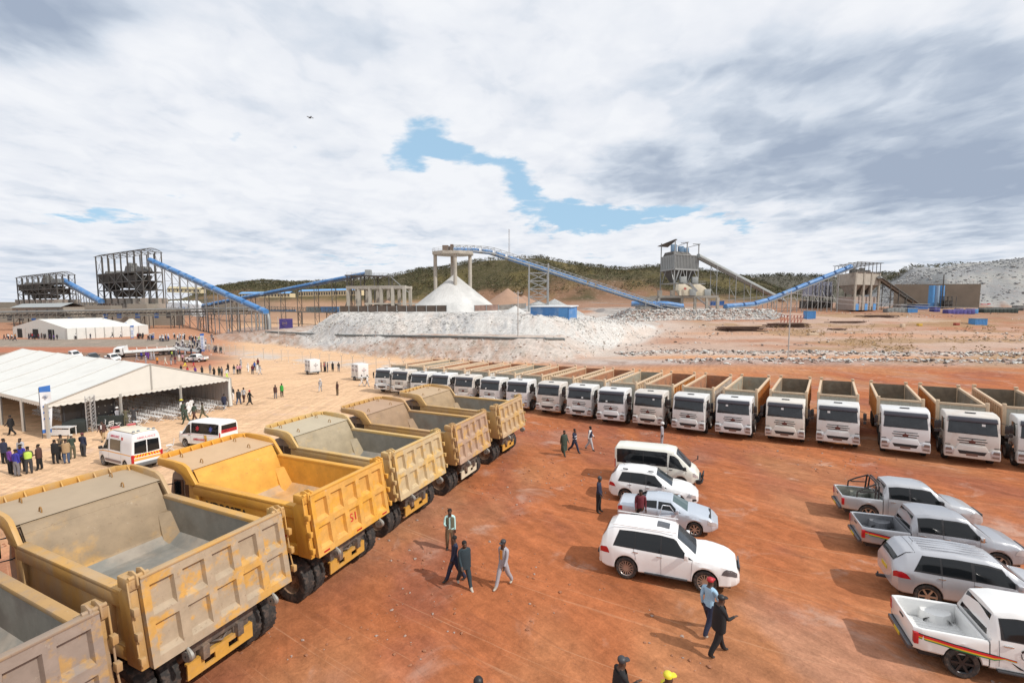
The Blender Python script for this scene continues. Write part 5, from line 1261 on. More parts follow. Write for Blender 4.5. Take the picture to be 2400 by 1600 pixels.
def yellow_truck(k, X, Y, adeg, label, paint, dust, amt, tamt, iamt, bumper=YEL, text=None):
    P, TM, IM, FM, I2 = ymats(k, paint, dust, amt, tamt, iamt)
    CP = mat('canopy_dust_%d' % k, tuple(.15*a+.85*b_ for a, b_ in zip(paint, dust)), .8, var=.05, vs=.8)
    RM = mat('dusty_rim', (.20, .12, .07), .7, var=.2, col2=(.35, .22, .14), c2amt=.7)
    a = R(adeg); z0 = gz(X-.9*math.sin(a)*4, Y+.9*math.cos(a)*4)
    e = empty('mining_tipper', (X, Y, gz(X, Y)), a)
    tag(e, label, 'dump truck', 'yellow mining tippers parked side by side')
    W_, ZT, ZB, ZS, L = 1.93, 3.93, 1.93, 3.47, 5.34
    ov = -.33                                        # tailgate foot lies further back than its head
    IW = W_-.20                                      # inner half width
    fz = 2.12                                        # tray floor
    # --- side walls with rails and recessed outer panels
    for s in (-1, 1):
        b = MB()
        pts = [(.10, ZS), (L, ZS), (L+.55, ZS+.62), (L+.75, ZS+.70), (L+.75, 1.5), (ov+.16, ZB-.02)]
        b.hexa([(s*IW, ov+.16, ZB), (s*(IW+.10), ov+.16, ZB), (s*(IW+.10), L+.6, 1.62), (s*IW, L+.6, 1.62), (s*IW, .12, ZS), (s*(IW+.10), .12, ZS), (s*(IW+.10), L+.6, ZS), (s*IW, L+.6, ZS)])
        b.box(s*(IW-.02), s*(W_+.02), .05, L+.1, ZS-.02, ZS+.09)             # broad top rail
        b.box(s*(IW+.08), s*W_, .3, L+.2, ZS-.36, ZS-.02)
        b.hexa([(s*(IW+.08), ov+.12, ZB-.03), (s*W_, ov+.12, ZB-.03), (s*W_, L+.5, 1.60), (s*(IW+.08), L+.5, 1.60), (s*(IW+.08), ov+.16, ZB+.32), (s*W_, ov+.16, ZB+.32), (s*W_, L+.5, 1.95), (s*(IW+.08), L+.5, 1.95)])
        for yy in (.95, L-.1):
            b.box(s*(IW+.08), s*(W_-.005), yy, yy+.30, ZB-.02, ZS-.2)
        o = b.build('side_wall', P, e, bevel=.025)
        lin = MB().grid([[(s*(IW-.012), .12, ZS-.03), (s*(IW-.012), L+.25, ZS-.03)], [(s*(IW-.012), ov+.2, fz), (s*(IW-.012), L-.2, fz)]]).build('tray_lining', I2, o)
        # rear corner post with hinge ears
        pb = MB()
        pb.hexa([(s*(IW-.02), ov+.06, ZB-.05), (s*(W_+.06), ov+.06, ZB-.05), (s*(W_+.06), ov+.62, ZB-.05), (s*(IW-.02), ov+.62, ZB-.05), (s*(IW-.02), .05, ZT+.02), (s*(W_+.06), .05, ZT+.02), (s*(W_+.06), .50, ZS+.05), (s*(IW-.02), .50, ZS+.05)])
        pb.box(s*(W_-.16), s*(W_+.09), -.06, .42, ZT-.22, ZT+.06)
        po = pb.build('corner_post', P, e, bevel=.03)
        hb = MB()
        for q in (0.03, .19): hb.prism([(-.16, ZT-.1), (.24, ZT-.1), (.20, ZT+.15), (.05, ZT+.19), (-.12, ZT+.13)], s*(W_-.26+q), s*(W_-.22+q), 'x')
        hb.lathe([(.001, -.2), (.05, -.2), (.05, .2), (.001, .2)], (s*(W_-.12), -.02, ZT+.06), 'x', 10)
        hb.tube([(s*(W_+.10), -.02, ZT), (s*(W_+.10), -.12, 3.2), (s*(W_+.09), -.22, 2.6), (s*(W_+.10), ov-.02, 2.1)], .022, 6)
        for zz in (3.3, 2.75, 2.2): hb.box(s*(W_+.03), s*(W_+.13), -.20-(3.9-zz)*.14, -.05-(3.9-zz)*.14, zz-.09, zz+.09)
        hb.build('hinge', P, po, bevel=.006)
    # --- front wall of the tray
    b = MB()
    rows = []
    for (yy, zz) in ((4.72, fz), (5.02, fz+.30), (5.42, ZS-.05), (5.72, 3.90), (5.80, 3.97)):
        rows.append([(-IW, yy, zz), (-IW*.5, yy, zz), (0, yy, zz), (IW*.5, yy, zz), (IW, yy, zz)])
    b.grid(rows)
    b.grid([[(x_, y_+.12, z_-.05) for x_, y_, z_ in r] for r in rows])
    for s in (-1, 1):                                                         # corner gussets
        b.hexa([(s*IW, 4.4, fz), (s*(IW-.42), 4.75, fz), (s*(IW-.42), 5.0, fz), (s*IW, 5.0, fz), (s*IW, 5.05, 3.05), (s*(IW-.30), 5.28, 3.05), (s*(IW-.30), 5.5, 3.05), (s*IW, 5.5, 3.05)])
    b.box(-IW, IW, 5.60, 5.66, 3.69, 3.715)
    b.build('front_wall', IM, e, smooth=20)
    b = MB().box(-IW+.0, IW, ov+.2, 4.9, fz-.1, fz)
    for s in (-1, 1): b.hexa([(s*IW, ov+.25, fz), (s*(IW-.34), ov+.25, fz-.01), (s*(IW-.34), 4.85, fz-.01), (s*IW, 4.85, fz), (s*IW, ov+.25, fz+.3), (s*(IW-.01), ov+.25, fz+.3), (s*(IW-.01), 4.85, fz+.3), (s*IW, 4.85, fz+.3)])
    b.hexa([(-IW, 4.35, fz+.005), (IW, 4.35, fz+.005), (IW, 4.9, fz), (-IW, 4.9, fz), (-IW, 4.7, fz+.02), (IW, 4.7, fz+.02), (IW, 4.95, fz+.26), (-IW, 4.95, fz+.26)])
    b.build('tray_floor', FM, e)
    # --- canopy over the cab
    CW = W_
    def cz(yy): return 3.99+.055*(yy-5.74)
    b = MB()
    b.grid([[(-CW+.05, yy, cz(yy)), (CW-.05, yy, cz(yy))] for yy in (5.74, 6.5, 7.3, 7.72)]); b.grid([[(-CW+.05, yy, cz(yy)-.07), (CW-.05, yy, cz(yy)-.07)] for yy in (5.74, 7.72)])
    can = b.build('canopy', CP, e)
    b = MB()
    yl = [-CW, -CW*.86, CW*.86, CW]                                           # front lip, mitred towards the corners
    lip = [(-CW, 7.50), (-CW*.80, 7.92), (CW*.80, 7.92), (CW, 7.50)]
    for (x0, y0), (x1, y1) in zip(lip[:-1], lip[1:]):
        b.hexa([(x0, y0-.05, 4.02), (x1, y1-.05, 4.02), (x1, y1, 4.02), (x0, y0, 4.02), (x0, y0-.05, 4.27), (x1, y1-.05, 4.27), (x1, y1, 4.27), (x0, y0, 4.27)])
    b.prism([(-CW, 7.4), (-CW*.80, 7.9), (CW*.80, 7.9), (CW, 7.4)], 4.03, 4.075, 'z')
    for q in range(9):
        xx = -CW*.92+CW*1.84*q/8; ye = 7.85 if abs(xx) < CW*.8 else 7.6
        b.prism([(ye, 4.26), (ye-.16, 4.07), (ye, 4.07)], xx-.02, xx+.02, 'x')
    b.build('front_lip', P, can, bevel=.008)
    for s in (-1, 1):                                                         # swept side plates
        top = [(7.52, 4.27), (6.6, 4.27), (6.05, 4.22), (5.82, 4.12), (5.66, 3.93), (5.34, ZS+.07)]
        bot = [(4.95, ZS+.07), (5.5, ZS-.02), (5.95, ZS+.0), (5.9, 3.55), (6.15, 3.80), (6.6, 3.93), (7.52, 4.0)]
        MB().prism(top+bot[1:], s*(CW-.10), s*(CW+.02), 'x').build('side_plate', P, can, bevel=.012)
    for (xx, yy) in ((-1.15, 6.15), (.9, 6.15), (-1.15, 7.35), (1.15, 7.35)):
        b = MB(); n = 8
        b.tube([(xx, yy+.07*math.cos(PI*q/n), cz(yy)+.05+.10*math.sin(PI*q/n)) for q in range(n+1)], .018, 6)
        b.tube([(xx, yy+.07, cz(yy)), (xx, yy+.07, cz(yy)+.05)], .018, 6).tube([(xx, yy-.07, cz(yy)), (xx, yy-.07, cz(yy)+.05)], .018, 6)
        b.build('lifting_eye', mat('eye_paint', (.30, .16, .05), .7), can)
    # --- tailgate: frame with 5 x 2 recessed panels
    def TP(x, tt, d=0.0):                                                     # tt 0 foot .. 1 head, d outward
        y = ov*(1-tt)-.0-d; z = ZB-.02+(ZT-ZB+.02)*tt
        return (x, y, z)
    b = MB(); GW = W_-.09
    ncol = 5; mx_ = .16; gp = .20
    cw = (2*GW-2*mx_-gp*(ncol-1))/ncol
    xs = [-GW]
    for q in range(ncol): xs += [-GW+mx_+q*(cw+gp), -GW+mx_+q*(cw+gp)+cw]
    xs.append(GW)
    ts = [0, .10, .46, .56, .90, 1.0]
    d0, dr = .14, .02
    for i_ in range(len(xs)-1):
        for j_ in range(len(ts)-1):
            xa, xb, ta, tb = xs[i_], xs[i_+1], ts[j_], ts[j_+1]
            if i_ % 2 == 1 and j_ in (1, 3):
                m_ = .035; mt = .015
                o4 = [TP(xa, ta, d0), TP(xb, ta, d0), TP(xb, tb, d0), TP(xa, tb, d0)]
                i4 = [TP(xa+m_, ta+.05, dr), TP(xb-m_, ta+.05, dr), TP(xb-m_, tb-mt, dr), TP(xa+m_, tb-mt, dr)]
                b.add(o4+i4, [(0,1,5,4), (1,2,6,5), (2,3,7,6), (3,0,4,7), (4,5,6,7)])
            else:
                b.add([TP(xa, ta, d0), TP(xb, ta, d0), TP(xb, tb, d0), TP(xa, tb, d0)], [(0,1,2,3)])
    b.add([TP(-GW, 0, 0), TP(GW, 0, 0), TP(GW, 1, 0), TP(-GW, 1, 0), TP(-GW, 0, d0), TP(GW, 0, d0), TP(GW, 1, d0), TP(-GW, 1, d0)], [(0,3,2,1), (0,1,5,4), (3,7,6,2), (0,4,7,3), (1,2,6,5)])
    tg = b.build('tailgate', TM, e, fix=True)
    b = MB()
    b.box(-GW, GW, -.16, .02, ZT, ZT+.06)
    b.build('tailgate_cap', P, tg, bevel=.012)
    for xx in (-1.15, 1.15):
        h = MB(); yy = ov-.16
        n = 10
        h.tube([(xx, yy-.02+.16*math.sin(PI*q/n)*-1, ZB+.02-.34*q/n+.0) for q in range(n+1)], [.03+.03*math.sin(PI*q/n) for q in range(n+1)], 6)
        h.lathe([(.03, -.04), (.13, -.04), (.13, .04), (.03, .04)], (xx, yy+.02, ZB-.20), 'x', 12)
        h.build('tailgate_hook', mat('worn_steel', (.34, .33, .30), .5, .5), tg, smooth=40)
    # --- chassis, rear bumper, hydraulics
    b = MB()
    for s in (-1, 1): b.box(s*.38, s*.55, -.1, 8.1, 1.05, 1.42)
    for yy in (.15, 1.2, 2.4, 4.2, 6.0): b.box(-.4, .4, yy, yy+.16, 1.1, 1.36)
    b.box(-.9, .9, .0, .25, 1.35, 1.62); b.box(-.25, .25, 1.5, 4.5, 1.42, 1.95)
    for yy in (.95, 2.55): b.tube([(-1.5, yy, .74), (-.35, yy, .78), (0, yy, .85), (.35, yy, .78), (1.5, yy, .74)], [.13, .16, .34, .16, .13], 10)
    ch = b.build('chassis', CHS, e, bevel=.012)
    BP = mat('rear_bumper_%s' % ('w' if bumper != YEL else 'y'), bumper, .6, var=.1, vs=2, col2=(.45, .33, .22), c2amt=.3)
    b = MB()
    by = .02
    # plate with two oval slots
    x0_, x1_, z0_, z1_ = -.88, .88, .70, 1.12
    sl = [(-.46, -.18), (.18, .46)]
    xs2 = [x0_, -.46, -.18, .18, .46, x1_]
    for q in range(5):
        if q in (1, 3):
            b.box(xs2[q], xs2[q+1], by, by+.05, z0_, z0_+.13); b.box(xs2[q], xs2[q+1], by, by+.05, z1_-.12, z1_)
        else: b.box(xs2[q], xs2[q+1], by, by+.05, z0_, z1_)
    b.box(x0_, x1_, by+.05, by+.12, z1_-.05, z1_)
    bu = b.build('rear_bumper', BP, e)
    b = MB()
    for s in (-1, 1): b.box(s*.36, s*.50, by+.05, .4, .95, 1.45); b.box(s*.62, s*.80, by+.06, by+.35, 1.12, 1.5)
    b.tube([(-.3, by+.12, 1.3), (0, by-.02, 1.22), (.3, by+.12, 1.3)], .035, 6)
    b.build('bumper_bracket', CHS, bu, bevel=.01)
    RMr = RM
    for yy in (.95, 2.55):
        for s in (-1, 1):
            for off, nm in ((1.62, 1), (1.12, 0)):
                tyre(e, s*off, yy, .74, .74, .42, s, RM, dual=True, lug=26)
    for s in (-1, 1): tyre(e, s*1.45, 6.35, .74, .74, .40, s, RM, lug=26)
    # mudguards
    # --- cab (offset low cab under the canopy)
    b = MB()
    b.prism([(5.98, 1.25), (6.9, 1.25), (6.9, 1.6), (7.95, 1.6), (8.02, 2.2), (7.75, 3.42), (7.6, 3.55), (6.15, 3.58), (5.98, 3.45)], -1.32, 1.32, 'x')
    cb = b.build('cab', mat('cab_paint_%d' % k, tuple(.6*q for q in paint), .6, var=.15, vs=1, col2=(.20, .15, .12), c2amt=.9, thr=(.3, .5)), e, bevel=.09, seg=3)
    for s in (-1, 1):
        o = MB().prism([(6.2, 2.35), (6.95, 2.35), (6.95, 3.25), (6.25, 3.25)], s*1.31, s*1.335, 'x').build('side_window', GLS, cb)
        o = MB().prism([(7.05, 2.35), (7.72, 2.35), (7.6, 3.2), (7.05, 3.25)], s*1.31, s*1.335, 'x').build('side_window', GLS, cb)
        m_ = MB(); m_.tube([(s*1.3, 7.7, 3.0), (s*1.62, 7.85, 3.0), (s*1.62, 7.85, 2.3), (s*1.3, 7.7, 2.3)], .025, 6); m_.box(s*1.52, s*1.72, 7.82, 7.9, 2.4, 2.95)
        m_.build('mirror', BLK, cb)
    MB().prism([(-1.15, 2.3), (1.15, 2.3), (1.08, 3.3), (-1.08, 3.3)], 5.95, 5.975, 'y').build('rear_window', GLS, cb)
    MB().prism([(7.98, 2.25), (8.03, 2.25), (7.79, 3.3), (7.74, 3.3)], -1.2, 1.2, 'x').build('windscreen', GLS, cb)
    b = MB(); b.lathe([(.09, 3.56), (.09, 3.66), (.06, 3.74), (.001, 3.76)], (-1.1, 6.35, 0), 'z', 12); b.build('beacon', AMB, cb, smooth=40)
    MB().tube([(-1.45, 5.85, 1.4), (-1.45, 5.85, 2.9), (-1.45, 5.75, 3.15)], .16, 10).build('air_intake', BLK, e, smooth=40)
    if text:
        ink = mat('black_lettering', (.02, .02, .02), .6)
        text_mesh('lettering', text, .50, ink, e, frame((-IW-.112, 3.9, ZS-.72), (0, -1, 0), (0, 0, 1)), .003, .01)
        mk = mat('red_marking', (.55, .03, .03), .6)
        tt = TP(0, .27, dr+.006)
        text_mesh('lettering', 'S1', .42, mk, tg, frame((0.02, tt[1]-.01, tt[2]+.02), (1, 0, 0), (0, .16, .98)), .003)
        b = MB()
        for xx in (-GW+.35, .1, GW-.3): c0 = TP(xx, .045, d0+.004); b.box(xx-.13, xx+.13, c0[1]-.004, c0[1]+.002, c0[2]-.03, c0[2]+.03)
        b.build('reflective_tape', REDL, tg)
        b = MB(); b.box(-W_-.012, -W_-.006, .1, .35, ZB+.6, ZB+.66); b.box(-W_-.012, -W_-.006, .75, 1.0, ZB+.5, ZB+.56); b.build('reflective_tape', REDL, e)
    return e
DG = 0; DM = (.30, .21, .165); DT = (.47, .37, .25); DS = (.44, .33, .26)
YT = [(0, -8.98, 7.1, 65.0, 'dust-caked tipper nearest the camera, cut off at the lower left corner', (.40, .24, .09), (.25, .20, .17), .85, .95, .95),
      (1, -7.69, 11.75, 65.6, 'large dusty tipper with blotchy grey tailgate, directly left of the clean yellow one', (.52, .29, .075), (.34, .285, .22), .55, .85, .80),
      (2, -6.04, 16.63, 67.4, 'clean bright yellow tipper with dark side lettering and red mark on its tailgate', (.62, .31, .04), (.50, .36, .24), .10, .18, .04),
      (3, -4.45, 21.33, 66.6, 'pale yellow tipper with grey-scuffed tailgate, just beyond the clean bright yellow one', (.56, .36, .12), (.42, .38, .30), .35, .55, .80),
      (4, -2.42, 26.07, 66.6, 'yellow tipper with brown mud-coated tailgate and whitish rear bumper, fifth from the camera', (.50, .30, .10), (.38, .26, .19), .45, .95, .80),
      (5, -0.23, 31.32, 65.4, 'farthest yellow tipper of the row, tan dusty tailgate, nearest the white tippers', (.50, .31, .11), (.42, .31, .21), .45, .75, .80)]
for (k, X, Y, a, lb, pa, du, am, ta, ia) in YT:
    yellow_truck(k, X, Y, a, lb, pa, du, am, ta, ia, bumper=(.62, .56, .42) if k == 4 else YEL, text='XDR90TA' if k == 2 else None)

# ------------------------------------------------------------------ white tippers
BOXC = {'orange': (.52, .22, .055), 'cream': (.56, .44, .30), 'white': (.66, .63, .58)}
def white_truck():
    e = empty('tipper_truck', (0, 0, 0))
    PW = mat('cab_white', (.66, .66, .66), .4, coat=.25, var=.04, vs=1)
    # local: x to the truck's right as seen from the front-left, y backwards from the front bumper, z up
    b = MB()
    b.prism([(0.02, .95), (0.0, 1.35), (.03, 1.92), (.30, 2.93), (.46, 3.10), (1.2, 3.17), (2.05, 3.15), (2.2, 3.0), (2.2, 1.15), (2.08, 1.12), (1.96, 1.32), (1.45, 1.42), (.95, 1.32), (.80, 1.0), (.70, .95)], -1.24, 1.24, 'x')
    cab = b.build('cab', PW, e, bevel=.07, seg=3)
    def FY(z):                                          # front face
        return .0 if z < 1.35 else (.03*(z-1.35)/.57 if z < 1.92 else .03+.27*(z-1.92)/1.01)
    def fpatch(x0, x1, z0, z1, d=.012, x0t=None, x1t=None):
        x0t = x0 if x0t is None else x0t; x1t = x1 if x1t is None else x1t
        return [(x0, FY(z0)-d, z0), (x1, FY(z0)-d, z0), (x1, FY(z0)+.05, z0), (x0, FY(z0)+.05, z0), (x0t, FY(z1)-d, z1), (x1t, FY(z1)-d, z1), (x1t, FY(z1)+.05, z1), (x0t, FY(z1)+.05, z1)]
    MB().hexa(fpatch(-1.13, 1.13, 1.97, 2.74, .012, -1.08, 1.08)).build('windscreen', GLS2, cab, bevel=.008)
    MB().hexa([(-1.14, .16, 2.70), (1.14, .16, 2.70), (1.14, .30, 2.72), (-1.14, .30, 2.72), (-1.10, .20, 2.97), (1.10, .20, 2.97), (1.10, .36, 2.99), (-1.10, .36, 2.99)]).build('sun_visor', mat('visor_tint', (.05, .055, .075), .35, coat=.3), cab, bevel=.02)
    b = MB()
    for xx in (-.75, .0, .7): b.tube([(xx, FY(1.98)-.03, 1.98), (xx-.42, FY(2.06)-.035, 2.06)], .014, 5)
    b.build('wiper', BLK, cab)
    b = MB()
    for z_, hw in ((1.70, .60), (1.55, .66), (1.41, .56)): b.hexa(fpatch(-hw, hw, z_-.022, z_+.028, .012, -hw-.03, hw+.03))
    b.build('grille', BLK, cab)
    b = MB()
    for z_, hw in ((1.625, .62), (1.48, .62)): b.hexa(fpatch(-hw, hw, z_-.03, z_+.03, .03, -hw-.02, hw+.02))
    b.build('grille_bar', PW, cab, bevel=.01)
    MB().prism([(-.14, 1.44), (.14, 1.44), (.16, 1.56), (.07, 1.60), (.0, 1.68), (-.07, 1.60), (-.16, 1.56)], -.045, -.0, 'y').build('emblem', mat('emblem_bronze', (.13, .05, .04), .5, .3), cab, bevel=.008)
    bp = MB().prism([(-1.25, .50), (1.25, .50), (1.27, .72), (1.25, 1.15), (.88, 1.15), (.74, 1.02), (.62, 1.30), (-.62, 1.30), (-.74, 1.02), (-.88, 1.15), (-1.25, 1.15), (-1.27, .72)], -.10, .42, 'y').build('bumper', PW, e, bevel=.035)
    MB().prism([(-.56, .74), (.56, .74), (.66, .96), (-.66, .96)], -.115, -.05, 'y').build('air_intake', BLK, bp, bevel=.02)
    MB().box(-.26, .26, -.13, -.09, .66, .80).build('number_plate', mat('plate_brown', (.16, .09, .07), .5), bp)
    for s in (-1, 1):
        pl = [(s*.84, .62), (s*1.24, .60), (s*1.25, 1.10), (s*.90, 1.12), (s*.80, .95)]
        MB().prism(pl, -.125, -.02, 'y').build('headlight', LMP, bp, bevel=.02)
        b = MB()
        b.prism([(s*.90, .90), (s*1.21, .89), (s*1.21, 1.06), (s*.95, 1.07)], -.135, -.10, 'y'); b.prism([(s*.90, .66), (s*1.2, .65), (s*1.2, .76), (s*.88, .77)], -.135, -.10, 'y')
        b.build('lamp_insert', mat('lamp_dark', (.22, .17, .15), .25, .3), bp, bevel=.01)
        MB().hexa(fpatch(s*.98, s*1.22, 1.22, 1.26, .015)).build('vent', BLK, cab)
        MB().prism([(.62, 1.95), (1.55, 1.95), (1.55, 2.75), (.80, 2.75), (.62, 2.45)], s*1.235, s*1.255, 'x').build('side_window', GLS, cab, bevel=.01)
        b = MB(); b.prism([(.42, 1.45), (1.68, 1.45), (1.68, 2.88), (.62, 2.88), (.42, 2.3)], s*1.228, s*1.243, 'x'); d_ = b.build('door', PW, cab, bevel=.012)
        MB().box(s*1.24, s*1.275, 1.45, 1.62, 1.72, 1.77).build('handle', BLK, d_)
        b = MB(); b.tube([(s*1.2, .38, 2.78), (s*1.52, .20, 2.70), (s*1.52, .18, 2.0)], .022, 6); b.box(s*1.42, s*1.62, .15, .21, 2.18, 2.66); b.box(s*1.43, s*1.61, .16, .22, 1.92, 2.12)
        b.build('mirror', BLK, cab, bevel=.01)
        b = MB(); b.box(s*.92, s*1.22, .75, 1.15, .45, .55); b.box(s*.95, s*1.2, .72, 1.2, .75, .82); b.build('step', DKM, e)
        for yy in (1.45, 3.25): tyre(e, s*1.06, yy, .53, .53, .30, s, mat('truck_rim', (.22, .17, .15), .6, .2))
        for yy in (10.2, 11.6): tyre(e, s*.98, yy, .53, .53, .58, s, MATS['truck_rim'], dual=True)
    MB().box(-.25, .25, .82, .98, 3.165, 3.20).build('roof_hatch', DKM, cab)
    b = MB()
    for s in (-1, 1): b.box(s*.36, s*.46, .5, 12.9, .92, 1.22)
    for yy in (1.45, 3.25, 10.2, 11.6): b.tube([(-1.0, yy, .53), (1.0, yy, .53)], .09, 8)
    for yy in (2.4, 5, 7.5, 9.4, 12.4): b.box(-.38, .38, yy, yy+.12, .98, 1.18)
    b.box(-.5, .5, 2.25, 3.3, 1.2, 1.6)
    b.build('chassis', CHS, e)
    MB().tube([(1.05, 4.2, .85), (1.05, 5.8, .85)], .34, 14).build('fuel_tank', DKM, e, smooth=40)
    MB().box(-1.2, -.6, 4.2, 5.4, .6, 1.1).build('battery_box', DKM, e, bevel=.02)
    # tipping body
    OUT = mat('box_outer', (1, 0, 0)); RAIL = mat('box_rail', (.58, .43, .29), .6, var=.1, vs=2); INN = mat('box_inner', (1, 0, 0)); FRW = mat('box_front', (.42, .40, .33), .65, var=.1, vs=2)
    y0, y1, zt, zb, hw = 3.45, 13.35, 3.30, 1.38, 1.25
    body = MB().box(-hw+.1, hw-.1, y0, y1-.1, zb-.06, zb+.06).build('body_floor', INN, e)
    for s in (-1, 1):
        w = MB().box(s*(hw-.09), s*(hw-.03), y0, y1, zb, zt-.02).build('side_wall', [OUT], e)
        MB().add([(s*(hw-.095), y0+.06, zb), (s*(hw-.095), y1-.05, zb), (s*(hw-.095), y1-.05, zt-.05), (s*(hw-.095), y0+.06, zt-.05)], [(0,1,2,3)]).build('inner_lining', INN, w)
        b = MB()
        for q in range(15): b.box(s*(hw-.035), s*(hw+.05), y0+.3+q*.655, y0+.46+q*.655, zb+.12, zt-.22)
        b.box(s*(hw-.035), s*(hw+.05), y0, y1, zb, zb+.14)
        b.build('rib', OUT, w)
        MB().box(s*(hw-.10), s*(hw+.06), y0, y1-.02, zt-.18, zt).build('top_rail', RAIL, w, bevel=.015)
        b = MB(); b.box(s*(hw-.14), s*(hw+.08), y1-.16, y1+.03, zb-.1, zt+.16); b.box(s*(hw-.18), s*(hw+.06), y1-.22, y1+.06, zt+.10, zt+.22)
        b.build('rear_post', RAIL, e, bevel=.02)
        MB().box(s*(hw-.12), s*(hw+.07), y0-.04, y0+.18, zb, zt+.20).build('front_post', RAIL, e, bevel=.02)
    fw = MB().box(-hw+.12, hw-.12, y0, y0+.07, zb, zt+.02).build('front_wall', FRW, e)
    b = MB(); b.box(-hw+.08, hw-.08, y0-.05, y0+.10, zt-.10, zt+.06); b.build('top_rail', RAIL, fw, bevel=.015)
    b = MB()
    for xx in (-.6, 0, .6): b.box(xx-.05, xx+.05, y0-.05, y0+.002, zb, zt-.1)
    b.build('rib', FRW, fw)
    MB().add([(-hw+.1, y0+.075, zb), (hw-.1, y0+.075, zb), (hw-.1, y0+.075, zt-.12), (-hw+.1, y0+.075, zt-.12)], [(0,1,2,3)]).build('inner_lining', INN, fw)
    tg = MB().box(-hw+.1, hw-.1, y1-.06, y1, zb, zt-.05).build('tailgate', INN, e)
    return e
OUTM = {k: mat('tipper_side_'+k, c, .6, var=.08, vs=.8, col2=(.45, .30, .20), c2amt=.25) for k, c in BOXC.items()}
INM = {'grey': mat('tipper_inside_grey', (.30, .27, .21), .75, var=.2, vs=.8, col2=(.34, .20, .12), c2amt=.6), 'rust': mat('tipper_inside_rust', (.36, .17, .09), .8, var=.25, vs=.8, col2=(.22, .14, .10), c2amt=.7),
       'dull': mat('tipper_inside_dull', (.20, .155, .11), .8, var=.25, vs=.8, col2=(.26, .25, .20), c2amt=.6)}
proto = white_truck(); tree_ = collect(proto)
WTP = [(-16.8, 60.1, 24.5), (-14.1, 58.0, 25.5), (-11.1, 55.3, 26.8), (-8.4, 53.5, 27.4), (-5.4, 51.4, 28.3), (-2.4, 49.0, 28.3), (0.5, 47.2, 29.3), (3.5, 45.1, 29.9), (6.2, 42.8, 30.8), (8.7, 40.5, 31.2),
       (11.4, 38.7, 31.9), (14.1, 36.9, 33.0), (17.0, 35.4, 33.9), (20.1, 33.9, 33.9), (22.9, 32.3, 34.3), (25.8, 30.1, 34.7), (28.4, 28.3, 35.4), (31.3, 26.7, 36.0)]
OC = ['white', 'white', 'white', 'white', 'white', 'white', 'cream', 'cream', 'white', 'cream', 'orange', 'white', 'orange', 'orange', 'cream', 'orange', 'orange', 'cream']
IC = ['rust', 'grey', 'rust', 'rust', 'rust', 'grey', 'rust', 'rust', 'rust', 'grey', 'rust', 'rust', 'grey', 'dull', 'dull', 'dull', 'dull', 'dull']
LBL = ['leftmost white-cab tipper of the long row, next to the right box trailer', 'second white-cab tipper from the left end of the row', 'third white-cab tipper from the far left end of the row',
       'fourth white-cab tipper from the left, its cab front partly hidden by the farthest yellow canopy', 'fifth white-cab tipper from the left, above the farthest yellow tray', 'sixth white-cab tipper from the left end of the row',
       'seventh white-cab tipper from the left, cab partly behind the farthest yellow tailgate', 'eighth white-cab tipper, the first with its whole front clear of the yellow tippers', 'ninth white-cab tipper from the left, beyond the three walkers',
       'tenth white-cab tipper, cream sided body, left of the standing man in a white hard hat', 'white-cab tipper with orange ribbed side, directly behind the man in the white hard hat', 'white-cab tipper with a bright white ribbed body side and rusty tray',
       'white-cab tipper with bright orange ribs beside a pale grey tray, fifth before the straight-on one', 'white-cab tipper with cream roofed look and orange side, facing almost straight at the camera', 'white-cab tipper seen straight on with narrow cream body, gaps on both sides',
       'white-cab tipper turned so its orange left body side shows, fourth... from the right edge', 'white-cab tipper with dark ribbed orange side, the last one wholly in view on the right', 'white-cab tipper cut off by the right edge of the picture']
LBL[12] = 'white-cab tipper with bright orange ribs and pale grey tray, directly behind the minibus'
LBL[15] = 'white-cab tipper with smooth orange left body side, third from the right edge'
LBL[13] = 'tan-roofed tipper cab with orange body side, facing almost straight at the camera'
TANCAB = mat('tan_roof_cab', (.64, .60, .54), .45, coat=.2, var=.04, vs=1)
for i, (x, y, a) in enumerate(WTP):
    CWV = [None, mat('cab_white_dusty', (.60, .57, .53), .5, coat=.15, var=.06, vs=1, col2=(.50, .38, .29), c2amt=.35), mat('cab_white_worn', (.63, .63, .62), .45, coat=.2, var=.05, vs=1, col2=(.52, .45, .38), c2amt=.25)][(i*7) % 3]
    sw = {'box_outer': OUTM[OC[i]], 'box_inner': INM[IC[i]]}
    if CWV: sw['cab_white'] = CWV
    if i == 13: sw['cab_white'] = TANCAB
    o = copy_tree(tree_, None, sw)
    # pitch the truck to the fall of the yard
    o.location = (x, y, gz(x, y)); o.rotation_euler = (0, 0, -R(a))
    yy = Vector((math.sin(R(a)), math.cos(R(a)), 0)); xx = Vector((math.cos(R(a)), -math.sin(R(a)), 0))
    p0 = Vector((x, y, gz(x, y))); p1 = p0+yy*10; p1.z = gz(p1.x, p1.y); ydir = (p1-p0).normalized(); p2 = p0+xx*2; p2.z = gz(p2.x, p2.y); xdir = (p2-p0).normalized()
    zdir = xdir.cross(ydir).normalized(); xdir = ydir.cross(zdir)
    m_ = Matrix((xdir, ydir, zdir)).transposed().to_4x4(); m_.translation = p0
    o.matrix_world = m_
    cb_ = [c for c in o.children if c.name.startswith('cab')][0]; sx = rnd.uniform(-.9, .6); zz = rnd.choice((2.05, 2.5))
    if i % 4 != 3:
        f0 = .03+.27*(zz-1.92)/1.01-.018; MB().hexa([(sx, f0, zz), (sx+.16, f0, zz), (sx+.16, f0+.01, zz), (sx, f0+.01, zz), (sx, f0+.03, zz+.13), (sx+.16, f0+.03, zz+.13), (sx+.16, f0+.04, zz+.13), (sx, f0+.04, zz+.13)]).build('windscreen_sticker', WHT, cb_)
    tag(o, LBL[i], 'dump truck', 'white-cab tipper trucks parked in a long row')
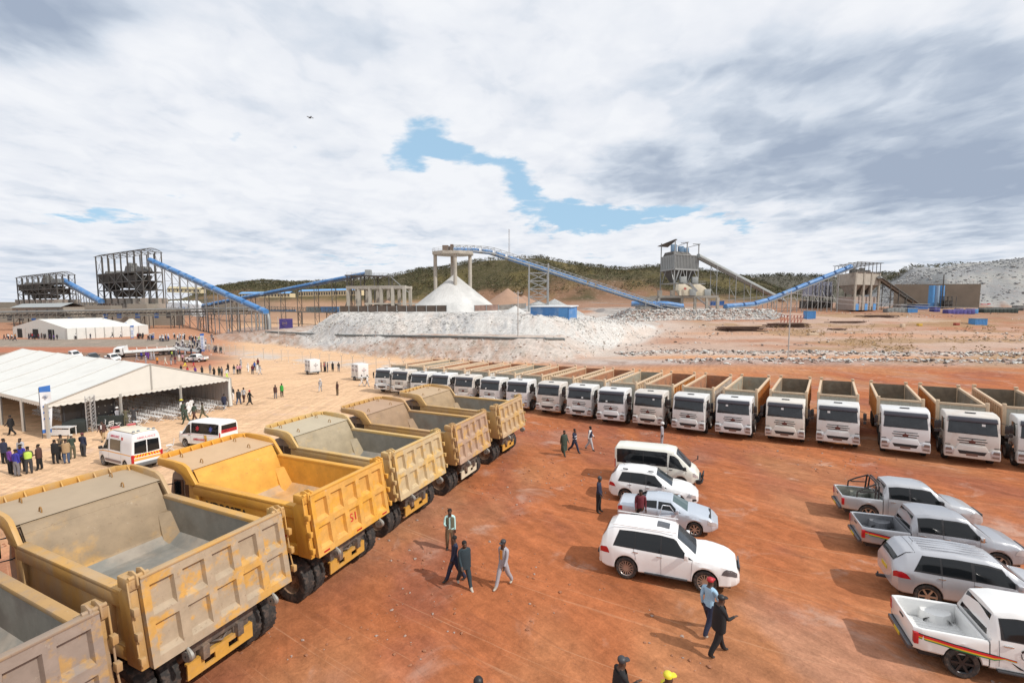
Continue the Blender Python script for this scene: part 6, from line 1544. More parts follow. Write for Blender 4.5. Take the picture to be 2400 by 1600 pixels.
def rmtree(tr):
    for c in tr[1]: rmtree(c)
    bpy.data.objects.remove(tr[0])
rmtree(tree_)
# ------------------------------------------------------------------ cars: lofted bodies, local x forward from the rear bumper, y to the left, z up
def interp(tab, x):
    xs = [p[0] for p in tab]; ys = [p[1] for p in tab]
    return float(np.interp(x, xs, ys))
class Body:
    def __init__(s, L, w, wr, zb, zs, zr, axles, arch, tumble=.5, flare=.02):
        s.L, s.w, s.wr, s.zb, s.zs, s.zr, s.ax, s.ar, s.fl = L, w, wr, zb, zs, zr, axles, arch, flare
        xs = set(np.linspace(0, L, 34).round(3))
        for t_ in (w, wr, zs, zr): xs |= {round(p[0], 3) for p in t_ if 0 <= p[0] <= L}
        for a in axles:
            xs |= {round(a+arch*math.cos(PI*k/12), 3) for k in range(13)} | {round(a+arch+.004, 3), round(a-arch-.004, 3)}
        xs = sorted(xs); o = [xs[0]]
        for x in xs[1:]:
            if x-o[-1] > .003: o.append(x)
        s.xs = o
    def bot(s, x):
        z = interp(s.zb, x)
        for a in s.ax:
            d = abs(x-a)
            if d < s.ar: z = max(z, s.az+math.sqrt(max(s.ar**2-d*d, 0)))
        return z
    az = .36
    def sec(s, x):
        w = interp(s.w, x); wr = interp(s.wr, x); zb = s.bot(x); zs = interp(s.zs, x); zr = interp(s.zr, x)
        fl = s.fl*max((math.exp(-((x-a)/(s.ar*1.1))**4) for a in s.ax), default=0)
        dz = zr-zs
        cab = min(max((dz-.12)/.3, 0), 1)
        zm = zb+(zs-zb)*.45
        P = [(w-.05, zb), (w-.01+fl, zb+.05), (w+fl, zm), (w-.005+fl*.4, zs-.10 if zs-.10 > zm else zm+.01), (w*.972, zs),
             (w*.972+(wr-w*.972)*(.5-.06*(1-cab))+.02*cab, zs+dz*.45), (wr, zs+dz*.86), (wr*.88, zs+dz*.965), (wr*.45, zs+dz), (0, zs+dz*1.0+.012)]
        return P
    def pt(s, x, q):
        """point on the surface at section parameter q (0 sill .. 4 belt .. 6 roof edge .. 9 centre); negative q = right side"""
        sg = 1 if q >= 0 else -1; q = min(abs(q), 9)
        P = s.sec(x); i = min(int(q), 8); f = q-i
        return Vector((x, sg*(P[i][0]*(1-f)+P[i+1][0]*f), P[i][1]*(1-f)+P[i+1][1]*f))
    def nrm(s, x, q):
        e = .03; a = s.pt(min(x+e, s.L), q)-s.pt(max(x-e, 0), q); b = s.pt(x, q+.1)-s.pt(x, q-.1)
        n = a.cross(b)
        if n.length < 1e-9: return Vector((0, 0, 1))
        n.normalize(); c = s.pt(x, q)-Vector((x, 0, .8))
        return n if n.dot(c) > 0 else -n
    def shell(s, mb):
        rows = []
        for x in s.xs:
            P = s.sec(x)
            r = [(x, y, z) for y, z in P]+[(x, -y, z) for y, z in P[-2::-1]]
            rows.append(r)
        mb.grid(rows)
        n = len(rows[0]); base = len(mb.v)-len(rows)*n
        mb.f.append(tuple(base+k for k in range(n))); mb.f.append(tuple(base+(len(rows)-1)*n+k for k in range(n))[::-1])
        for k in range(len(rows)-1): mb.f.append((base+k*n, base+k*n+n-1, base+(k+1)*n+n-1, base+(k+1)*n))
    def patch(s, name, m, parent, x0, x1, q0, q1, off=.008, nx=10, nq=4, x0t=None, x1t=None, mirror=False, smooth=60):
        x0t = x0 if x0t is None else x0t; x1t = x1 if x1t is None else x1t; out = []
        for sg in ((1, -1) if mirror else (1,)):
            rows = []
            for j in range(nq+1):
                f = j/nq; q = (q0+(q1-q0)*f)*sg; xa = x0+(x0t-x0)*f; xb = x1+(x1t-x1)*f
                rows.append([s.pt(xa+(xb-xa)*i/nx, q)+s.nrm(xa+(xb-xa)*i/nx, q)*off for i in range(nx+1)])
            out.append(MB().grid(rows).build(name, m, parent, smooth=smooth, fix=False))
        return out
    def band(s, name, m, parent, x0, x1, qw, off=.010, nx=8, x0s=0.0, x1s=0.0):
        """cross-car patch (windscreen, rear window, bonnet lines) from -qw to qw over the centre; x?s shifts the ends at the sides"""
        rows = []
        for j in range(nx+1):
            f = j/nx; row = []
            for k in range(13):
                g = -1+2*k/12; q = 9-(9-qw)*abs(g); q = q if g > 0 else -q
                x = x0+(x1-x0)*f+(x0s*(1-f)+x1s*f)*abs(g)**2
                row.append(s.pt(x, q)+s.nrm(x, q)*off)
            rows.append(row)
        return MB().grid(rows).build(name, m, parent, smooth=60, fix=False)

def rimmat(nm, c, ro=.3, me_=.8): return mat(nm, c, ro, me_)
ALLOY = rimmat('alloy_rim', (.50, .49, .48)); DALLOY = rimmat('dark_alloy_rim', (.05, .05, .055), .35, .6)
def car_wheel(parent, x, y, z, r, w, side, m, spokes=10, hub='rim'):
    b = MB(); b.lathe([(r*.66, -w*.45), (r*.9, -w*.5), (r*.985, -w*.40), (r, -w*.25), (r, w*.25), (r*.985, w*.40), (r*.9, w*.5), (r*.66, w*.45)], (0, 0, 0), 'y', 28)
    b.lathe([(.001, 0), (r*.66, -side*w*.0)], (0, -side*w*.05, 0), 'y', 20)
    t = b.build('wheel', RUB, parent, smooth=35); t.location = (x, y, z)
    c = MB(); s = side
    c.lathe([(r*.60, s*w*.30), (r*.66, s*w*.46), (r*.69, s*w*.47)], (0, 0, 0), 'y', 24); c.lathe([(.001, s*w*.40), (r*.12, s*w*.40), (r*.15, s*w*.30)], (0, 0, 0), 'y', 10)
    for k in range(spokes):
        a = 2*PI*k/spokes
        c.beam((r*.10*math.cos(a), s*w*.34, r*.10*math.sin(a)), (r*.64*math.cos(a), s*w*.38, r*.64*math.sin(a)), r*.085 if spokes > 7 else r*.15, w*.14, up=(0, 1, 0))
    c.build(hub, m, t, smooth=35)
    return t

def place(e, x, y, rz, sc=1.0, sz=1.0):
    fx = Vector((math.cos(rz), math.sin(rz), 0)); p0 = Vector((x, y, gz(x, y)))
    p1 = p0+fx*3; p1.z = gz(p1.x, p1.y); X_ = (p1-p0).normalized()
    ly = Vector((-math.sin(rz), math.cos(rz), 0)); p2 = p0+ly*2; p2.z = gz(p2.x, p2.y); Y_ = (p2-p0).normalized(); Z_ = X_.cross(Y_).normalized(); Y_ = Z_.cross(X_)
    m_ = Matrix((X_, Y_, Z_)).transposed().to_4x4(); m_.translation = p0; e.matrix_world = m_ @ Matrix.Diagonal((sc, sc, sc*sz, 1))

SEAM = mat('panel_seam', (.10, .10, .11), .6)
def seam(bd, parent, x, q0, q1, dx=0.0, name='seam'):
    for sg in (1, -1):
        pts = [bd.pt(x+dx*i/6, sg*(q0+(q1-q0)*i/6))+bd.nrm(x+dx*i/6, sg*(q0+(q1-q0)*i/6))*.002 for i in range(7)]
        MB().tube(pts, .0055, 4, False).build(name, SEAM, parent)
def handle(bd, parent, x, q, m):
    for sg in (1, -1):
        p = bd.pt(x, sg*q); MB().box(x-.10, x+.10, p.y-.0 if sg > 0 else p.y-.035, p.y+.035 if sg > 0 else p.y, p.z-.018, p.z+.018).build('handle', m, parent, bevel=.01)
def mirror_(bd, parent, x, m, z=None, w_=.2):
    for sg in (1, -1):
        p = bd.pt(x, sg*4.3)
        b = MB(); yy = sorted((p.y+sg*.04, p.y+sg*(.04+w_))); b.box(x-.09, x+.05, yy[0], yy[1], p.z+.0, p.z+.19); b.beam((x, p.y-sg*.04, p.z+.02), (x, p.y+sg*.1, p.z+.06), .05)
        b.build('mirror', m, parent, bevel=.035, seg=3)

def finish(bd, e, paint, lower=.0, wheels=None, tr=.80, rim=ALLOY, wr_=.38, ww=.25, spokes=10, name='body'):
    Body.az = bd.az
    mb = MB(); bd.shell(mb)
    body = mb.build(name, paint, e, smooth=32)
    b = MB(); z1 = bd.az+.30
    b.box(.25, bd.L-.3, -interp(bd.w, bd.L*.5)+.28, interp(bd.w, bd.L*.5)-.28, .24, z1+.25)
    b.build('underbody', BLK, e)
    for a in bd.ax:
        for sg in (1, -1):
            n = 12; r_ = bd.ar-.005; rows = []
            for yy in (sg*.50, sg*(interp(bd.w, a)-.05)):
                rows.append([(a+r_*math.cos(PI*k/n), yy, bd.az+r_*math.sin(PI*k/n)) for k in range(n+1)])
            MB().grid(rows).build('wheel_arch', BLK, body, fix=False)
    for a in bd.ax:
        for sg in (1, -1): car_wheel(e, a, sg*tr, wr_, wr_, ww, sg, rim, spokes)
    return body

def suv_lx(x, y, rz, label):
    e = empty('car', (0, 0, 0)); tag(e, label, 'car')
    P = mat('pearl_white_paint', (.80, .80, .80), .22, coat=.6)
    bd = Body(5.07, [(0, .80), (.12, .92), (.5, .975), (4.2, .975), (4.7, .93), (4.95, .80), (5.07, .62)],
              [(0, .60), (.3, .70), (.9, .73), (3.0, .72), (3.35, .70), (3.9, .86), (4.6, .82), (5.07, .55)],
              [(0, .50), (.25, .36), (1, .34), (4.4, .34), (4.8, .38), (5.07, .46)],
              [(0, 1.00), (.1, 1.12), (.6, 1.16), (3.4, 1.10), (4.2, 1.07), (4.8, .98), (4.97, .88), (5.07, .72)],
              [(0, 1.05), (.08, 1.35), (.30, 1.70), (.55, 1.83), (1.3, 1.88), (2.3, 1.88), (2.85, 1.81), (3.62, 1.20), (4.2, 1.17), (4.75, 1.06), (4.97, .95), (5.07, .75)], [1.06, 3.91], .46, flare=.03)
    bd.az = .40
    b = finish(bd, e, P, tr=.82, rim=ALLOY, wr_=.405, ww=.28, spokes=15)
    bd.patch('window_surround', BLK, b, .55, 3.50, 4.1, 5.95, .004, mirror=True, x0t=.78, x1t=2.88, nx=24)
    bd.patch('side_window', GLS, b, .60, 1.38, 4.2, 5.9, mirror=True, x0t=.80)
    bd.patch('side_window', GLS, b, 1.41, 2.33, 4.15, 5.9, mirror=True)
    bd.patch('side_window', GLS, b, 2.38, 3.44, 4.15, 5.88, mirror=True, x1t=2.84)
    bd.band('windscreen', GLS2, b, 2.93, 3.60, 6.9, x1s=-.03)
    bd.band('rear_window', GLS, b, .09, .26, 6.9)
    bd.band('sunroof', mat('sunroof_glass', (.05, .05, .055), .12, coat=.5), b, 2.15, 2.62, 8.15, off=.006)
    seam(bd, b, 2.36, .6, 4.1); seam(bd, b, 1.44, 1.6, 4.1, -.1); seam(bd, b, 3.42, 1.0, 4.1, .05)
    handle(bd, b, 2.30, 3.3, CHR); handle(bd, b, 1.42, 3.4, CHR); mirror_(bd, b, 3.28, P)
    bd.patch('tail_lamp', REDL, b, .04, .42, 2.55, 3.7, mirror=True, x1t=.30)
    bd.patch('headlight', mat('dark_headlamp', (.10, .10, .11), .12, coat=.6), b, 4.45, 4.98, 2.45, 3.75, mirror=True, x0t=4.62)
    bd.patch('head_lamp_strip', LMP, b, 4.55, 4.97, 3.25, 3.36, mirror=True)
    MB().prism([(-.40, .46), (.40, .46), (.30, .68), (.46, .94), (-.46, .94), (-.30, .68)], 5.05, 5.095, 'x').build('grille', mat('dark_chrome', (.12, .12, .13), .3, .7), b)
    for sg in (1, -1):
        MB().box(1.75, 3.30, sg*.90, sg*1.03, .36, .41).build('running_board', DKM, e, bevel=.015)
        MB().box(.5, 2.9, sg*.66, sg*.69, 1.885, 1.91).build('roof_rail', P, b)
    MB().box(-.02, .30, -.80, .80, .42, .60).build('rear_bumper', P, e, bevel=.05)
    b2 = MB(); b2.box(-.22, .05, -.05, .05, .42, .50); b2.lathe([(.001, .50), (.03, .53), (.03, .57), (.001, .60)], (-.18, 0, 0), 'z', 8); b2.build('tow_bar', DKM, e)
    place(e, x, y, rz, SCL, 1.05); return e

def suv_small(x, y, rz, label):
    e = empty('car', (0, 0, 0)); tag(e, label, 'car')
    P = mat('white_suv_paint', (.76, .76, .76), .25, coat=.5)
    bd = Body(4.65, [(0, .74), (.15, .87), (.5, .91), (3.8, .91), (4.3, .85), (4.55, .70), (4.65, .50)],
              [(0, .55), (.3, .66), (.8, .70), (2.6, .70), (3.0, .66), (3.5, .80), (4.2, .74), (4.65, .45)],
              [(0, .48), (.25, .30), (4.1, .28), (4.65, .42)],
              [(0, .95), (.1, 1.05), (.6, 1.06), (2.5, .98), (3.5, .96), (4.2, .88), (4.5, .78), (4.65, .64)],
              [(0, 1.0), (.10, 1.30), (.40, 1.62), (.9, 1.70), (1.8, 1.72), (2.45, 1.66), (3.35, 1.08), (3.8, 1.04), (4.3, .94), (4.65, .68)], [.92, 3.62], .40, flare=.025)
    bd.az = .35
    b = finish(bd, e, P, tr=.77, rim=ALLOY, wr_=.35, ww=.23, spokes=6)
    bd.patch('window_surround', BLK, b, .50, 3.12, 4.15, 5.9, .004, mirror=True, x0t=.72, x1t=2.45, nx=24)
    bd.patch('side_window', GLS, b, .55, 1.15, 4.4, 5.85, mirror=True, x0t=.75)
    bd.patch('side_window', GLS, b, 1.20, 1.95, 4.3, 5.8, mirror=True)
    bd.patch('side_window', GLS, b, 2.05, 3.05, 4.2, 5.7, mirror=True, x1t=2.45)
    bd.band('windscreen', GLS2, b, 2.52, 3.33, 6.9); bd.band('rear_window', GLS, b, .12, .36, 7)
    seam(bd, b, 2.0, .6, 4.1); seam(bd, b, 1.15, 1.8, 4.1); handle(bd, b, 2.1, 3.3, CHR); handle(bd, b, 1.15, 3.5, CHR); mirror_(bd, b, 2.92, P)
    bd.patch('tail_lamp', REDL, b, .03, .40, 2.55, 3.7, mirror=True, x1t=.2)
    bd.patch('headlight', LMP, b, 4.05, 4.52, 2.45, 3.75, mirror=True, x0t=4.2)
    bd.patch('fog_lamp', BLK, b, 4.35, 4.55, 1.5, 2.3, mirror=True)
    for sg in (1, -1):
        b_ = MB()
        for xx in (.75, 2.1): b_.box(xx, xx+.28, sg*.60, sg*.66, 1.70, 1.745)
        b_.build('roof_rail', BLK, b, bevel=.01)
    b_ = MB(); b_.tube([(.75, .2, 1.70), (.60, .2, 1.80)], .01, 5); b_.build('antenna', BLK, b)
    place(e, x, y, rz, SCL, 1.05); return e

def sedan(x, y, rz, label):
    e = empty('car', (0, 0, 0)); tag(e, label, 'car')
    P = mat('silver_blue_paint', (.52, .57, .64), .30, .3, coat=.5)
    bd = Body(4.55, [(0, .70), (.15, .82), (.6, .86), (3.8, .86), (4.3, .78), (4.55, .52)],
              [(0, .66), (.8, .70), (1.0, .62), (1.5, .56), (2.5, .56), (3.0, .62), (3.4, .76), (4.2, .72), (4.55, .42)],
              [(0, .46), (.3, .28), (4.1, .26), (4.55, .40)],
              [(0, .88), (.15, .98), (.8, .98), (3.3, .92), (4.1, .82), (4.4, .72), (4.55, .58)],
              [(0, .90), (.12, 1.04), (.75, 1.07), (1.35, 1.38), (1.8, 1.43), (2.5, 1.42), (3.25, 1.02), (3.6, .98), (4.2, .86), (4.55, .62)], [.90, 3.55], .37, flare=.015)
    bd.az = .32
    b = finish(bd, e, P, tr=.73, rim=ALLOY, wr_=.32, ww=.21, spokes=7)
    bd.patch('side_window', GLS, b, 1.0, 1.85, 4.35, 5.75, mirror=True, x0t=1.35); bd.patch('side_window', GLS, b, 1.92, 2.95, 4.3, 5.7, mirror=True, x1t=2.48)
    bd.band('windscreen', mat('green_tinted_glass', (.06, .095, .09), .1, coat=.5), b, 2.56, 3.22, 6.9); bd.band('rear_window', GLS, b, .80, 1.30, 6.9)
    bd.patch('headlight', LMP, b, 4.1, 4.47, 2.45, 3.75, mirror=True); bd.patch('tail_lamp', REDL, b, .03, .25, 2.55, 3.7, mirror=True)
    seam(bd, b, 1.88, .6, 4.1); mirror_(bd, b, 2.8, P)
    # front near-side door standing open
    d = MB(); d.hexa([(2.75, -.88, .35), (2.0, -1.32, .35), (1.98, -1.27, .35), (2.73, -.83, .35), (2.75, -.88, .92), (2.0, -1.34, .92), (1.98, -1.29, .92), (2.73, -.83, .92)])
    d.tube([(2.7, -.86, .92), (2.45, -.98, 1.30), (2.15, -1.15, 1.36), (2.0, -1.30, .92)], .025, 6)
    d.build('open_door', P, e, bevel=.01)
    place(e, x, y, rz, SCL, 1.05); return e

def minibus(x, y, rz, label, amb=False, name='minibus'):
    e = empty(name, (0, 0, 0)); tag(e, label, 'ambulance' if amb else 'minibus')
    P = mat('cream_white_van_paint', (.70, .70, .63), .32, coat=.4) if not amb else mat('white_van_paint', (.78, .78, .77), .3, coat=.4)
    L = 4.85
    bd = Body(L, [(0, .80), (.08, .86), (.4, .88), (4.0, .88), (4.45, .84), (4.7, .74), (4.85, .55)],
              [(0, .76), (.1, .78), (3.3, .77), (3.6, .74), (4.2, .70), (4.5, .70), (4.85, .48)],
              [(0, .42), (.2, .34), (4.4, .32), (4.85, .42)],
              [(0, 1.10), (3.4, 1.10), (4.2, 1.02), (4.6, .96), (4.85, .72)],
              [(0, 1.98), (.10, 2.10), (.5, 2.14), (3.0, 2.13), (3.5, 2.06), (4.42, 1.14), (4.62, 1.04), (4.85, .76)], [.98, 3.85], .37, flare=.012)
    bd.az = .34
    b = finish(bd, e, P, tr=.75, rim=mat('steel_rim', (.30, .29, .28), .5, .5), wr_=.34, ww=.21, spokes=5)
    bd.patch('window_surround', BLK, b, .14, 3.1, 4.15, 5.95, .004, mirror=True, nx=24)
    bd.patch('side_window', GLS, b, .18, 1.7, 4.25, 5.85, mirror=True, x0t=.15); bd.patch('side_window', GLS, b, 1.74, 3.0, 4.25, 5.85, mirror=True, x1t=3.12)
    bd.patch('front_side_window', GLS, b, 3.18, 4.22, 4.1, 5.7, mirror=True, x1t=3.72, x0t=3.24)
    bd.band('windscreen', GLS2, b, 3.60, 4.40, 6.85, x1s=-.05)
    MB().add([(-.012, -.70, 1.28), (-.012, .70, 1.28), (-.012, .66, 1.88), (-.012, -.66, 1.88)], [(0,1,2,3)]).build('rear_window', GLS, b)
    seam(bd, b, 3.14, .6, 6.2); seam(bd, b, 1.72, .8, 4.1); seam(bd, b, 4.15, 2.5, 4.0)
    handle(bd, b, 3.30, 3.3, BLK); mirror_(bd, b, 4.12, P if amb else BLK, w_=.18)
    bd.patch('tail_lamp', REDL, b, .0, .07, 2.5, 4.6, mirror=True); bd.patch('headlight', LMP, b, 4.52, 4.80, 2.45, 3.75, mirror=True)
    MB().box(-.08, .05, -.75, .75, .40, .58).build('rear_bumper', P if amb else DKM, e, bevel=.03)
    MB().box(-.03, 0.0, -.26, .26, .74, .86).build('number_plate', mat('yellow_plate', (.60, .42, .03), .5), b)
    if not amb:
        g = MB(); g.tube([(4.75, -.70, .40), (5.0, -.62, .42), (5.06, 0, .42), (5.0, .62, .42), (4.75, .70, .40)], .045, 8); g.tube([(4.95, -.45, .36), (5.08, -.42, .78), (5.09, .42, .78), (4.95, .45, .36)], .035, 8); g.box(4.7, 4.95, -.8, .8, .36, .58)
        g.build('bull_bar', BLK, e)
        g = MB(); g.tube([(4.4, .75, 1.1), (4.75, .92, 1.35)], .015, 5); g.box(4.72, 4.78, .84, 1.0, 1.28, 1.50); g.build('fender_mirror', BLK, e)
    else:
        RS = mat('red_stripe', (.55, .03, .04), .5); GS = mat('gold_stripe', (.62, .38, .06), .5)
        bd.patch('stripe', RS, b, .06, 4.55, 3.75, 3.92, off=.004, mirror=True, nx=30)
        bd.patch('stripe', GS, b, 1.25, 1.52, .3, 3.7, off=.005, mirror=True, x0t=1.42, x1t=1.70, nx=2)
        for xx in (2.4, .95):
            p = bd.pt(xx, 5.0); q_ = bd.nrm(xx, 5.0)
            k_ = mat('red_badge', (.45, .02, .03), .5) if xx > 2 else mat('blue_badge', (.06, .08, .32), .5)
            u_ = (bd.pt(xx, 5.3)-p).normalized(); f_ = q_.cross(u_)
            m_ = MB()
            for j in range(3):
                a = PI*j/3; d_ = u_*math.cos(a)+f_*math.sin(a); m_.beam(p+q_*.015-d_*.20, p+q_*.015+d_*.20, .075, .004, up=q_)
            m_.build('badge', k_, b)
        p = bd.pt(2.15, 2.6)
        text_mesh('lettering', 'AMBULANCE', .24, RS, b, frame((2.15, p.y+.02, .72), (-1, 0, 0), (0, 0, 1)), .003, .004)
        MB().box(-.022, -.013, -.70, .70, 1.28, 1.52).build('red_panel', RS, b)
        text_mesh('lettering', 'AMBULANCE', .22, mat('dark_red_ink', (.16, .01, .01), .5), b, frame((-.026, 0, 1.40), (0, -1, 0), (0, 0, 1)), .002, .004)
    place(e, x, y, rz, SCL, 1.05); return e

def sprinter(x, y, rz, label):
    e = empty('ambulance', (0, 0, 0)); tag(e, label, 'ambulance')
    P = mat('ambulance_white', (.76, .77, .79), .3, coat=.4); L = 5.2
    bd = Body(L, [(0, .90), (.06, .94), (.4, .95), (4.3, .95), (4.8, .90), (5.05, .78), (5.2, .6)],
              [(0, .78), (.12, .80), (3.5, .80), (3.8, .76), (4.3, .72), (4.9, .72), (5.2, .5)],
              [(0, .42), (.2, .36), (4.8, .34), (5.2, .42)],
              [(0, 1.18), (3.6, 1.18), (4.3, 1.14), (4.9, 1.04), (5.2, .8)],
              [(0, 2.42), (.10, 2.52), (.5, 2.56), (3.0, 2.54), (3.6, 2.42), (4.45, 1.36), (4.85, 1.18), (5.2, .86)], [1.0, 4.25], .40, flare=.012)
    bd.az = .36
    b = finish(bd, e, P, tr=.80, rim=mat('steel_rim', (.30, .29, .28), .5, .5), wr_=.36, ww=.23, spokes=6)
    tint = mat('tinted_cabin_glass', (.03, .035, .03), .07, coat=.3)
    bd.patch('side_window', tint, b, 1.55, 3.05, 4.15, 5.35, mirror=True)
    bd.patch('front_side_window', tint, b, 3.30, 4.25, 4.15, 5.3, mirror=True, x1t=3.80)
    bd.band('windscreen', GLS2, b, 3.75, 4.45, 6.85)
    for sg in (1, -1): MB().prism([(sg*.03, 1.18), (sg*.76, 1.22), (sg*.72, 1.98), (sg*.03, 2.02)], -.016, -.004, 'x').build('rear_window', GLS, b, bevel=.003)
    OR = mat('orange_band', (.72, .36, .10), .5); GB = mat('grey_band', (.20, .15, .15), .5)
    bd.patch('orange_stripe', OR, b, .02, 4.9, 3.15, 3.75, off=.005, mirror=True, nx=30)
    bd.patch('grey_moulding', GB, b, 1.5, 3.75, 1.2, 1.75, off=.02, mirror=True, nx=12)
    # chequered rear band
    Y_ = mat('yellow_reflective', (.75, .48, .02), .5); R_2 = mat('red_reflective', (.60, .03, .02), .5)
    by = MB().box(-.016, -.004, -.86, .86, .96, 1.14).build('reflective_band', Y_, b)
    m_ = MB()
    for sg in (1, -1):
        for k in range(5): y0 = .10+k*.165; m_.add([(-.020, sg*y0, .96), (-.020, sg*(y0+.08), .96), (-.020, sg*(y0+.0), 1.14), (-.020, sg*(y0-.08), 1.14)], [(0,1,2,3)])
    m_.build('chevron', R_2, by)
    MB().box(-.018, -.004, -.84, .84, .74, .90).build('orange_stripe', OR, b)
    for sg in (1, -1):
        MB().box(-.03, .06, sg*.80, sg*.945, .62, 1.16).build('tail_lamp', REDL, b, bevel=.01)
    MB().box(-.14, .08, -.92, .92, .36, .58).build('rear_bumper', mat('bumper_grey', (.12, .125, .13), .5), e, bevel=.04)
    PK = mat('faded_pink_lettering', (.62, .25, .30), .6)
    text_mesh('lettering', 'AMBULANCE', .19, PK, b, frame((-.008, 0, 2.20), (0, -1, 0), (0, 0, 1)), .002, .003)
    p = bd.pt(2.4, 5.7); n_ = bd.nrm(2.4, 5.7); u_ = (bd.pt(2.4, 5.9)-bd.pt(2.4, 5.5)).normalized()
    text_mesh('lettering', 'AMBULANCE', .22, mat('pink_lettering', (.55, .10, .16), .6), b, frame(p+n_*.012, (-1, 0, 0), u_), .002, .004)
    lb = MB().box(3.05, 3.35, -.72, .72, 2.52, 2.60).build('light_bar', mat('cream_plastic', (.62, .50, .36), .5), b, bevel=.02)
    for sg in (1, -1): MB().box(3.05, 3.36, sg*.25, sg*.74, 2.58, 2.72).build('red_beacon', mat('faded_red_lens', (.42, .07, .08), .3, coat=.4), lb, bevel=.03)
    MB().box(.1, 3.0, -.7, .7, 2.54, 2.575).build('roof_panel', mat('cream_roof', (.66, .60, .48), .5), b, bevel=.02)
    for (xx, yy) in ((.3, -.6), (.3, .6), (.45, -.35), (.35, .3)): MB().lathe([(.09, 2.57), (.08, 2.66), (.001, 2.68)], (xx, yy, 0), 'z', 10).build('roof_lamp', mat('grey_fitting', (.22, .24, .27), .4), b, smooth=40)
    MB().box(1.25, 1.45, .80, .86, 2.02, 2.2).build('side_marker', REDL, b)
    mirror_(bd, b, 4.15, BLK, w_=.22); seam(bd, b, 3.2, .8, 6); seam(bd, b, 1.45, .8, 6)
    place(e, x, y, rz, SCL, 1.05); return e

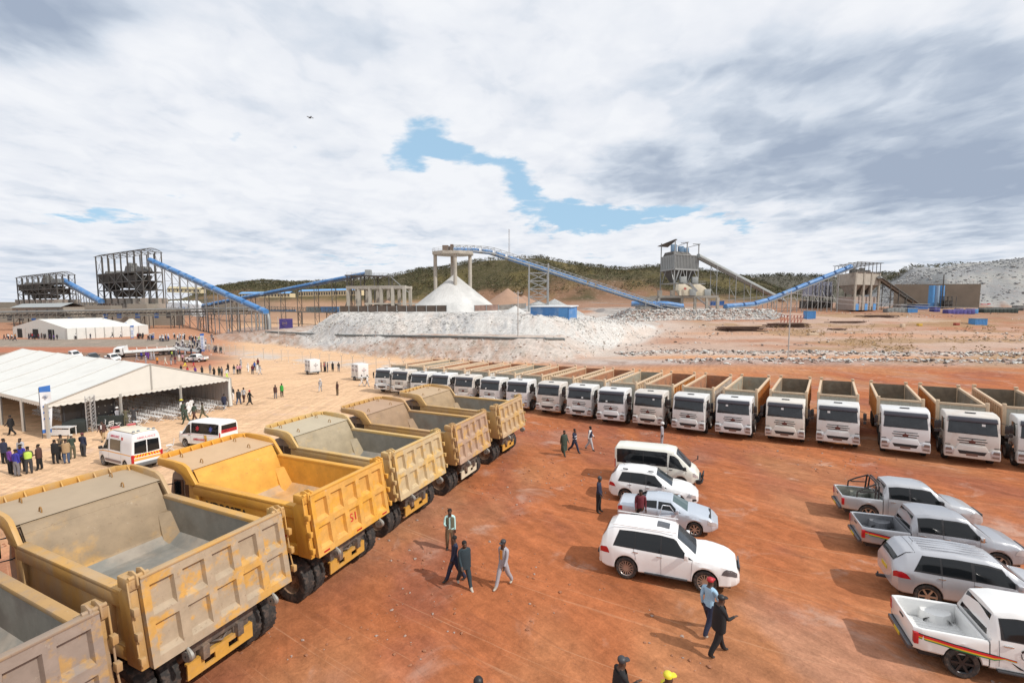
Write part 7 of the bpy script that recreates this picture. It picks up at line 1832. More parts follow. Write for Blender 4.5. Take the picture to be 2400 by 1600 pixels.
def pickup(x, y, rz, label, paint, rim, stripes=False, rollbar=False, figure=False, inner=None, group=None):
    e = empty('pickup', (0, 0, 0)); tag(e, label, 'pickup truck', group)
    L, xb = 5.3, 1.62
    w_ = [(0, .84), (.2, .90), (4.4, .91), (4.9, .86), (5.15, .74), (5.3, .55)]
    cab = Body(L, w_, [(xb, .68), (2.3, .71), (3.2, .70), (3.6, .68), (4.1, .82), (4.8, .78), (5.3, .50)],
               [(0, .50), (xb, .40), (4.7, .40), (5.3, .48)],
               [(xb, 1.12), (3.6, 1.08), (4.4, 1.05), (4.95, .96), (5.15, .86), (5.3, .70)],
               [(xb, 1.15), (xb+.03, 1.40), (xb+.16, 1.72), (2.2, 1.80), (3.1, 1.79), (3.45, 1.72), (4.12, 1.17), (4.6, 1.13), (5.0, 1.02), (5.3, .74)], [4.25], .42, flare=.03)
    cab.xs = [q for q in cab.xs if q >= xb+.0]; cab.xs[0] = xb
    cab.az = .38
    mb = MB(); cab.shell(mb); body = mb.build('cab', paint, e, smooth=32)
    # bed: outer skin, rail, inner wall, floor
    bed = Body(L, w_, [(0, .7), (5, .7)], [(0, .52), (xb, .42), (5, .42)], [(0, 1.06), (5, 1.06)], [(0, 1.1), (5, 1.1)], [1.05], .42, flare=.03)
    bed.az = .38
    inn = inner or paint
    for sg in (1, -1):
        rows = []; rin = []
        for xx in [q for q in bed.xs if q < xb-.04]+[xb-.03]:
            P_ = bed.sec(xx)[:4]; w0 = P_[3][0]
            rows.append([(xx, sg*a, b_) for a, b_ in P_]+[(xx, sg*(w0-.01), 1.04), (xx, sg*(w0-.03), 1.07), (xx, sg*(w0-.10), 1.07), (xx, sg*(w0-.115), 1.05)])
            wa = .33*min(max(1.25-abs(xx-1.05)/.40, 0), 1)
            rin.append([(xx, sg*(w0-.115), 1.05), (xx, sg*(w0-.12), .66+.22*(wa > 0)*1.0 if wa > .1 else .60), (xx, sg*(w0-.12-wa), .84 if wa > .1 else .60), (xx, sg*(w0-.14-wa), .60)])
        MB().grid(rows).build('bed_side', paint, e, smooth=35)
        MB().grid(rin).build('bed_lining', inn, e, smooth=50)
    fl = MB().box(.05, xb-.05, -.80, .80, .56, .60)
    for k in range(9): fl.box(.08, xb-.1, -.62+k*.15, -.57+k*.15, .60, .612)
    fl.build('bed_floor', inn, e)
    MB().box(xb-.10, xb-.05, -.78, .78, .58, 1.07).build('bulkhead', inn, e, bevel=.01)
    tg = MB().box(0.0, .06, -.82, .82, .56, 1.07).build('tailgate', paint, e, bevel=.02)
    MB().box(-.02, 0.0, -.12, .12, .93, .98).build('tailgate_handle', BLK, tg)
    MB().box(-.11, .05, -.76, .76, .42, .55).build('rear_bumper', mat('dark_chrome', (.12, .12, .13), .3, .7), e, bevel=.03)
    MB().box(-.125, -.108, -.2, .2, .45, .54).build('number_plate', mat('yellow_plate', (.60, .42, .03), .5), e)
    ub = MB().box(.2, 5.0, -.62, .62, .28, .58).build('underbody', BLK, e)
    for a, bo in ((1.05, bed), (4.25, cab)):
        for sg in (1, -1):
            n = 12; r_ = .412; rows = [[(a+r_*math.cos(PI*k/n), yy, .38+r_*math.sin(PI*k/n)) for k in range(n+1)] for yy in (sg*.53, sg*.86)]
            MB().grid(rows).build('wheel_arch', BLK, e, fix=False)
            car_wheel(e, a, sg*.77, .385, .385, .26, sg, rim, 6)
    cab.patch('window_surround', BLK, body, 1.84, 3.92, 4.15, 5.9, .004, mirror=True, x1t=3.40, nx=20)
    cab.patch('side_window', GLS, body, 1.92, 2.58, 4.25, 5.8, mirror=True, x0t=1.86); cab.patch('side_window', GLS, body, 2.66, 3.86, 4.2, 5.75, mirror=True, x1t=3.40)
    cab.band('windscreen', GLS2, body, 3.50, 4.10, 6.9)
    MB().hexa([(xb-.02, -.68, 1.16), (xb-.02, .68, 1.16), (xb+.02, .68, 1.16), (xb+.02, -.68, 1.16), (xb+.12, -.60, 1.64), (xb+.12, .60, 1.64), (xb+.17, .60, 1.64), (xb+.17, -.60, 1.64)]).build('rear_window', GLS, body, bevel=.01)
    seam(cab, body, 2.62, .8, 6); seam(cab, body, 1.80, 1.2, 4.1); seam(cab, body, 3.72, 1.5, 4.1); handle(cab, body, 2.72, 3.3, CHR); handle(cab, body, 1.98, 3.3, CHR)
    mirror_(cab, body, 3.72, CHR if stripes else BLK)
    cab.patch('headlight', LMP, body, 4.72, 5.15, 2.45, 3.75, mirror=True, x0t=4.85)
    MB().box(5.26, 5.33, -.45, .45, .62, .84).build('grille', DKM, body, bevel=.02)
    for sg in (1, -1):
        MB().box(-.012, .10, sg*.78, sg*.905, .68, .98).build('tail_lamp', REDL, e, bevel=.02)
        MB().box(1.75, 3.75, sg*.86, sg*.98, .38, .43).build('running_board', DKM, e, bevel=.015)
    if stripes:
        cols = [('black', (.02, .02, .02)), ('red', (.60, .02, .03)), ('yellow', (.75, .42, .02)), ('green', (.03, .22, .07))]
        hs = [0, .025, .085, .115, .145]
        for sg in (1, -1):
            for k, (nm, c_) in enumerate(cols):
                m_ = mat('stripe_'+nm, c_, .45); rows = []
                for xx in [.10+.16*i for i in range(11)]+[1.9, 2.15]:
                    top = .97-.12*(xx-.1); bo = bed if xx < xb else cab
                    wid = bo.sec(xx)[2][0]+.007
                    fade = 1.0 if xx < 1.9 else .35
                    rows.append([(xx, sg*wid, top-hs[k]*fade), (xx, sg*wid, top-hs[k+1]*fade)])
                MB().grid(rows).build('side_stripe', m_, e, fix=False)
    if rollbar:
        rb = MB()
        for xx in (xb-.18, xb-.30): rb.tube([(xx, -.80, 1.05), (xx+.05, -.74, 1.62), (xx+.06, -.60, 1.74), (xx+.06, .60, 1.74), (xx+.05, .74, 1.62), (xx, .80, 1.05)], .038, 8)
        for sg in (1, -1): rb.tube([(xb-.24, sg*.70, 1.70), (.95, sg*.78, 1.50), (.62, sg*.82, 1.30), (.60, sg*.82, 1.06)], .035, 8); rb.tube([(xb-.25, sg*.78, 1.36), (.72, sg*.81, 1.30)], .028, 8)
        rb.build('roll_bar', mat('black_tube', (.03, .025, .025), .4), e, smooth=40)
    if figure:
        # line-drawn seated figure decal, simplified to a generic silhouette
        y_ = -(cab.sec(2.3)[2][0]+.012); ink = mat('decal_ink', (.02, .02, .02), .5)
        for pl in ([(2.22, .98), (2.28, 1.03), (2.38, 1.02), (2.40, .98), (2.36, .99), (2.28, .98), (2.25, .93)], [(2.30, .80), (2.44, .74), (2.60, .50), (2.56, .44), (2.34, .46), (2.40, .56)], [(2.05, .66), (2.16, .60), (2.34, .50), (2.20, .53), (2.08, .62)], [(2.29, .86), (2.31, .84), (2.36, .85), (2.38, .88), (2.34, .87)], [(2.30, .93), (2.33, .94), (2.32, .91)], [(2.36, .94), (2.385, .93), (2.36, .91)], [(2.22, .92), (2.235, .92), (2.25, .82), (2.31, .77), (2.30, .76), (2.235, .81)]):
            MB().prism([(a, b_) for a, b_ in pl], y_-.002, y_+.004, 'y').build('door_decal', ink, e)
    place(e, x, y, rz, .97, 1.08); return e

def everest(x, y, rz, label):
    e = empty('car', (0, 0, 0)); tag(e, label, 'car')
    P = mat('silver_paint', (.49, .50, .53), .30, .4, coat=.5)
    bd = Body(4.9, [(0, .78), (.15, .90), (.6, .93), (4.0, .93), (4.5, .88), (4.8, .74), (4.9, .52)],
              [(0, .58), (.35, .68), (.9, .72), (2.8, .71), (3.2, .68), (3.7, .84), (4.4, .80), (4.9, .48)],
              [(0, .52), (.25, .38), (4.3, .36), (4.9, .46)],
              [(0, 1.04), (.1, 1.12), (.6, 1.14), (3.2, 1.07), (4.0, 1.05), (4.6, .96), (4.9, .7)],
              [(0, 1.08), (.10, 1.36), (.42, 1.70), (.8, 1.80), (1.8, 1.83), (2.6, 1.79), (3.0, 1.70), (3.72, 1.17), (4.1, 1.14), (4.6, 1.03), (4.9, .75)], [.98, 3.83], .42, flare=.03)
    bd.az = .39
    b = finish(bd, e, P, tr=.79, rim=ALLOY, wr_=.39, ww=.26, spokes=6)
    bd.patch('window_surround', BLK, b, .58, 3.50, 4.12, 5.9, .004, mirror=True, x0t=.85, x1t=2.95, nx=24)
    bd.patch('side_window', GLS, b, .62, 1.32, 4.3, 5.82, mirror=True, x0t=.85); bd.patch('side_window', GLS, b, 1.38, 2.15, 4.25, 5.8, mirror=True)
    bd.patch('side_window', GLS, b, 2.25, 3.40, 4.2, 5.7, mirror=True, x1t=2.95)
    bd.band('windscreen', GLS2, b, 3.02, 3.70, 6.9); bd.band('rear_window', GLS, b, .09, .36, 6.6)
    seam(bd, b, 2.20, .6, 4.1); seam(bd, b, 1.35, 1.8, 4.1); handle(bd, b, 2.3, 3.3, CHR); handle(bd, b, 1.35, 3.5, CHR); mirror_(bd, b, 3.3, P)
    bd.patch('tail_lamp', REDL, b, .03, .50, 2.55, 3.7, mirror=True, x1t=.25)
    bd.patch('headlight', LMP, b, 4.3, 4.75, 2.45, 3.75, mirror=True)
    MB().box(-.02, .01, -.26, .26, .84, .96).build('number_plate', mat('yellow_plate', (.60, .42, .03), .5), b)
    bd.band('spoiler', P, b, .22, .62, 6.7, off=.03); bd.band('seam', SEAM, b, .66, .675, 6.5, off=.003)
    b2 = MB(); b2.box(-.25, .05, -.05, .05, .42, .50); b2.lathe([(.001, .50), (.03, .53), (.03, .57), (.001, .60)], (-.2, 0, 0), 'z', 8); b2.build('tow_bar', DKM, e)
    b_ = MB(); b_.tube([(.85, .1, 1.81), (.72, .1, 1.95)], .01, 5); b_.build('antenna', BLK, b)
    for k in range(5): MB().box(.9, 2.7, -.45+.2*k, -.42+.2*k, 1.822, 1.846).build('roof_rib', P, b, bevel=.004)
    place(e, x, y, rz, SCL, 1.05); return e

SCL = .94
def by_wheels(x, y, rz, xl, half=.80, side=-1):
    """origin (rear bumper centre) of a car whose near-side wheel at local (xl, side*half) stands at x, y"""
    xl *= SCL; half *= SCL; return x-xl*math.cos(rz)+side*half*math.sin(rz), y-xl*math.sin(rz)-side*half*math.cos(rz)
SIL = mat('silver_pickup_paint', (.50, .51, .53), .30, .4, coat=.5); WP = mat('white_pickup_paint', (.74, .74, .73), .28, coat=.5)
SIL2 = mat('grey_silver_paint', (.40, .41, .44), .30, .4, coat=.5)
LIN = mat('grey_bed_liner', (.17, .175, .19), .5, var=.15, vs=3); LIN2 = mat('worn_bed_steel', (.24, .25, .22), .55, .2, var=.2, vs=3, col2=(.35, .33, .28), c2amt=.6)
xy = by_wheels(5.45, 16.0, R(-22), 2.48, .85); suv_lx(*xy, R(-22), 'large white SUV with dark sunroof, nearest the camera in the left line of cars')
xy = by_wheels(7.0, 23.1, R(-21), 2.2, .78); suv_small(*xy, R(-21), 'small white SUV with black roof rail feet, between the minibus and the silver sedan')
xy = by_wheels(6.8, 20.2, R(-22), 2.2, .73); sedan(*xy, R(-22), 'pale silver-blue sedan with a door open, beside the large white SUV')
xy = by_wheels(8.1, 25.8, R(-23), 2.4, .76); minibus(*xy, R(-23), 'cream-white minibus with black bull bar and long dark side windows')
xy = by_wheels(-27.66, 31.1, R(152), 4.25, .80, 1); sprinter(*xy, R(152), 'high-roofed ambulance with orange stripe and red and yellow chevron rear')
xy = by_wheels(-25.07, 35.34, R(161), 3.85, .76, 1); minibus(*xy, R(161), 'low-roofed ambulance with thin red stripe and gold slash, farther right one', True, 'ambulance')
xy = by_wheels(16.2, 20.9, R(-23), .9, .8); pickup(*xy, R(-23), 'silver pickup with black roll bar, farthest of the right-hand line of cars', SIL, ALLOY, rollbar=True, inner=LIN2)
xy = by_wheels(14.75, 17.7, R(-22), .9, .8); pickup(*xy, R(-22), 'silver-grey pickup with red, yellow and green stripe and dark lined bed', SIL2, ALLOY, stripes=True, inner=LIN)
xy = by_wheels(13.25, 14.75, R(-23), .6, .8); everest(*xy, R(-23), 'silver SUV with yellow rear number plate, between the striped pickups')
xy = by_wheels(11.85, 11.68, R(-22), 1.05, .80); pickup(*xy, R(-22), 'white pickup with flag-coloured side stripe at the lower right edge', WP, DALLOY, stripes=True, figure=True)
# ------------------------------------------------------------------ people
SKIN = mat('skin_dark_brown', (.075, .038, .024), .55, var=.05, vs=4)
PAL = {'navy': (.020, .025, .055), 'black': (.012, .012, .014), 'teal': (.020, .035, .045), 'grey': (.16, .155, .17), 'cover': (.34, .33, .36), 'white': (.66, .66, .66), 'olive': (.10, .095, .06), 'khaki': (.17, .125, .075),
       'tan': (.36, .25, .14), 'brown': (.075, .035, .03), 'blue': (.03, .09, .36), 'royal': (.03, .03, .28), 'purple': (.13, .04, .26), 'green': (.04, .32, .05), 'dgreen': (.04, .06, .045), 'lime': (.46, .66, .10), 'orange': (.60, .24, .04),
       'red': (.42, .02, .03), 'pink': (.55, .30, .36), 'sky': (.32, .50, .66), 'denim': (.06, .09, .16), 'mint': (.42, .64, .62), 'yellow': (.70, .60, .04), 'charcoal': (.04, .04, .045), 'maroon': (.13, .02, .03), 'silver': (.40, .40, .42), 'cream': (.58, .54, .44)}
def cloth(c): return mat('cloth_'+c, PAL[c], .85, var=.08, vs=6)
SHOE = mat('shoe_dark', (.03, .026, .024), .6); SHOEW = mat('shoe_light', (.42, .38, .32), .6)
DUM = [mat('slot_skin', (1, 0, 1)), mat('slot_top', (1, 0, 1)), mat('slot_legs', (1, 0, 1)), mat('slot_shoes', (1, 0, 1))]
def ang3(o, L, pitch, yaw=0.0):
    """end of a limb of length L hanging down, swung forward by pitch and outwards by yaw (local x right, y forward)"""
    return Vector((o.x+L*math.sin(yaw), o.y+L*math.sin(pitch)*math.cos(yaw), o.z-L*math.cos(pitch)*math.cos(yaw)))
def body_mesh(name, hipL=0.0, kneeL=0.0, hipR=0.0, kneeR=0.0, armL=(0, .08, .2), armR=(0, .08, .2), lean=0.0, stout=1.0, head=(0, 0), fingers=False, legout=.03, skirt=False, sit=False):
    """one continuous skinned figure 1.74 m tall; arm = (shoulder pitch, shoulder yaw, elbow pitch added)"""
    me = bpy.data.meshes.new(name); V = []; E_ = []; Rr = []; reg = []
    def add(p, r, par=None, g=1):
        V.append(Vector(p)); Rr.append(r if isinstance(r, tuple) else (r, r)); reg.append(g)
        if par is not None: E_.append((par, len(V)-1))
        return len(V)-1
    st = stout
    hip = Vector((0, 0, .92))
    cl, sl_ = math.cos(lean), math.sin(lean)
    def up(x, y, z): dz = z-.92; return (x, y+dz*sl_, .92+dz*cl)
    i0 = add(hip, (.165*st, .125*st), None, 2)
    i1 = add(up(0, .01, 1.05), (.145*st, .11*st), i0, 1)
    i2 = add(up(0, .015, 1.20), (.15*st, .11*st), i1, 1)
    i3 = add(up(0, .0, 1.34), (.165*st, .105*st), i2, 1)
    i4 = add(up(0, -.01, 1.44), (.10, .075), i3, 1)
    n0 = add(up(0, .005, 1.51), .055, i4, 0)
    hx, hy = head
    h1 = add(up(hx*.3, .03+hy*.3, 1.585), (.072, .082), n0, 0)
    h2 = add(up(hx*.8, .018+hy*.6, 1.655), (.082, .098), h1, 0)
    h3 = add(up(hx, .005+hy, 1.715), (.060, .075), h2, 0)
    add(up(hx*.6, .122+hy*.5, 1.612), .012, h1, 0)
    for s, (hp, kn) in ((-1, (hipL, kneeL)), (1, (hipR, kneeR))):
        a = add((s*.098, 0, .84), (.112*st, .115*st), i0, 2)
        kneep = ang3(Vector((s*.10, 0, .86)), .41, hp, s*legout); k = add(kneep, .084*min(st, 1.1), a, 2)
        m_ = V[a].lerp(kneep, .5); ank = ang3(kneep, .40, hp-kn, s*.0); c = add(kneep.lerp(ank, .35)+Vector((0, -.012, 0)), .078, k, 2); an = add(ank, .062, c, 2)
        heel = ank+Vector((0, -.035, -.045)); add(heel, .046, an, 3)
        t1 = add(ank+Vector((s*.01, .10, -.055+(max(-(hp-kn), 0))*-.02)), (.052, .038), an, 3); add(ank+Vector((s*.015, .17, -.062)), (.036, .022), t1, 3)
    for s, (sp, sy, el) in ((-1, armL), (1, armR)):
        sh = Vector(up(s*.165*min(st, 1.15), -.01, 1.415)); a = add(sh, .074, i4, 1)
        elb = ang3(sh, .29, sp, s*sy) if True else sh; e_ = add(sh.lerp(elb, .5), .062, a, 1); e2_ = add(elb, .052, e_, 1)
        inn = -s*.35 if el > .9 else 0
        wr = ang3(elb, .24, sp+el, s*sy*.4+inn); w = add(wr, .037, e2_, 1); dv = (wr-elb).normalized()
        pm = add(wr+dv*.05, (.036, .020), w, 0)
        if fingers:
            ax = Vector((1, 0, 0))-dv*dv.x; ax = ax.normalized(); bend = Vector((0, .35, -.2))
            for q in range(4):
                f0 = wr+dv*.095+ax*(.024-.016*q); L_ = (.032, .040, .037, .028)[q]
                f1 = add(f0, .0095, pm, 0); f2 = add(f0+dv*L_+bend*.012, .0085, f1, 0); add(f0+dv*L_*1.7+bend*.035, .0075, f2, 0)
            th = add(wr+dv*.035-ax*s*.036, .011, pm, 0); add(wr+dv*.075-ax*s*.052+bend*.01, .009, th, 0)
        else: add(wr+dv*.13, (.026, .016), pm, 0)
    me.from_pydata([tuple(v) for v in V], E_, [])
    o = bpy.data.objects.new(name, me); C.objects.link(o)
    sk = o.modifiers.new('s', 'SKIN'); sk.use_smooth_shade = True
    for i_, v in enumerate(me.skin_vertices[0].data): v.radius = Rr[i_]; v.use_root = (i_ == 0)
    if not fingers or True: sub = o.modifiers.new('u', 'SUBSURF'); sub.levels = 1; sub.render_levels = 1
    dg = bpy.context.evaluated_depsgraph_get(); out = bpy.data.meshes.new_from_object(o.evaluated_get(dg)); bpy.data.objects.remove(o); out.name = name
    out.materials.clear()
    for m_ in DUM: out.materials.append(m_)
    segs = [(np.array(V[a]), np.array(V[b]), reg[b]) for a, b in E_]
    A = np.array([s_[0] for s_ in segs]); B = np.array([s_[1] for s_ in segs]); G = np.array([s_[2] for s_ in segs])
    cen = np.empty(len(out.polygons)*3); out.polygons.foreach_get('center', cen); cen = cen.reshape(-1, 3)
    d = B-A; L2 = (d*d).sum(1)+1e-9
    t = np.clip(((cen[:, None, :]-A[None])*d[None]).sum(2)/L2[None], 0, 1); dd = ((cen[:, None, :]-(A[None]+t[..., None]*d[None]))**2).sum(2)
    mi = G[dd.argmin(1)]
    out.polygons.foreach_set('material_index', mi.astype(np.int32)); out.polygons.foreach_set('use_smooth', np.ones(len(mi), bool)); out.update()
    out['head'] = [float(q) for q in up(hx*.9, .012+hy*.8, 1.68)]
    out['chest'] = [lean, stout]
    return out
WK = .42
POSE = {
 'stand': body_mesh('person_a'), 'stand2': body_mesh('person_b', hipL=.08, hipR=-.05, kneeR=.05, armL=(.2, .12, .9), armR=(0, .1, .2), stout=1.08),
 'walk': body_mesh('person_c', hipL=WK, kneeL=.10, hipR=-WK*.8, kneeR=.55, armL=(-.4, .08, .25), armR=(.4, .08, .35)),
 'walk2': body_mesh('person_d', hipL=-.30, kneeL=.35, hipR=.32, kneeR=.08, armL=(.35, .1, .3), armR=(-.3, .1, .2), stout=1.12),
 'hands': body_mesh('person_e', armL=(.35, .15, 1.3), armR=(.35, .15, 1.3), head=(0, .03)),
 'photo': body_mesh('person_f', armL=(1.2, .35, 1.3), armR=(1.2, .35, 1.3)),
}
NP = {
 'mic': body_mesh('person_g', hipL=.12, hipR=-.10, kneeR=.15, armL=(.02, .12, .2), armR=(.25, .22, 1.35), fingers=True, head=(0, .01)),
 'stride': body_mesh('person_h', hipL=.40, kneeL=.06, hipR=-.36, kneeR=.30, armL=(-.25, .08, .5), armR=(.35, .1, .5), fingers=True, stout=1.15),
 'stride2': body_mesh('person_i', hipL=-.34, kneeL=.30, hipR=.38, kneeR=.05, armL=(.25, .10, .4), armR=(-.22, .12, .25), fingers=True),
 'point': body_mesh('person_j', hipL=.34, kneeL=.05, hipR=-.32, kneeR=.22, armL=(0, .08, .3), armR=(.45, .06, 1.15), fingers=True, lean=.05, stout=1.1),
 'look': body_mesh('person_k', hipL=.05, hipR=-.05, armL=(.05, .1, .4), armR=(.1, .1, .6), fingers=True, stout=1.2, head=(0, .03)),
}
# hair, caps, hard hats: shared child meshes around the head centre
def headmesh(kind, colm):
    b = MB()
    if kind == 'hair': b.lathe([(.076, -.03), (.088, .0), (.092, .03), (.082, .062), (.055, .085), (.001, .094)], (0, -.018, -.008), 'z', 14)
    if kind == 'cap':
        b.lathe([(.098, -.01), (.102, .02), (.095, .055), (.066, .085), (.001, .098)], (0, -.006, .003), 'z', 16)
        b.prism([(-.075, .07), (.075, .07), (.065, .165), (.035, .19), (-.035, .19), (-.065, .165)], -.004, .010, 'z')
    if kind == 'helmet':
        b.lathe([(.145, -.012), (.146, .004), (.115, .012), (.118, .04), (.105, .085), (.07, .118), (.001, .13)], (0, 0, .012), 'z', 18)
        b.box(-.016, .016, -.09, .09, .10, .145)
    if kind == 'hat':
        b.lathe([(.20, -.005), (.20, .008), (.11, .014), (.105, .07), (.085, .10), (.001, .105)], (0, 0, .02), 'z', 18)
    if kind == 'beanie': b.lathe([(.106, -.03), (.110, .0), (.104, .055), (.07, .10), (.03, .12), (.001, .125)], (0, -.01, .0), 'z', 14)
    nm = {'hair': 'hair', 'cap': 'cap', 'helmet': 'hard_hat', 'hat': 'hat', 'beanie': 'beanie'}[kind]
    o = b.build(nm, DUM[0], None, smooth=50); me = o.data; bpy.data.objects.remove(o); return nm, me
HEAD = {k: headmesh(k, None) for k in ('hair', 'cap', 'helmet', 'hat', 'beanie')}
HAIRM = mat('hair_black', (.012, .010, .009), .9)
def vest_mesh(nm, lean, stout, z0=.98, z1=1.44, grow=.020, open_=False, flare=0.0):
    b = MB(); rows = []
    for i in range(7):
        f = i/6; z = z0+(z1-z0)*f; dz = z-.92
        rx = (.155+.020*math.sin(PI*f*.8)+(flare*(1-f)))*stout+grow; ry = (.112+(flare*.6*(1-f)))*stout+grow
        if f > .9: rx *= .80; ry *= .85
        rows.append([(rx*math.cos(a), ry*math.sin(a)+dz*math.sin(lean)+.004, .92+dz*math.cos(lean)) for a in [PI/2+(.22 if open_ else 0)+(2*PI-(.44 if open_ else 0))*k/(19 if open_ else 18) for k in range(20 if open_ else 18)]])
    b.grid(rows, closed=not open_); return b
def person(px, py, pose, rz, top, legs, head='hair', headc=None, label=None, near=False, scale=1.0, extra=(), shoes=None, group=None, pos=None):
    me = (NP if near else POSE)[pose]
    o = bpy.data.objects.new('person', me); C.objects.link(o)
    q = un(px, py) if pos is None else Vector((pos[0], pos[1], gz(*pos)))
    # rz: direction the person faces, world angle of local +y
    zmin = MINZ[me.name]
    o.location = (q.x, q.y, q.z-zmin*scale); o.rotation_euler = (0, 0, rz-PI/2); o.scale = (scale,)*3
    ms = [SKIN, cloth(top), cloth(legs), shoes or SHOE]
    for i_ in range(4): o.material_slots[i_].link = 'OBJECT'; o.material_slots[i_].material = ms[i_]
    nm, hm = HEAD[head]; h = bpy.data.objects.new(nm, hm); C.objects.link(h); h.parent = o; h.location = me['head']
    h.material_slots[0].link = 'OBJECT'; h.material_slots[0].material = HAIRM if head == 'hair' else mat('headwear_'+(headc or 'white'), PAL[headc or 'white'], .5)
    ln, stt = me['chest']
    for x in extra:
        if x[0] == 'vest': vest_mesh('v', ln, stt, open_=len(x) > 2).build('vest', cloth(x[1]), o, smooth=60, fix=False)
        if x[0] == 'jacket': vest_mesh('j', ln, stt, .82, 1.46, .03, True, .02).build('jacket', cloth(x[1]), o, smooth=60, fix=False)
        if x[0] == 'coat': vest_mesh('j', ln, stt, .78, 1.45, .026, False, .03).build('jacket', cloth(x[1]), o, smooth=60, fix=False)
        if x[0] == 'skirt': vest_mesh('k', ln, stt, .38, 1.02, .02, False, .05).build('skirt', cloth(x[1]), o, smooth=60, fix=False)
        if x[0] == 'band':
            for zz in (1.04, 1.22): vest_mesh('b', ln, stt, zz, zz+.05, .034).build('reflective_band', mat('reflective_white', (.75, .75, .75), .4), o, smooth=60, fix=False)
        if x[0] == 'shirtfront': MB().prism([(-.045, 1.10), (.045, 1.10), (.055, 1.44), (-.055, 1.44)], .125*stt+.012, .135*stt+.014, 'y').build('shirt_front', cloth(x[1]), o)
        if x[0] == 'paper': MB().box(.12, .34, .22, .235, .92, 1.08).build('paper', mat('paper_white', (.7, .7, .7), .7), o)
    if near:
        b = MB(); hd = me['head']
        for s in (-1, 1): b.lathe([(.001, -.004), (.011, -.002), (.011, .002), (.001, .004)], (hd[0]+s*.030, hd[1]+.083, hd[2]-.022), 'y', 8)
        b.build('eyes', mat('eye_dark', (.02, .012, .01), .3), o)
        b = MB()
        for s in (-1, 1): b.lathe([(.001, -.012), (.022, -.008), (.026, .0), (.001, .008)], (hd[0]+s*.082, hd[1]-.01, hd[2]-.035), 'x', 8)
        b.build('ears', SKIN, o, smooth=60)
    tag(o, label, 'person', group)
    return o
MINZ = {}
for d_ in (POSE, NP):
    for k_, m_ in d_.items(): a_ = np.empty(len(m_.vertices)*3); m_.vertices.foreach_get('co', a_); MINZ[m_.name] = float(a_.reshape(-1, 3)[:, 2].min())
# --- near figures
o = person(1055, 1289, 'mic', R(-80), 'mint', 'khaki', label='person in a mint shirt and open grey vest, holding a black object to the chest', near=True, extra=(('vest', 'olive', 1),))
MB().tube([(.10, .30, 1.18), (.13, .34, 1.26)], [.014, .028], 8).build('microphone', BLK, o)
person(1066, 1362, 'stride2', R(-150), 'navy', 'navy', label='person in navy, half hidden behind the one in the dark teal suit', near=True)
person(1089, 1376, 'stride', R(-60), 'teal', 'teal', label='stout person in a dark teal suit walking, seen from behind', near=True, extra=(('coat', 'teal'),), shoes=SHOEW)
person(1180, 1374, 'stride2', R(-125), 'cover', 'cover', 'cap', 'charcoal', 'person in grey overalls over an orange shirt, dark cap', near=True, extra=(('shirtfront', 'orange'),), shoes=SHOEW)
person(1403, 1200, 'look', R(-20), 'navy', 'black', 'beanie', 'charcoal', label='person in black and navy standing behind the parked cars', near=True)
person(1500, 1236, 'look', R(-100), 'maroon', 'black', label='person in a dark red patterned top beside the open door of the sedan', near=True)
person(1551, 1046, 'stand', R(-30), 'cover', 'cover', 'helmet', 'white', 'person in pale overalls and white hard hat behind the minibus')
person(1322, 1067, 'walk2', R(-60), 'dgreen', 'dgreen', label='person in a dark green coat and skirt, left of the three walkers', extra=(('skirt', 'dgreen'), ('coat', 'dgreen')))
person(1346, 1061, 'walk', R(-40), 'navy', 'navy', label='person in navy jacket with white reflective bands, middle of the three walkers', extra=(('vest', 'navy'), ('band',)))
person(1383, 1055, 'walk2', R(-15), 'white', 'silver', label='person with pale trousers and open navy vest, right of the three walkers', extra=(('vest', 'navy', 1), ))
person(1660, 1482, 'stride', R(35), 'sky', 'navy', 'cap', 'red', 'person in a red cap and light blue shirt, behind the one in black', near=True, shoes=SHOEW)
person(1682, 1533, 'point', R(10), 'black', 'black', 'cap', 'black', 'person all in black with black cap, hand raised, walking right', near=True, extra=(('coat', 'black'),))
person(1450, 1705, 'point', R(15), 'black', 'black', 'cap', 'charcoal', 'person in black tunic and grey cap at the bottom edge, holding a phone', near=True, extra=(('coat', 'black'),))
person(1560, 1752, 'stand', R(10), 'yellow', 'navy', 'cap', 'yellow', 'person in a bright yellow shirt and yellow cap, cut off by the bottom edge')
person(1122, 1768, 'stand', R(60), 'black', 'black', 'beanie', 'black', 'person in a black knitted hat, only the head in view at the bottom')
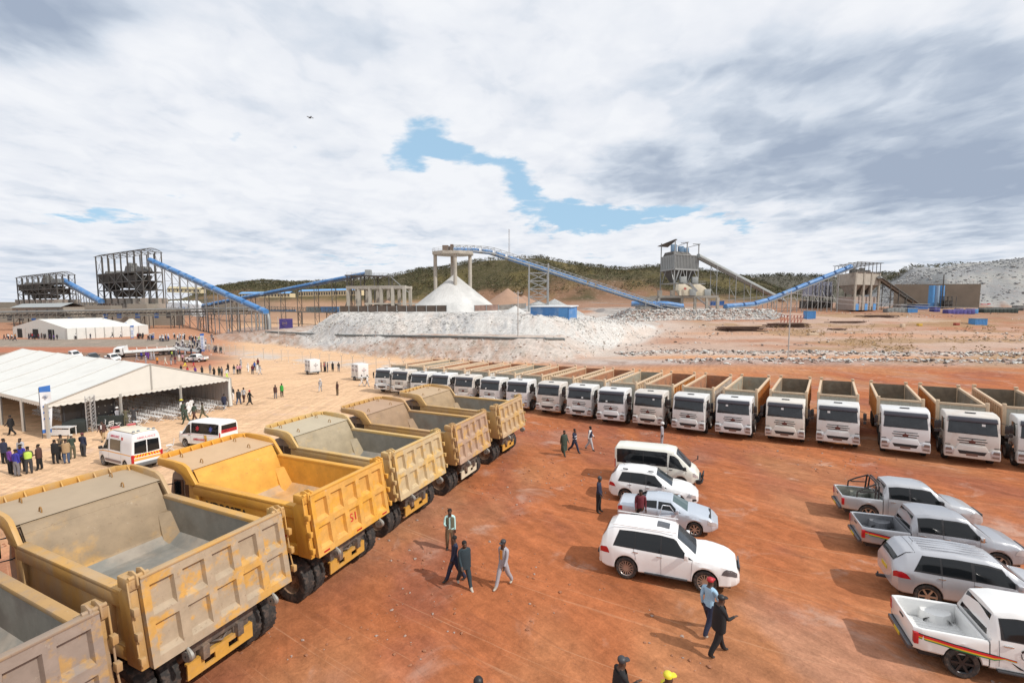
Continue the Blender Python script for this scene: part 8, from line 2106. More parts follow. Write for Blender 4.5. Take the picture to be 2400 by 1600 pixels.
# --- left groups
L_ = [(12, 1087, 'stand', 95, 'navy', 'black', 'hair', None, 'broad person in a navy jacket seen from behind, leftmost of the near group', (('coat', 'navy'),)),
 (51, 1083, 'stand2', -80, 'silver', 'grey', 'hair', None, 'person in a white and pale blue striped shirt at the back of the near group', ()),
 (26, 1112, 'stand', 70, 'purple', 'black', 'hair', None, 'person in a purple top with white shoes in the near group', ()),
 (41, 1116, 'stand', 90, 'royal', 'grey', 'hair', None, 'person in a royal blue work jacket with lime shoulders, back turned', ()),
 (52, 1104, 'hands', -60, 'royal', 'charcoal', 'hair', None, 'person in blue and lime workwear behind the lime vest', ()),
 (69, 1110, 'hands', 130, 'olive', 'charcoal', 'hair', None, 'person in a bright lime safety vest, back turned, near group', (('vest', 'lime'),)),
 (94, 1101, 'stand2', 200, 'brown', 'black', 'hair', None, 'person in a dark brown blazer holding a white paper', (('jacket', 'brown'), ('paper',), ('shirtfront', 'white'))),
 (131, 1087, 'photo', 110, 'black', 'black', 'hair', None, 'person in a long black jacket seen from behind, left in the middle pair', (('coat', 'black'),)),
 (145, 1078, 'photo', 100, 'khaki', 'black', 'hair', None, 'person in khaki with raised arms behind the long black jacket', ()),
 (157, 1086, 'hands', 120, 'tan', 'denim', 'hair', None, 'person in a tan jacket and blue jeans seen from behind', (('coat', 'tan'),)),
 (171, 1075, 'hands', 150, 'dgreen', 'olive', 'cap', 'cream', 'person in olive green with a pale cap beside the tan jacket', ()),
 (196, 1070, 'stand2', 100, 'navy', 'charcoal', 'cap', 'maroon', 'person in a navy shirt standing alone with back turned, left of the ambulance', ()),
 (242, 1034, 'walk', -80, 'brown', 'tan', 'hair', None, 'person in a brown jacket and pale trousers walking towards the ambulance', (('jacket', 'brown'), ('shirtfront', 'white'))),
 (27, 1020, 'walk2', 200, 'black', 'black', 'hair', None, 'person in a black suit walking in the shade left of the near banner', (('coat', 'black'),)),
 (277, 998, 'walk', 160, 'cover', 'cover', 'helmet', 'white', 'person in pale overalls and white hat at the middle marquee post', ()),
 (296, 999, 'photo', 110, 'olive', 'olive', 'hair', None, 'photographer in olive with raised arms behind the ambulance', ()),
 (315, 997, 'photo', 120, 'charcoal', 'charcoal', 'hair', None, 'photographer in dark clothes with raised arms behind the ambulance', ()),
 (437, 994, 'walk', 170, 'dgreen', 'dgreen', 'hair', None, 'person in a green uniform, nearest of the uniformed group', ()),
 (456, 986, 'walk2', 185, 'dgreen', 'brown', 'hair', None, 'person in a green uniform, middle of the uniformed group', ()),
 (476, 983, 'walk', 200, 'olive', 'olive', 'hair', None, 'person in an olive uniform walking right of the uniformed group', ()),
 (427, 975, 'stand', 170, 'white', 'khaki', 'hat', 'yellow', 'person in a white shirt and yellow straw hat at the right marquee post', ()),
 (443, 975, 'stand2', 160, 'white', 'white', 'hair', None, 'person in a long white robe left of the uniformed group', (('skirt', 'white'),)),
 (450, 970, 'stand', 160, 'white', 'white', 'hair', None, 'person in a white shirt behind the long white robe', ()),
 (431, 983, 'stand', 150, 'dgreen', 'dgreen', 'hair', None, 'person in a dark green uniform beside the marquee post', ()),
 (526, 959, 'walk', 100, 'navy', 'navy', 'hair', None, 'person in a navy coat walking past the tied curtain', (('coat', 'navy'),)),
 (545, 939, 'stand2', 110, 'charcoal', 'white', 'hair', None, 'person in a dark jacket and white trousers right of the marquee', ()),
 (560, 948, 'walk2', 100, 'charcoal', 'denim', 'hair', None, 'person in a dark jacket and blue jeans right of the marquee', (('coat', 'charcoal'),)),
 (572, 943, 'walk', 95, 'silver', 'brown', 'hair', None, 'person in a pale pink top and brown trousers right of the marquee', ()),
 (586, 949, 'walk', 60, 'black', 'black', 'beanie', 'red', 'person in black with a red hat carrying a bag, right of the marquee', (('skirt', 'black'),)),
 (646, 934, 'stand', 95, 'brown', 'grey', 'hair', None, 'person in a dark brown jacket left of the one in bright green', (('coat', 'brown'),)),
 (661, 930, 'stand', 95, 'green', 'black', 'hair', None, 'person in a bright green jacket on the open sand', (('coat', 'green'),)),
 (751, 918, 'walk2', 100, 'silver', 'silver', 'hat', 'white', 'person in pale overalls and white hat alone on the sand', ()),
 (791, 926, 'stand', 240, 'brown', 'khaki', 'hair', None, 'person in a brown top bending forward alone on the sand', ()),
 (848, 905, 'walk', 20, 'white', 'white', 'hair', None, 'person in white in front of the right box trailer', ()),
 (861, 906, 'walk2', 20, 'white', 'silver', 'hair', None, 'person in white beside the first tipper cab', ()),
 (753, 871, 'stand', 200, 'maroon', 'black', 'hair', None, 'person in maroon next to the left box trailer', ()),
 (760, 870, 'stand', 210, 'red', 'black', 'hair', None, 'person in a red top next to the left box trailer', ()),
 (763, 871, 'stand2', 190, 'grey', 'black', 'hair', None, 'person in grey in the knot beside the left box trailer', ()),
 (768, 872, 'stand', 190, 'navy', 'grey', 'hair', None, 'person in navy at the right of the knot beside the left box trailer', ()),
 (780, 870, 'stand', 120, 'black', 'black', 'hair', None, 'person in a long black dress between the two box trailers', (('skirt', 'black'),)),
 (794, 871, 'stand2', 120, 'charcoal', 'grey', 'hair', None, 'person in a dark top and grey trousers between the two box trailers', ()),
 (493, 875, 'stand', 95, 'grey', 'grey', 'hair', None, 'tall person in a grey suit with back turned, above the marquee corner', (('coat', 'grey'),)),
 (502, 884, 'stand2', 95, 'black', 'black', 'hair', None, 'person in black right below the grey suit', ()),
 (514, 882, 'stand', 95, 'dgreen', 'dgreen', 'hair', None, 'person in dark green in the pair above the marquee corner', ()),
 (520, 882, 'stand2', 95, 'grey', 'charcoal', 'hair', None, 'person in grey in the pair above the marquee corner', ()),
 (535, 873, 'stand', 80, 'black', 'charcoal', 'hair', None, 'person in a black jacket behind the one in white near the marquee corner', ()),
 (532, 888, 'walk', 250, 'white', 'lime', 'hair', None, 'person in a white top and lime skirt beside the marquee corner', ()),
 (549, 877, 'stand', 95, 'charcoal', 'silver', 'hair', None, 'person in a dark jacket and pale trousers in the middle group on sand', ()),
 (557, 877, 'stand2', 95, 'pink', 'black', 'hair', None, 'person in a pink shirt and black trousers in the middle group on sand', ()),
 (563, 876, 'stand', 95, 'pink', 'charcoal', 'hair', None, 'second person in a pink shirt in the middle group on sand', ()),
 (565, 862, 'stand', 80, 'silver', 'silver', 'helmet', 'white', 'person in pale overalls and white hard hat behind the pink shirts', ()),
 (582, 873, 'walk', 100, 'white', 'white', 'helmet', 'white', 'person in white with a white hard hat right of the pink shirts', ()),
 (592, 877, 'stand', 100, 'maroon', 'navy', 'hair', None, 'person in a tartan-dark top beside the bright blue shirt', ()),
 (597, 868, 'stand', 100, 'blue', 'navy', 'hair', None, 'person in a bright blue shirt in the right-hand group on sand', ()),
 (603, 874, 'stand2', 110, 'white', 'white', 'hair', None, 'person in a white shirt beside the bright blue shirt', ()),
 (610, 878, 'walk', 60, 'silver', 'silver', 'hair', None, 'person in pale clothes at the right end of the group on sand', ()),
 (605, 861, 'stand', 100, 'maroon', 'charcoal', 'hair', None, 'person in dark red behind the bright blue shirt', ()),
 (321, 847, 'walk', 200, 'cover', 'cover', 'helmet', 'white', 'person in pale overalls walking behind the marquee ridge', ()), (332, 842, 'stand', 100, 'royal', 'navy', 'helmet', 'white', 'person in dark blue workwear between the truck bed and the ridge', ()),
 (342, 852, 'stand', 95, 'cover', 'cover', 'helmet', 'white', 'person in pale overalls directly above the marquee peak', ()), (343, 839, 'stand', 95, 'purple', 'purple', 'hair', None, 'left person in a purple tracksuit below the flatbed truck', ()),
 (348, 841, 'stand2', 95, 'purple', 'purple', 'hair', None, 'right person in a purple tracksuit below the flatbed truck', ()), (355, 844, 'stand', 95, 'silver', 'cover', 'helmet', 'white', 'left of two pale overalls below the flatbed truck', ()),
 (361, 843, 'stand2', 95, 'silver', 'cover', 'helmet', 'white', 'right of two pale overalls below the flatbed truck', ()), (369, 853, 'stand', 100, 'orange', 'charcoal', 'hair', None, 'person in an orange jacket behind the marquee', (('coat', 'orange'),)),
 (388, 855, 'walk', 170, 'cream', 'cream', 'helmet', 'white', 'person in cream overalls right of the orange jacket', ()), (401, 855, 'stand2', 95, 'grey', 'silver', 'hair', None, 'person in grey-green right of the cream overalls', ()), (411, 853, 'stand', 95, 'maroon', 'grey', 'hair', None, 'person in maroon and grey left of the white open pickup', ()),
 (420, 847, 'stand', 95, 'white', 'cream', 'hair', None, 'person in a white shirt left of the white open pickup', ()), (428, 847, 'stand2', 95, 'pink', 'brown', 'hair', None, 'person in a pale pink shirt at the nose of the white open pickup', ()),
 (434, 860, 'walk', 60, 'black', 'yellow', 'hair', None, 'person in black with yellow trousers in front of the white open pickup', ()), (454, 859, 'walk', 80, 'navy', 'red', 'hair', None, 'person in navy with red trousers in front of the white open pickup', ()),
 (425, 875, 'stand', 95, 'black', 'black', 'hair', None, 'person in black whose head shows over the marquee gable, leftmost', ()), (440, 880, 'stand', 95, 'red', 'black', 'hair', None, 'person in red whose head shows over the marquee gable', ()), (458, 881, 'stand2', 95, 'purple', 'black', 'hair', None, 'person in purple showing over the marquee gable', ()),
 (474, 880, 'stand', 95, 'charcoal', 'black', 'hair', None, 'person in dark clothes showing over the right part of the gable', ()), (511, 783, 'stand', 90, 'cover', 'cover', 'helmet', 'white', 'tiny person in pale overalls under the gallery trestles, right', ()), (536, 781, 'stand', 90, 'cover', 'cover', 'helmet', 'white', 'tiny person in pale overalls on the red slope below the gallery', ()),
 (480, 770, 'walk', 0, 'cover', 'cover', 'helmet', 'white', 'tiny person in pale overalls high on the red slope behind the gallery', ())]
for (px, py, po, dg_, t_, l_, hd, hc, lb, ex) in L_:
    person(px, py, po, R(dg_), t_, l_, hd, hc, lb, extra=ex, scale=rnd.uniform(.95, 1.03))
# --- crowds
def crowd(n, poly, tops, legs, heads, label_fn, group, face=None, seed=1, mind=.5):
    r = random.Random(seed); P_ = []; tries = 0
    W = [un(*q) for q in poly]
    lst = [(w.x, w.y) for w in W]; xs = [q[0] for q in lst]; ys = [q[1] for q in lst]
    while len(P_) < n and tries < 20000:
        tries += 1; x, y = r.uniform(min(xs), max(xs)), r.uniform(min(ys), max(ys))
        if sdpoly(np.array([x]), np.array([y]), lst)[0] < 0: continue
        if any((x-a)**2+(y-b)**2 < mind**2 for a, b in P_): continue
        P_.append((x, y))
    for (x, y) in P_:
        t_, l_ = r.choice(tops), r.choice(legs); hd = r.choice(heads)
        if t_ == 'cover': l_ = 'cover'
        person(0, 0, r.choice(['stand', 'stand2', 'walk', 'walk2', 'hands']), R(face)+r.uniform(-.6, .6) if face is not None else r.uniform(0, 6.28), t_, l_, hd[0], hd[1], label_fn(t_, hd), pos=(x, y), scale=r.uniform(.93, 1.05), group=group)
CN = {'cover': 'pale overalls', 'navy': 'navy', 'charcoal': 'dark grey', 'black': 'black', 'white': 'white', 'grey': 'grey', 'lime': 'a lime vest', 'blue': 'blue', 'maroon': 'maroon', 'red': 'red', 'purple': 'purple', 'brown': 'brown', 'silver': 'light grey', 'dgreen': 'dark green', 'orange': 'orange', 'royal': 'royal blue'}
HN = {'hair': 'bareheaded', 'helmet': 'white hard hat', 'cap': 'capped', 'hat': 'sun hat'}
HH = [('helmet', 'white'), ('helmet', 'white'), ('hair', None)]
def LF(where): return lambda t_, hd: 'person in %s, %s, %s' % (CN[t_], HN[hd[0]], where)
crowd(64, [(392, 838), (416, 812), (436, 798), (478, 800), (492, 822), (480, 832), (462, 833), (440, 838)], ['cover', 'cover', 'cover', 'navy', 'charcoal', 'black', 'white', 'grey', 'navy', 'cover', 'charcoal', 'black', 'grey', 'lime'] , ['charcoal', 'navy', 'grey'], HH, LF('in the dense crowd by the straight banner'), 'dense crowd round the straight banner', 95, 3)
crowd(8, [(498, 823), (524, 825), (522, 829), (500, 827)], ['charcoal', 'grey', 'dgreen'], ['charcoal', 'grey'], [('hair', None)], LF('standing at the fence posts'), 'people standing at the fence posts', 90, 4, .4)
crowd(9, [(346, 795), (362, 793), (362, 798), (348, 799)], ['blue', 'navy', 'cover', 'black'], ['navy', 'black'], HH, LF('in the blue-shirted knot by the closed marquee'), 'blue-shirted knot by the closed marquee', 90, 5)
crowd(12, [(371, 798), (398, 796), (399, 800), (372, 801)], ['cover', 'cover', 'blue', 'white', 'navy'], ['cover', 'navy'], HH, LF('in the pale group on the red road'), 'pale group on the red road', 90, 6)
crowd(7, [(318, 791), (338, 791), (338, 795), (320, 796)], ['black', 'charcoal', 'red'], ['black'], [('hair', None)], LF('in the dark group beside the peaked tent'), 'dark group beside the peaked tent', 90, 7)
crowd(24, [(2, 794), (146, 791), (148, 797), (2, 800)], ['navy', 'black', 'red', 'white', 'purple', 'maroon', 'lime', 'charcoal', 'orange', 'brown'], ['black', 'navy', 'charcoal'], [('hair', None)], LF('strolling past the closed marquee doorways'), 'strollers past the closed marquee doorways', 0, 8, .8)
crowd(20, [(165, 791), (316, 786), (318, 790), (166, 796)], ['navy', 'black', 'red', 'white', 'brown', 'charcoal', 'dgreen'], ['black', 'navy', 'charcoal'], [('hair', None)], LF('strolling along the closed marquee side'), 'strollers along the closed marquee side', 0, 9, 1.2)
crowd(9, [(406, 790), (432, 792), (440, 800), (410, 800)], ['black', 'cover', 'white', 'charcoal', 'cover'], ['black', 'charcoal'], HH, LF('on the red road above the crowd'), 'walkers on the red road above the crowd', 90, 10, 1.2)
crowd(5, [(486, 790), (500, 790), (502, 806), (488, 808)], ['navy', 'cover', 'charcoal'], ['navy'], HH, LF('right of the straight banner'), 'walkers right of the straight banner', 90, 12, 1.0)
# ------------------------------------------------------------------ far vehicles, poles, rubble, scrub
def far_pick(px, py, rz, label, paint, doors=False):
    q = un(px, py); n0 = set(C.objects)
    e = pickup(q.x, q.y, rz, label, paint, ALLOY, inner=LIN)
    if doors:
        MB().hexa([(2.7, .95, .5), (2.0, 1.6, .5), (2.03, 1.63, .5), (2.73, .98, .5), (2.7, .95, 1.5), (2.0, 1.6, 1.5), (2.03, 1.63, 1.5), (2.73, .98, 1.5)]).build('open_door', BLK, e)
    return e
far_pick(255, 843, R(-30), 'white pickup parked behind the marquee, next to a black one', WP); far_pick(213, 841, R(-35), 'black pickup parked behind the marquee ridge', mat('black_paint', (.02, .022, .024), .25, coat=.6))
far_pick(484, 847, R(172), 'white pickup with open doors in front of the dense crowd', WP, True)
q = un(170, 835); suv_small(q.x, q.y, R(-30), 'silver-white car mostly hidden behind the marquee ridge') if True else None
# flatbed truck
q = un(272, 838); e = empty('flatbed_truck', (0, 0, 0)); tag(e, 'white cab-over truck with a long empty flatbed on the red road', 'truck')
b = MB(); b.prism([(0, .7), (.0, 1.5), (.35, 2.55), (1.9, 2.6), (1.95, .8), (1.6, .75), (1.3, 1.05), (.7, 1.05), (.45, .7)], -1.15, 1.15, 'y'); cbn = b.build('cab', WP, e, bevel=.08, seg=3)
MB().hexa([(.03, -1.0, 1.55), (.03, 1.0, 1.55), (.10, 1.0, 1.55), (.10, -1.0, 1.55), (.32, -.95, 2.4), (.32, .95, 2.4), (.4, .95, 2.4), (.4, -.95, 2.4)]).build('windscreen', GLS, cbn)
for s in (-1, 1): MB().prism([(.55, 1.55), (1.5, 1.55), (1.5, 2.3), (.7, 2.3)], s*1.15, s*1.17, 'y').build('side_window', GLS, cbn)
MB().box(2.2, 13.0, -1.25, 1.25, 1.15, 1.35).build('flatbed', mat('white_bed', (.58, .57, .54), .6), e); MB().box(2.0, 12.5, -.4, .4, .7, 1.1).build('chassis', CHS, e)
MB().box(2.2, 2.3, -1.2, 1.2, 1.3, 2.7).build('headboard', WP, e)
b = MB()
for k in range(5):
    for s in (-1.2, 1.2): b.box(4+k*2.1, 4.1+k*2.1, s-.05, s+.05, 1.3, 1.9)
b.build('stake', WP, e)
for x_ in (1.0, 9.6, 10.8):
    for s in (-1, 1): tyre(e, x_, s*1.0, .5, .5, .3, s, mat('truck_rim', (.22, .17, .15), .6, .2), axis='y')
b = MB(); b.hexa([(13.0, -1.2, 1.2), (17.5, -1.4, .1), (17.5, 1.4, .1), (13.0, 1.2, 1.2), (13.0, -1.2, 1.35), (17.5, -1.4, .25), (17.5, 1.4, .25), (13.0, 1.2, 1.35)]); b.build('ramp', mat('ramp_grey', (.27, .27, .27), .7), e)
place(e, q.x, q.y, R(18))
# lamp / power poles
def pole(px, yt, yb, r, label, arm=False):
    q = un(px, yb); lo, hi = 2, 60
    d_ = q.y; zt = at(px, yt, q.y).z
    b = MB(); b.tube([(q.x, q.y, q.z-.3), (q.x, q.y, zt)], [r, r*.7], 8)
    if arm:
        for k, z in enumerate((zt-.5, zt-1.6)): b.beam((q.x-1.0, q.y, z), (q.x+1.0, q.y, z), .12)
        for s in (-.9, 0, .9): b.tube([(q.x+s, q.y, zt-.4), (q.x+s, q.y, zt-.1)], .06, 6)
    tag(b.build('utility_pole', mat('pole_grey', (.42, .40, .38), .7)), label, 'pole'); return Vector((q.x, q.y, zt))
pR = pole(1847, 682, 836, .16, 'tall slim pole on the right-hand field', True)
pC = pole(1214, 682, 787, .15, 'slim utility pole rising in front of the white pile', True)
pole(653, 742, 790, .12, 'thin pole in front of the purple hoarding')
pole(245, 738, 787, .10, 'thin flagpole rising from the closed marquee')
# overhead wires
b = MB()
for dy_, dz_ in ((0, -.5), (.9, -.5), (0, -1.6)):
    pts = [];  A = pR+Vector((dy_, 0, dz_)); B = at(2400, 715 if dz_ > -1 else 706, pR.y+6)+Vector((dy_, 0, dz_))
    for k in range(13): f = k/12; p = A.lerp(B, f); p.z -= 1.2*math.sin(PI*f); pts.append(p)
    b.tube(pts, .025, 4)
    A2_ = at(1380, 705, pR.y+60)+Vector((dy_, 0, dz_)); pts = []
    for k in range(13): f = k/12; p = A2_.lerp(A, f); p.z -= 1.5*math.sin(PI*f); pts.append(p)
    b.tube(pts, .025, 4)
tag(b.build('power_line', mat('wire_grey', (.35, .35, .36), .6)), 'thin sagging wires crossing the right-hand field', 'power line')
# purple hoarding
a = un(655, 771); c = at(686, 770, a.y+2); zt = at(670, 747, a.y).z; zb = gz(a.x, a.y)-.2
e = empty('hoarding', (0, 0, 0)); tag(e, 'purple-blue hoarding board with faint gold emblem left of the white pile', 'sign board')
MB().hexa([(a.x, a.y, zb), (c.x, c.y, zb), (c.x, c.y+.2, zb), (a.x, a.y+.2, zb), (a.x, a.y, zt), (c.x, c.y, zt), (c.x, c.y+.2, zt), (a.x, a.y+.2, zt)]).build('board', mat('purple_board', (.045, .03, .16), .6), e)
b = MB(); cx, cz_ = (a.x+c.x)/2, (zb+zt)/2+.4
for k in range(8): an = 2*PI*k/8; b.beam((cx+1.0*math.cos(an), a.y-.06, cz_+1.0*math.sin(an)), (cx+1.0*math.cos(an+.7), a.y-.06, cz_+1.0*math.sin(an+.7)), .08)
b.beam((cx-.9, a.y-.06, cz_), (cx+.9, a.y-.06, cz_), .35, .02, up=(0, 1, 0)); b.build('emblem', mat('faint_gold', (.25, .18, .16), .6), e)
# rocks: low-poly stones scattered as rubble
def stones(name, pts, m, label_kind='stuff', smin=.15, smax=.5, seed=1):
    r = random.Random(seed); v = []; f = []
    base = [(1, 0, 0), (-1, 0, 0), (0, 1, 0), (0, -1, 0), (0, 0, 1), (0, 0, -1), (.6, .6, .6), (-.6, .6, .6), (.6, -.6, .6), (-.6, -.6, .6)]
    F8 = [(0, 6, 8), (4, 8, 6), (4, 6, 7), (4, 7, 9), (4, 9, 8), (2, 6, 0), (2, 7, 6), (2, 1, 7), (1, 9, 7), (1, 3, 9), (3, 8, 9), (3, 0, 8), (0, 5, 2), (2, 5, 1), (1, 5, 3), (3, 5, 0)]
    for (x, y, z) in pts:
        s = smin+(smax-smin)*r.random()**2.2; o = len(v); a = r.uniform(0, 6.28); ca_, sa_ = math.cos(a), math.sin(a); sc = (r.uniform(.7, 1.4), r.uniform(.7, 1.2), r.uniform(.5, .9))
        for bx, by, bz in base:
            k = r.uniform(.75, 1.15)*s; X_, Y_, Z_ = bx*sc[0]*k, by*sc[1]*k, bz*sc[2]*k; v.append((x+X_*ca_-Y_*sa_, y+X_*sa_+Y_*ca_, z+Z_+s*.1))
        f += [tuple(q+o for q in t_) for t_ in F8]
    me = bpy.data.meshes.new(name); me.from_pydata(v, [], f)
    for mm in (m if isinstance(m, list) else [m]): me.materials.append(mm)
    if isinstance(m, list): me.polygons.foreach_set('material_index', np.repeat(np.array([r.randrange(len(m)) for _ in range(len(pts))], dtype=np.int32), len(F8)))
    o = bpy.data.objects.new(name, me); C.objects.link(o); o['kind'] = 'stuff'; return o
def scatter(n, fn, box, seed):
    r = np.random.RandomState(seed); X = r.uniform(box[0], box[1], n); Y = r.uniform(box[2], box[3], n); k = r.rand(n) < fn(X, Y); X, Y = X[k], Y[k]; Z = ground(X, Y); return list(zip(X, Y, Z))
RW = mat('stone_white', (.56, .55, .52), .9); RG = mat('stone_grey', (.38, .38, .375), .9); RM_ = mat('stone_mauve', (.34, .25, .21), .9); RD = mat('stone_dark', (.09, .07, .06), .9); RR = mat('stone_red', (.30, .13, .07), .9)
stones('pile_rubble', scatter(26000, lambda X, Y: (sdpoly(X, Y, P2) > .5)*(sdpoly(X, Y, P2) < 14)*(.10+.9*(fbm(X*.15, Y*.15, 3, 73) > .42))*(X > -64)*(X < 46)*(Y < 150), (-66, 50, 112, 160), 1), [RW, RG, RW], smin=.06, smax=.28, seed=1)
stones('bank_rubble', scatter(9000, lambda X, Y: (sdpoly(X, Y, P1) > -1)*(sdpoly(X, Y, P1) < 9)*.55, (-100, 45, 92, 170), 2), [RW, RM_, RM_, RG], smin=.08, smax=.34, seed=2)
stones('berm_rubble', scatter(16000, lambda X, Y: np.maximum(np.exp(-((Y-(118-.10*X))/3.5)**2)*(X > 26), np.exp(-((Y-(97-.06*X))/3.0)**2)*(X > 32)), (24, 150, 82, 122), 3), [RW, RM_, RW, RD, RM_], smin=.10, smax=.50, seed=3)
stones('plant_bank_rubble', scatter(9000, lambda X, Y: (sdpoly(X, Y, PR) > -2)*(sdpoly(X, Y, PR) < 12)*.9*(Y < 216), (40, 132, 192, 218), 4), [RW, RG, RM_], smin=.2, smax=.8, seed=4)
stones('dump_rocks', scatter(7000, lambda X, Y: (sdpoly(X, Y, PG) > 2)*.9, (255, 520, 240, 430), 5), [RG, mat('stone_mid', (.27, .275, .28), .9)], smin=.3, smax=1.3, seed=5)
stones('field_stones', scatter(5200, lambda X, Y: (fbm(X*.05, Y*.12, 3, 95) > .55)*1.0, (30, 240, 92, 230), 6), [RD, RM_, RW, RM_], smin=.10, smax=.45, seed=6)
stones('yard_pebbles', scatter(9000, lambda X, Y: np.ones(X.shape)*(fbm(X*.2, Y*.2, 3, 96) > .5), (-25, 26, 8, 45), 7), [RR, RM_, RR], smin=.012, smax=.075, seed=7)
stones('verge_stones', scatter(1800, lambda X, Y: np.exp(-((Y-(86-.62*(X+20)))/1.6)**2), (-90, -4, 60, 140), 8), [RW, RM_], smin=.06, smax=.22, seed=8)
# trees on the far hills: many small leaf clumps, read as one scrubby wood
def scrub(name, n, box, fn, cols, h0, h1, seed):
    r = np.random.RandomState(seed); X = r.uniform(box[0], box[1], n); Y = r.uniform(box[2], box[3], n); k = r.rand(n) < fn(X, Y); X, Y = X[k], Y[k]; Z = ground(X, Y)
    v = []; f = []; mi = []
    for x, y, z in zip(X, Y, Z):
        h = r.uniform(h0, h1); w = h*r.uniform(.35, .6); ci = r.randint(len(cols))
        for c in range(9):
            a, e_ = r.uniform(0, 6.28), r.uniform(.0, 1.0); rr_ = w*r.uniform(.2, 1); cx, cy, cz = x+rr_*math.cos(a), y+rr_*math.sin(a), z+h*(.35+.6*e_); s = w*r.uniform(.25, .5); o = len(v)
            q = r.uniform(-1, 1, (4, 3))*s; q[:, 2] *= .55
            for p in q: v.append((cx+p[0], cy+p[1], cz+p[2]))
            f += [(o, o+1, o+2), (o, o+2, o+3), (o, o+1, o+3)]; mi += [ci]*3
        o = len(v); v += [(x-.15, y, z-1), (x+.15, y, z-1), (x, y, z+h*.6)]; f.append((o, o+1, o+2)); mi.append(0)
    me = bpy.data.meshes.new(name); me.from_pydata(v, [], f)
    for c in cols: me.materials.append(c)
    me.polygons.foreach_set('material_index', np.array(mi, dtype=np.int32)); o = bpy.data.objects.new(name, me); C.objects.link(o); o['kind'] = 'stuff'; return o
SC = [mat('scrub_olive', (.10, .095, .045), .9), mat('scrub_dark', (.07, .068, .035), .9), mat('scrub_brown', (.13, .10, .055), .9), mat('scrub_green', (.085, .09, .042), .9)]
scrub('hillside_scrub', 21000, (-430, 460, 470, 700), lambda X, Y: (ground(X, Y, False) > 16)*(.25+.75*(fbm(X*.02, Y*.02, 4, 97) > .47)), SC, 2.2, 5.2, 1)
scrub('far_scrub', 3000, (500, 1400, 1250, 1700), lambda X, Y: np.ones(X.shape), [SC[1]], 7, 14, 2)
DG_ = [mat('dry_grass', (.34, .22, .09), .9), mat('dry_grass_dark', (.20, .13, .06), .9)]
scrub('dry_bushes', 900, (90, 220, 105, 175), lambda X, Y: (fbm(X*.04, Y*.12, 4, 66) > .52)*(X > .55*Y), DG_, .6, 2.0, 3)
scrub('bank_weeds', 260, (-90, 40, 98, 150), lambda X, Y: (sdpoly(X, Y, P1) > 0)*(sdpoly(X, Y, P1) < 8), [DG_[1], SC[2]], .3, 1.0, 4)
# stacks of dark steel, red frames, stores on the right-hand field
RST = mat('rusty_rebar', (.10, .055, .04), .8, var=.3, vs=1)
for (x0, x1, yb, h, lb) in [(1682, 1800, 776, 1.6, 'long stack of dark rusty bars, left on the right-hand field'), (1792, 1908, 768, 1.7, 'dark steel bar stack beside the red frames'), (2010, 2110, 744, .9, 'low dark heap of scrap steel on the pale field'), (1940, 2040, 757, .6, 'thin scattering of dark scrap bars on the pale field'), (1950, 1990, 774, .5, 'small dark scrap pile near the tall slim pole')]:
    a, c = un(x0, yb), un(x1, yb); b = MB(); r = random.Random(x0); n_ = 26 if h > 1 else 14
    for k in range(n_):
        z = h*(k % 6)/6; yo = r.uniform(0, 3); s0, s1 = r.uniform(0, .3), r.uniform(.7, 1); p, q = a.lerp(c, s0), a.lerp(c, s1); b.beam((p.x, p.y+yo, p.z+z+.15), (q.x, q.y+yo+r.uniform(-.6, .6), q.z+z+.15+r.uniform(-.1, .1)), .3, .22)
    tag(b.build('steel_stack', RST), lb, 'steel stack')
RF = mat('red_oxide', (.30, .06, .04), .7)
a = un(1830, 756); e = empty('red_trestles', (0, 0, 0)); tag(e, 'row of red-oxide steel trestles beside the blue cabin', 'trestle'); b = MB()
for k in range(7): x = a.x+k*1.35; b.beam((x, a.y, a.z), (x, a.y, a.z+3.0), .18); b.beam((x, a.y, a.z), (x+1.35, a.y, a.z+3.0), .12); b.beam((x, a.y, a.z+3.0), (x+1.35, a.y, a.z+3.0), .15)
b.build('trestle_row', RF, e)
def crate(px, py, w, h, d, m, lb, nm='crate'):
    q = un(px, py); b = MB().box(q.x-w/2, q.x+w/2, q.y, q.y+d, q.z-.1, q.z+h); o = b.build(nm, m, bevel=.04); tag(o, lb, 'crate'); return o
YC = mat('yellow_crate', (.55, .36, .05), .7); PLW = mat('pale_plywood', (.55, .44, .32), .8)
crate(2118, 768, 1.2, 1.5, 1.2, PLW, 'pale box at the left end of the long beam on the right field'); crate(2158, 764, 1.4, .9, 1.2, YC, 'yellow crate under the long beam on the right field'); crate(2283, 760, 1.0, .9, 1.0, YC, 'yellow crate left of the blue site hut')
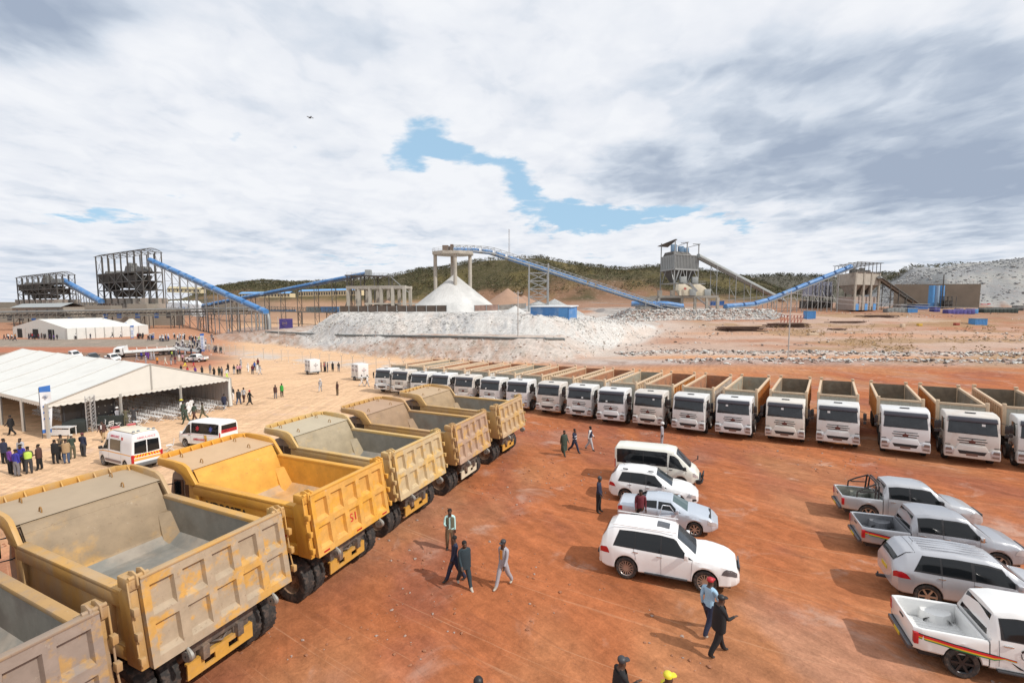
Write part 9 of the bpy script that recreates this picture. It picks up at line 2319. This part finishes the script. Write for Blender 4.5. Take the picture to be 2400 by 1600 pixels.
crate(2245, 762, 1.6, .9, 1.2, RF, 'red crate under the right end of the long beam'); crate(1908, 786, 3.0, .8, 1.4, PLW, 'pale tilted trestle table on the sand right of the tall slim pole', 'table')
a, c = un(2128, 762), un(2250, 759); b = MB().beam((a.x, a.y, a.z+1.2), (c.x, c.y, c.z+1.3), .3, .3); tag(b.build('steel_beam', PLW), 'long pale beam resting on crates on the right field', 'beam')
ST = [(2080, 2125, 732, 2.2, (.20, .22, .22), 'grey racked stores left end of the row by the concrete wall'), (2190, 2204, 731, 2.4, (.05, .05, .22), 'dark blue box in the row of stores'), (2222, 2272, 735, 2.3, (.08, .07, .26), 'purple-blue covered stores in the row on the right'), (2277, 2294, 735, 2.4, (.08, .24, .50), 'light blue drum rack in the row of stores'),
      (2306, 2374, 733, 2.6, (.03, .045, .04), 'long black-green netted stack at the right of the stores'), (2300, 2402, 719, 1.6, (.42, .03, .04), 'long bright red sheeting stack at the right edge'), (2385, 2402, 728, 2.4, (.05, .05, .05), 'dark bales at the far right edge')]
for (x0, x1, yb, h, c_, lb) in ST:
    a, c = un(x0, yb), un(x1, yb); d = max(3.0, (c.x-a.x)*.15); hh = h*a.y/215; b = MB(); r = random.Random(x0); n_ = max(2, int((x1-x0)/7))
    for k in range(n_): xa, xb = a.x+(c.x-a.x)*k/n_, a.x+(c.x-a.x)*(k+.94)/n_; b.box(xa, xb, a.y, a.y+d, a.z-.2, a.z+hh*r.uniform(.78, 1.0))
    o = b.build('site_stores', mat('stores_%d' % x0, c_, .7, var=.3, vs=.5), bevel=.05); tag(o, lb, 'stores')
# drone in the sky
p = at(727, 276, 60); e = empty('drone', (p.x, p.y, p.z)); tag(e, 'small dark drone hovering in the sky', 'drone'); MB().box(-.1, .1, -.13, .13, -.06, .06).build('body', BLK, e, bevel=.03)
for sx in (-1, 1):
    for sy in (-1, 1): b = MB(); b.beam((0, 0, 0), (sx*.22, sy*.22, .03), .03); b.lathe([(.001, .04), (.11, .04), (.11, .05), (.001, .05)], (sx*.22, sy*.22, 0), 'z', 12); b.build('rotor_arm', BLK, e)
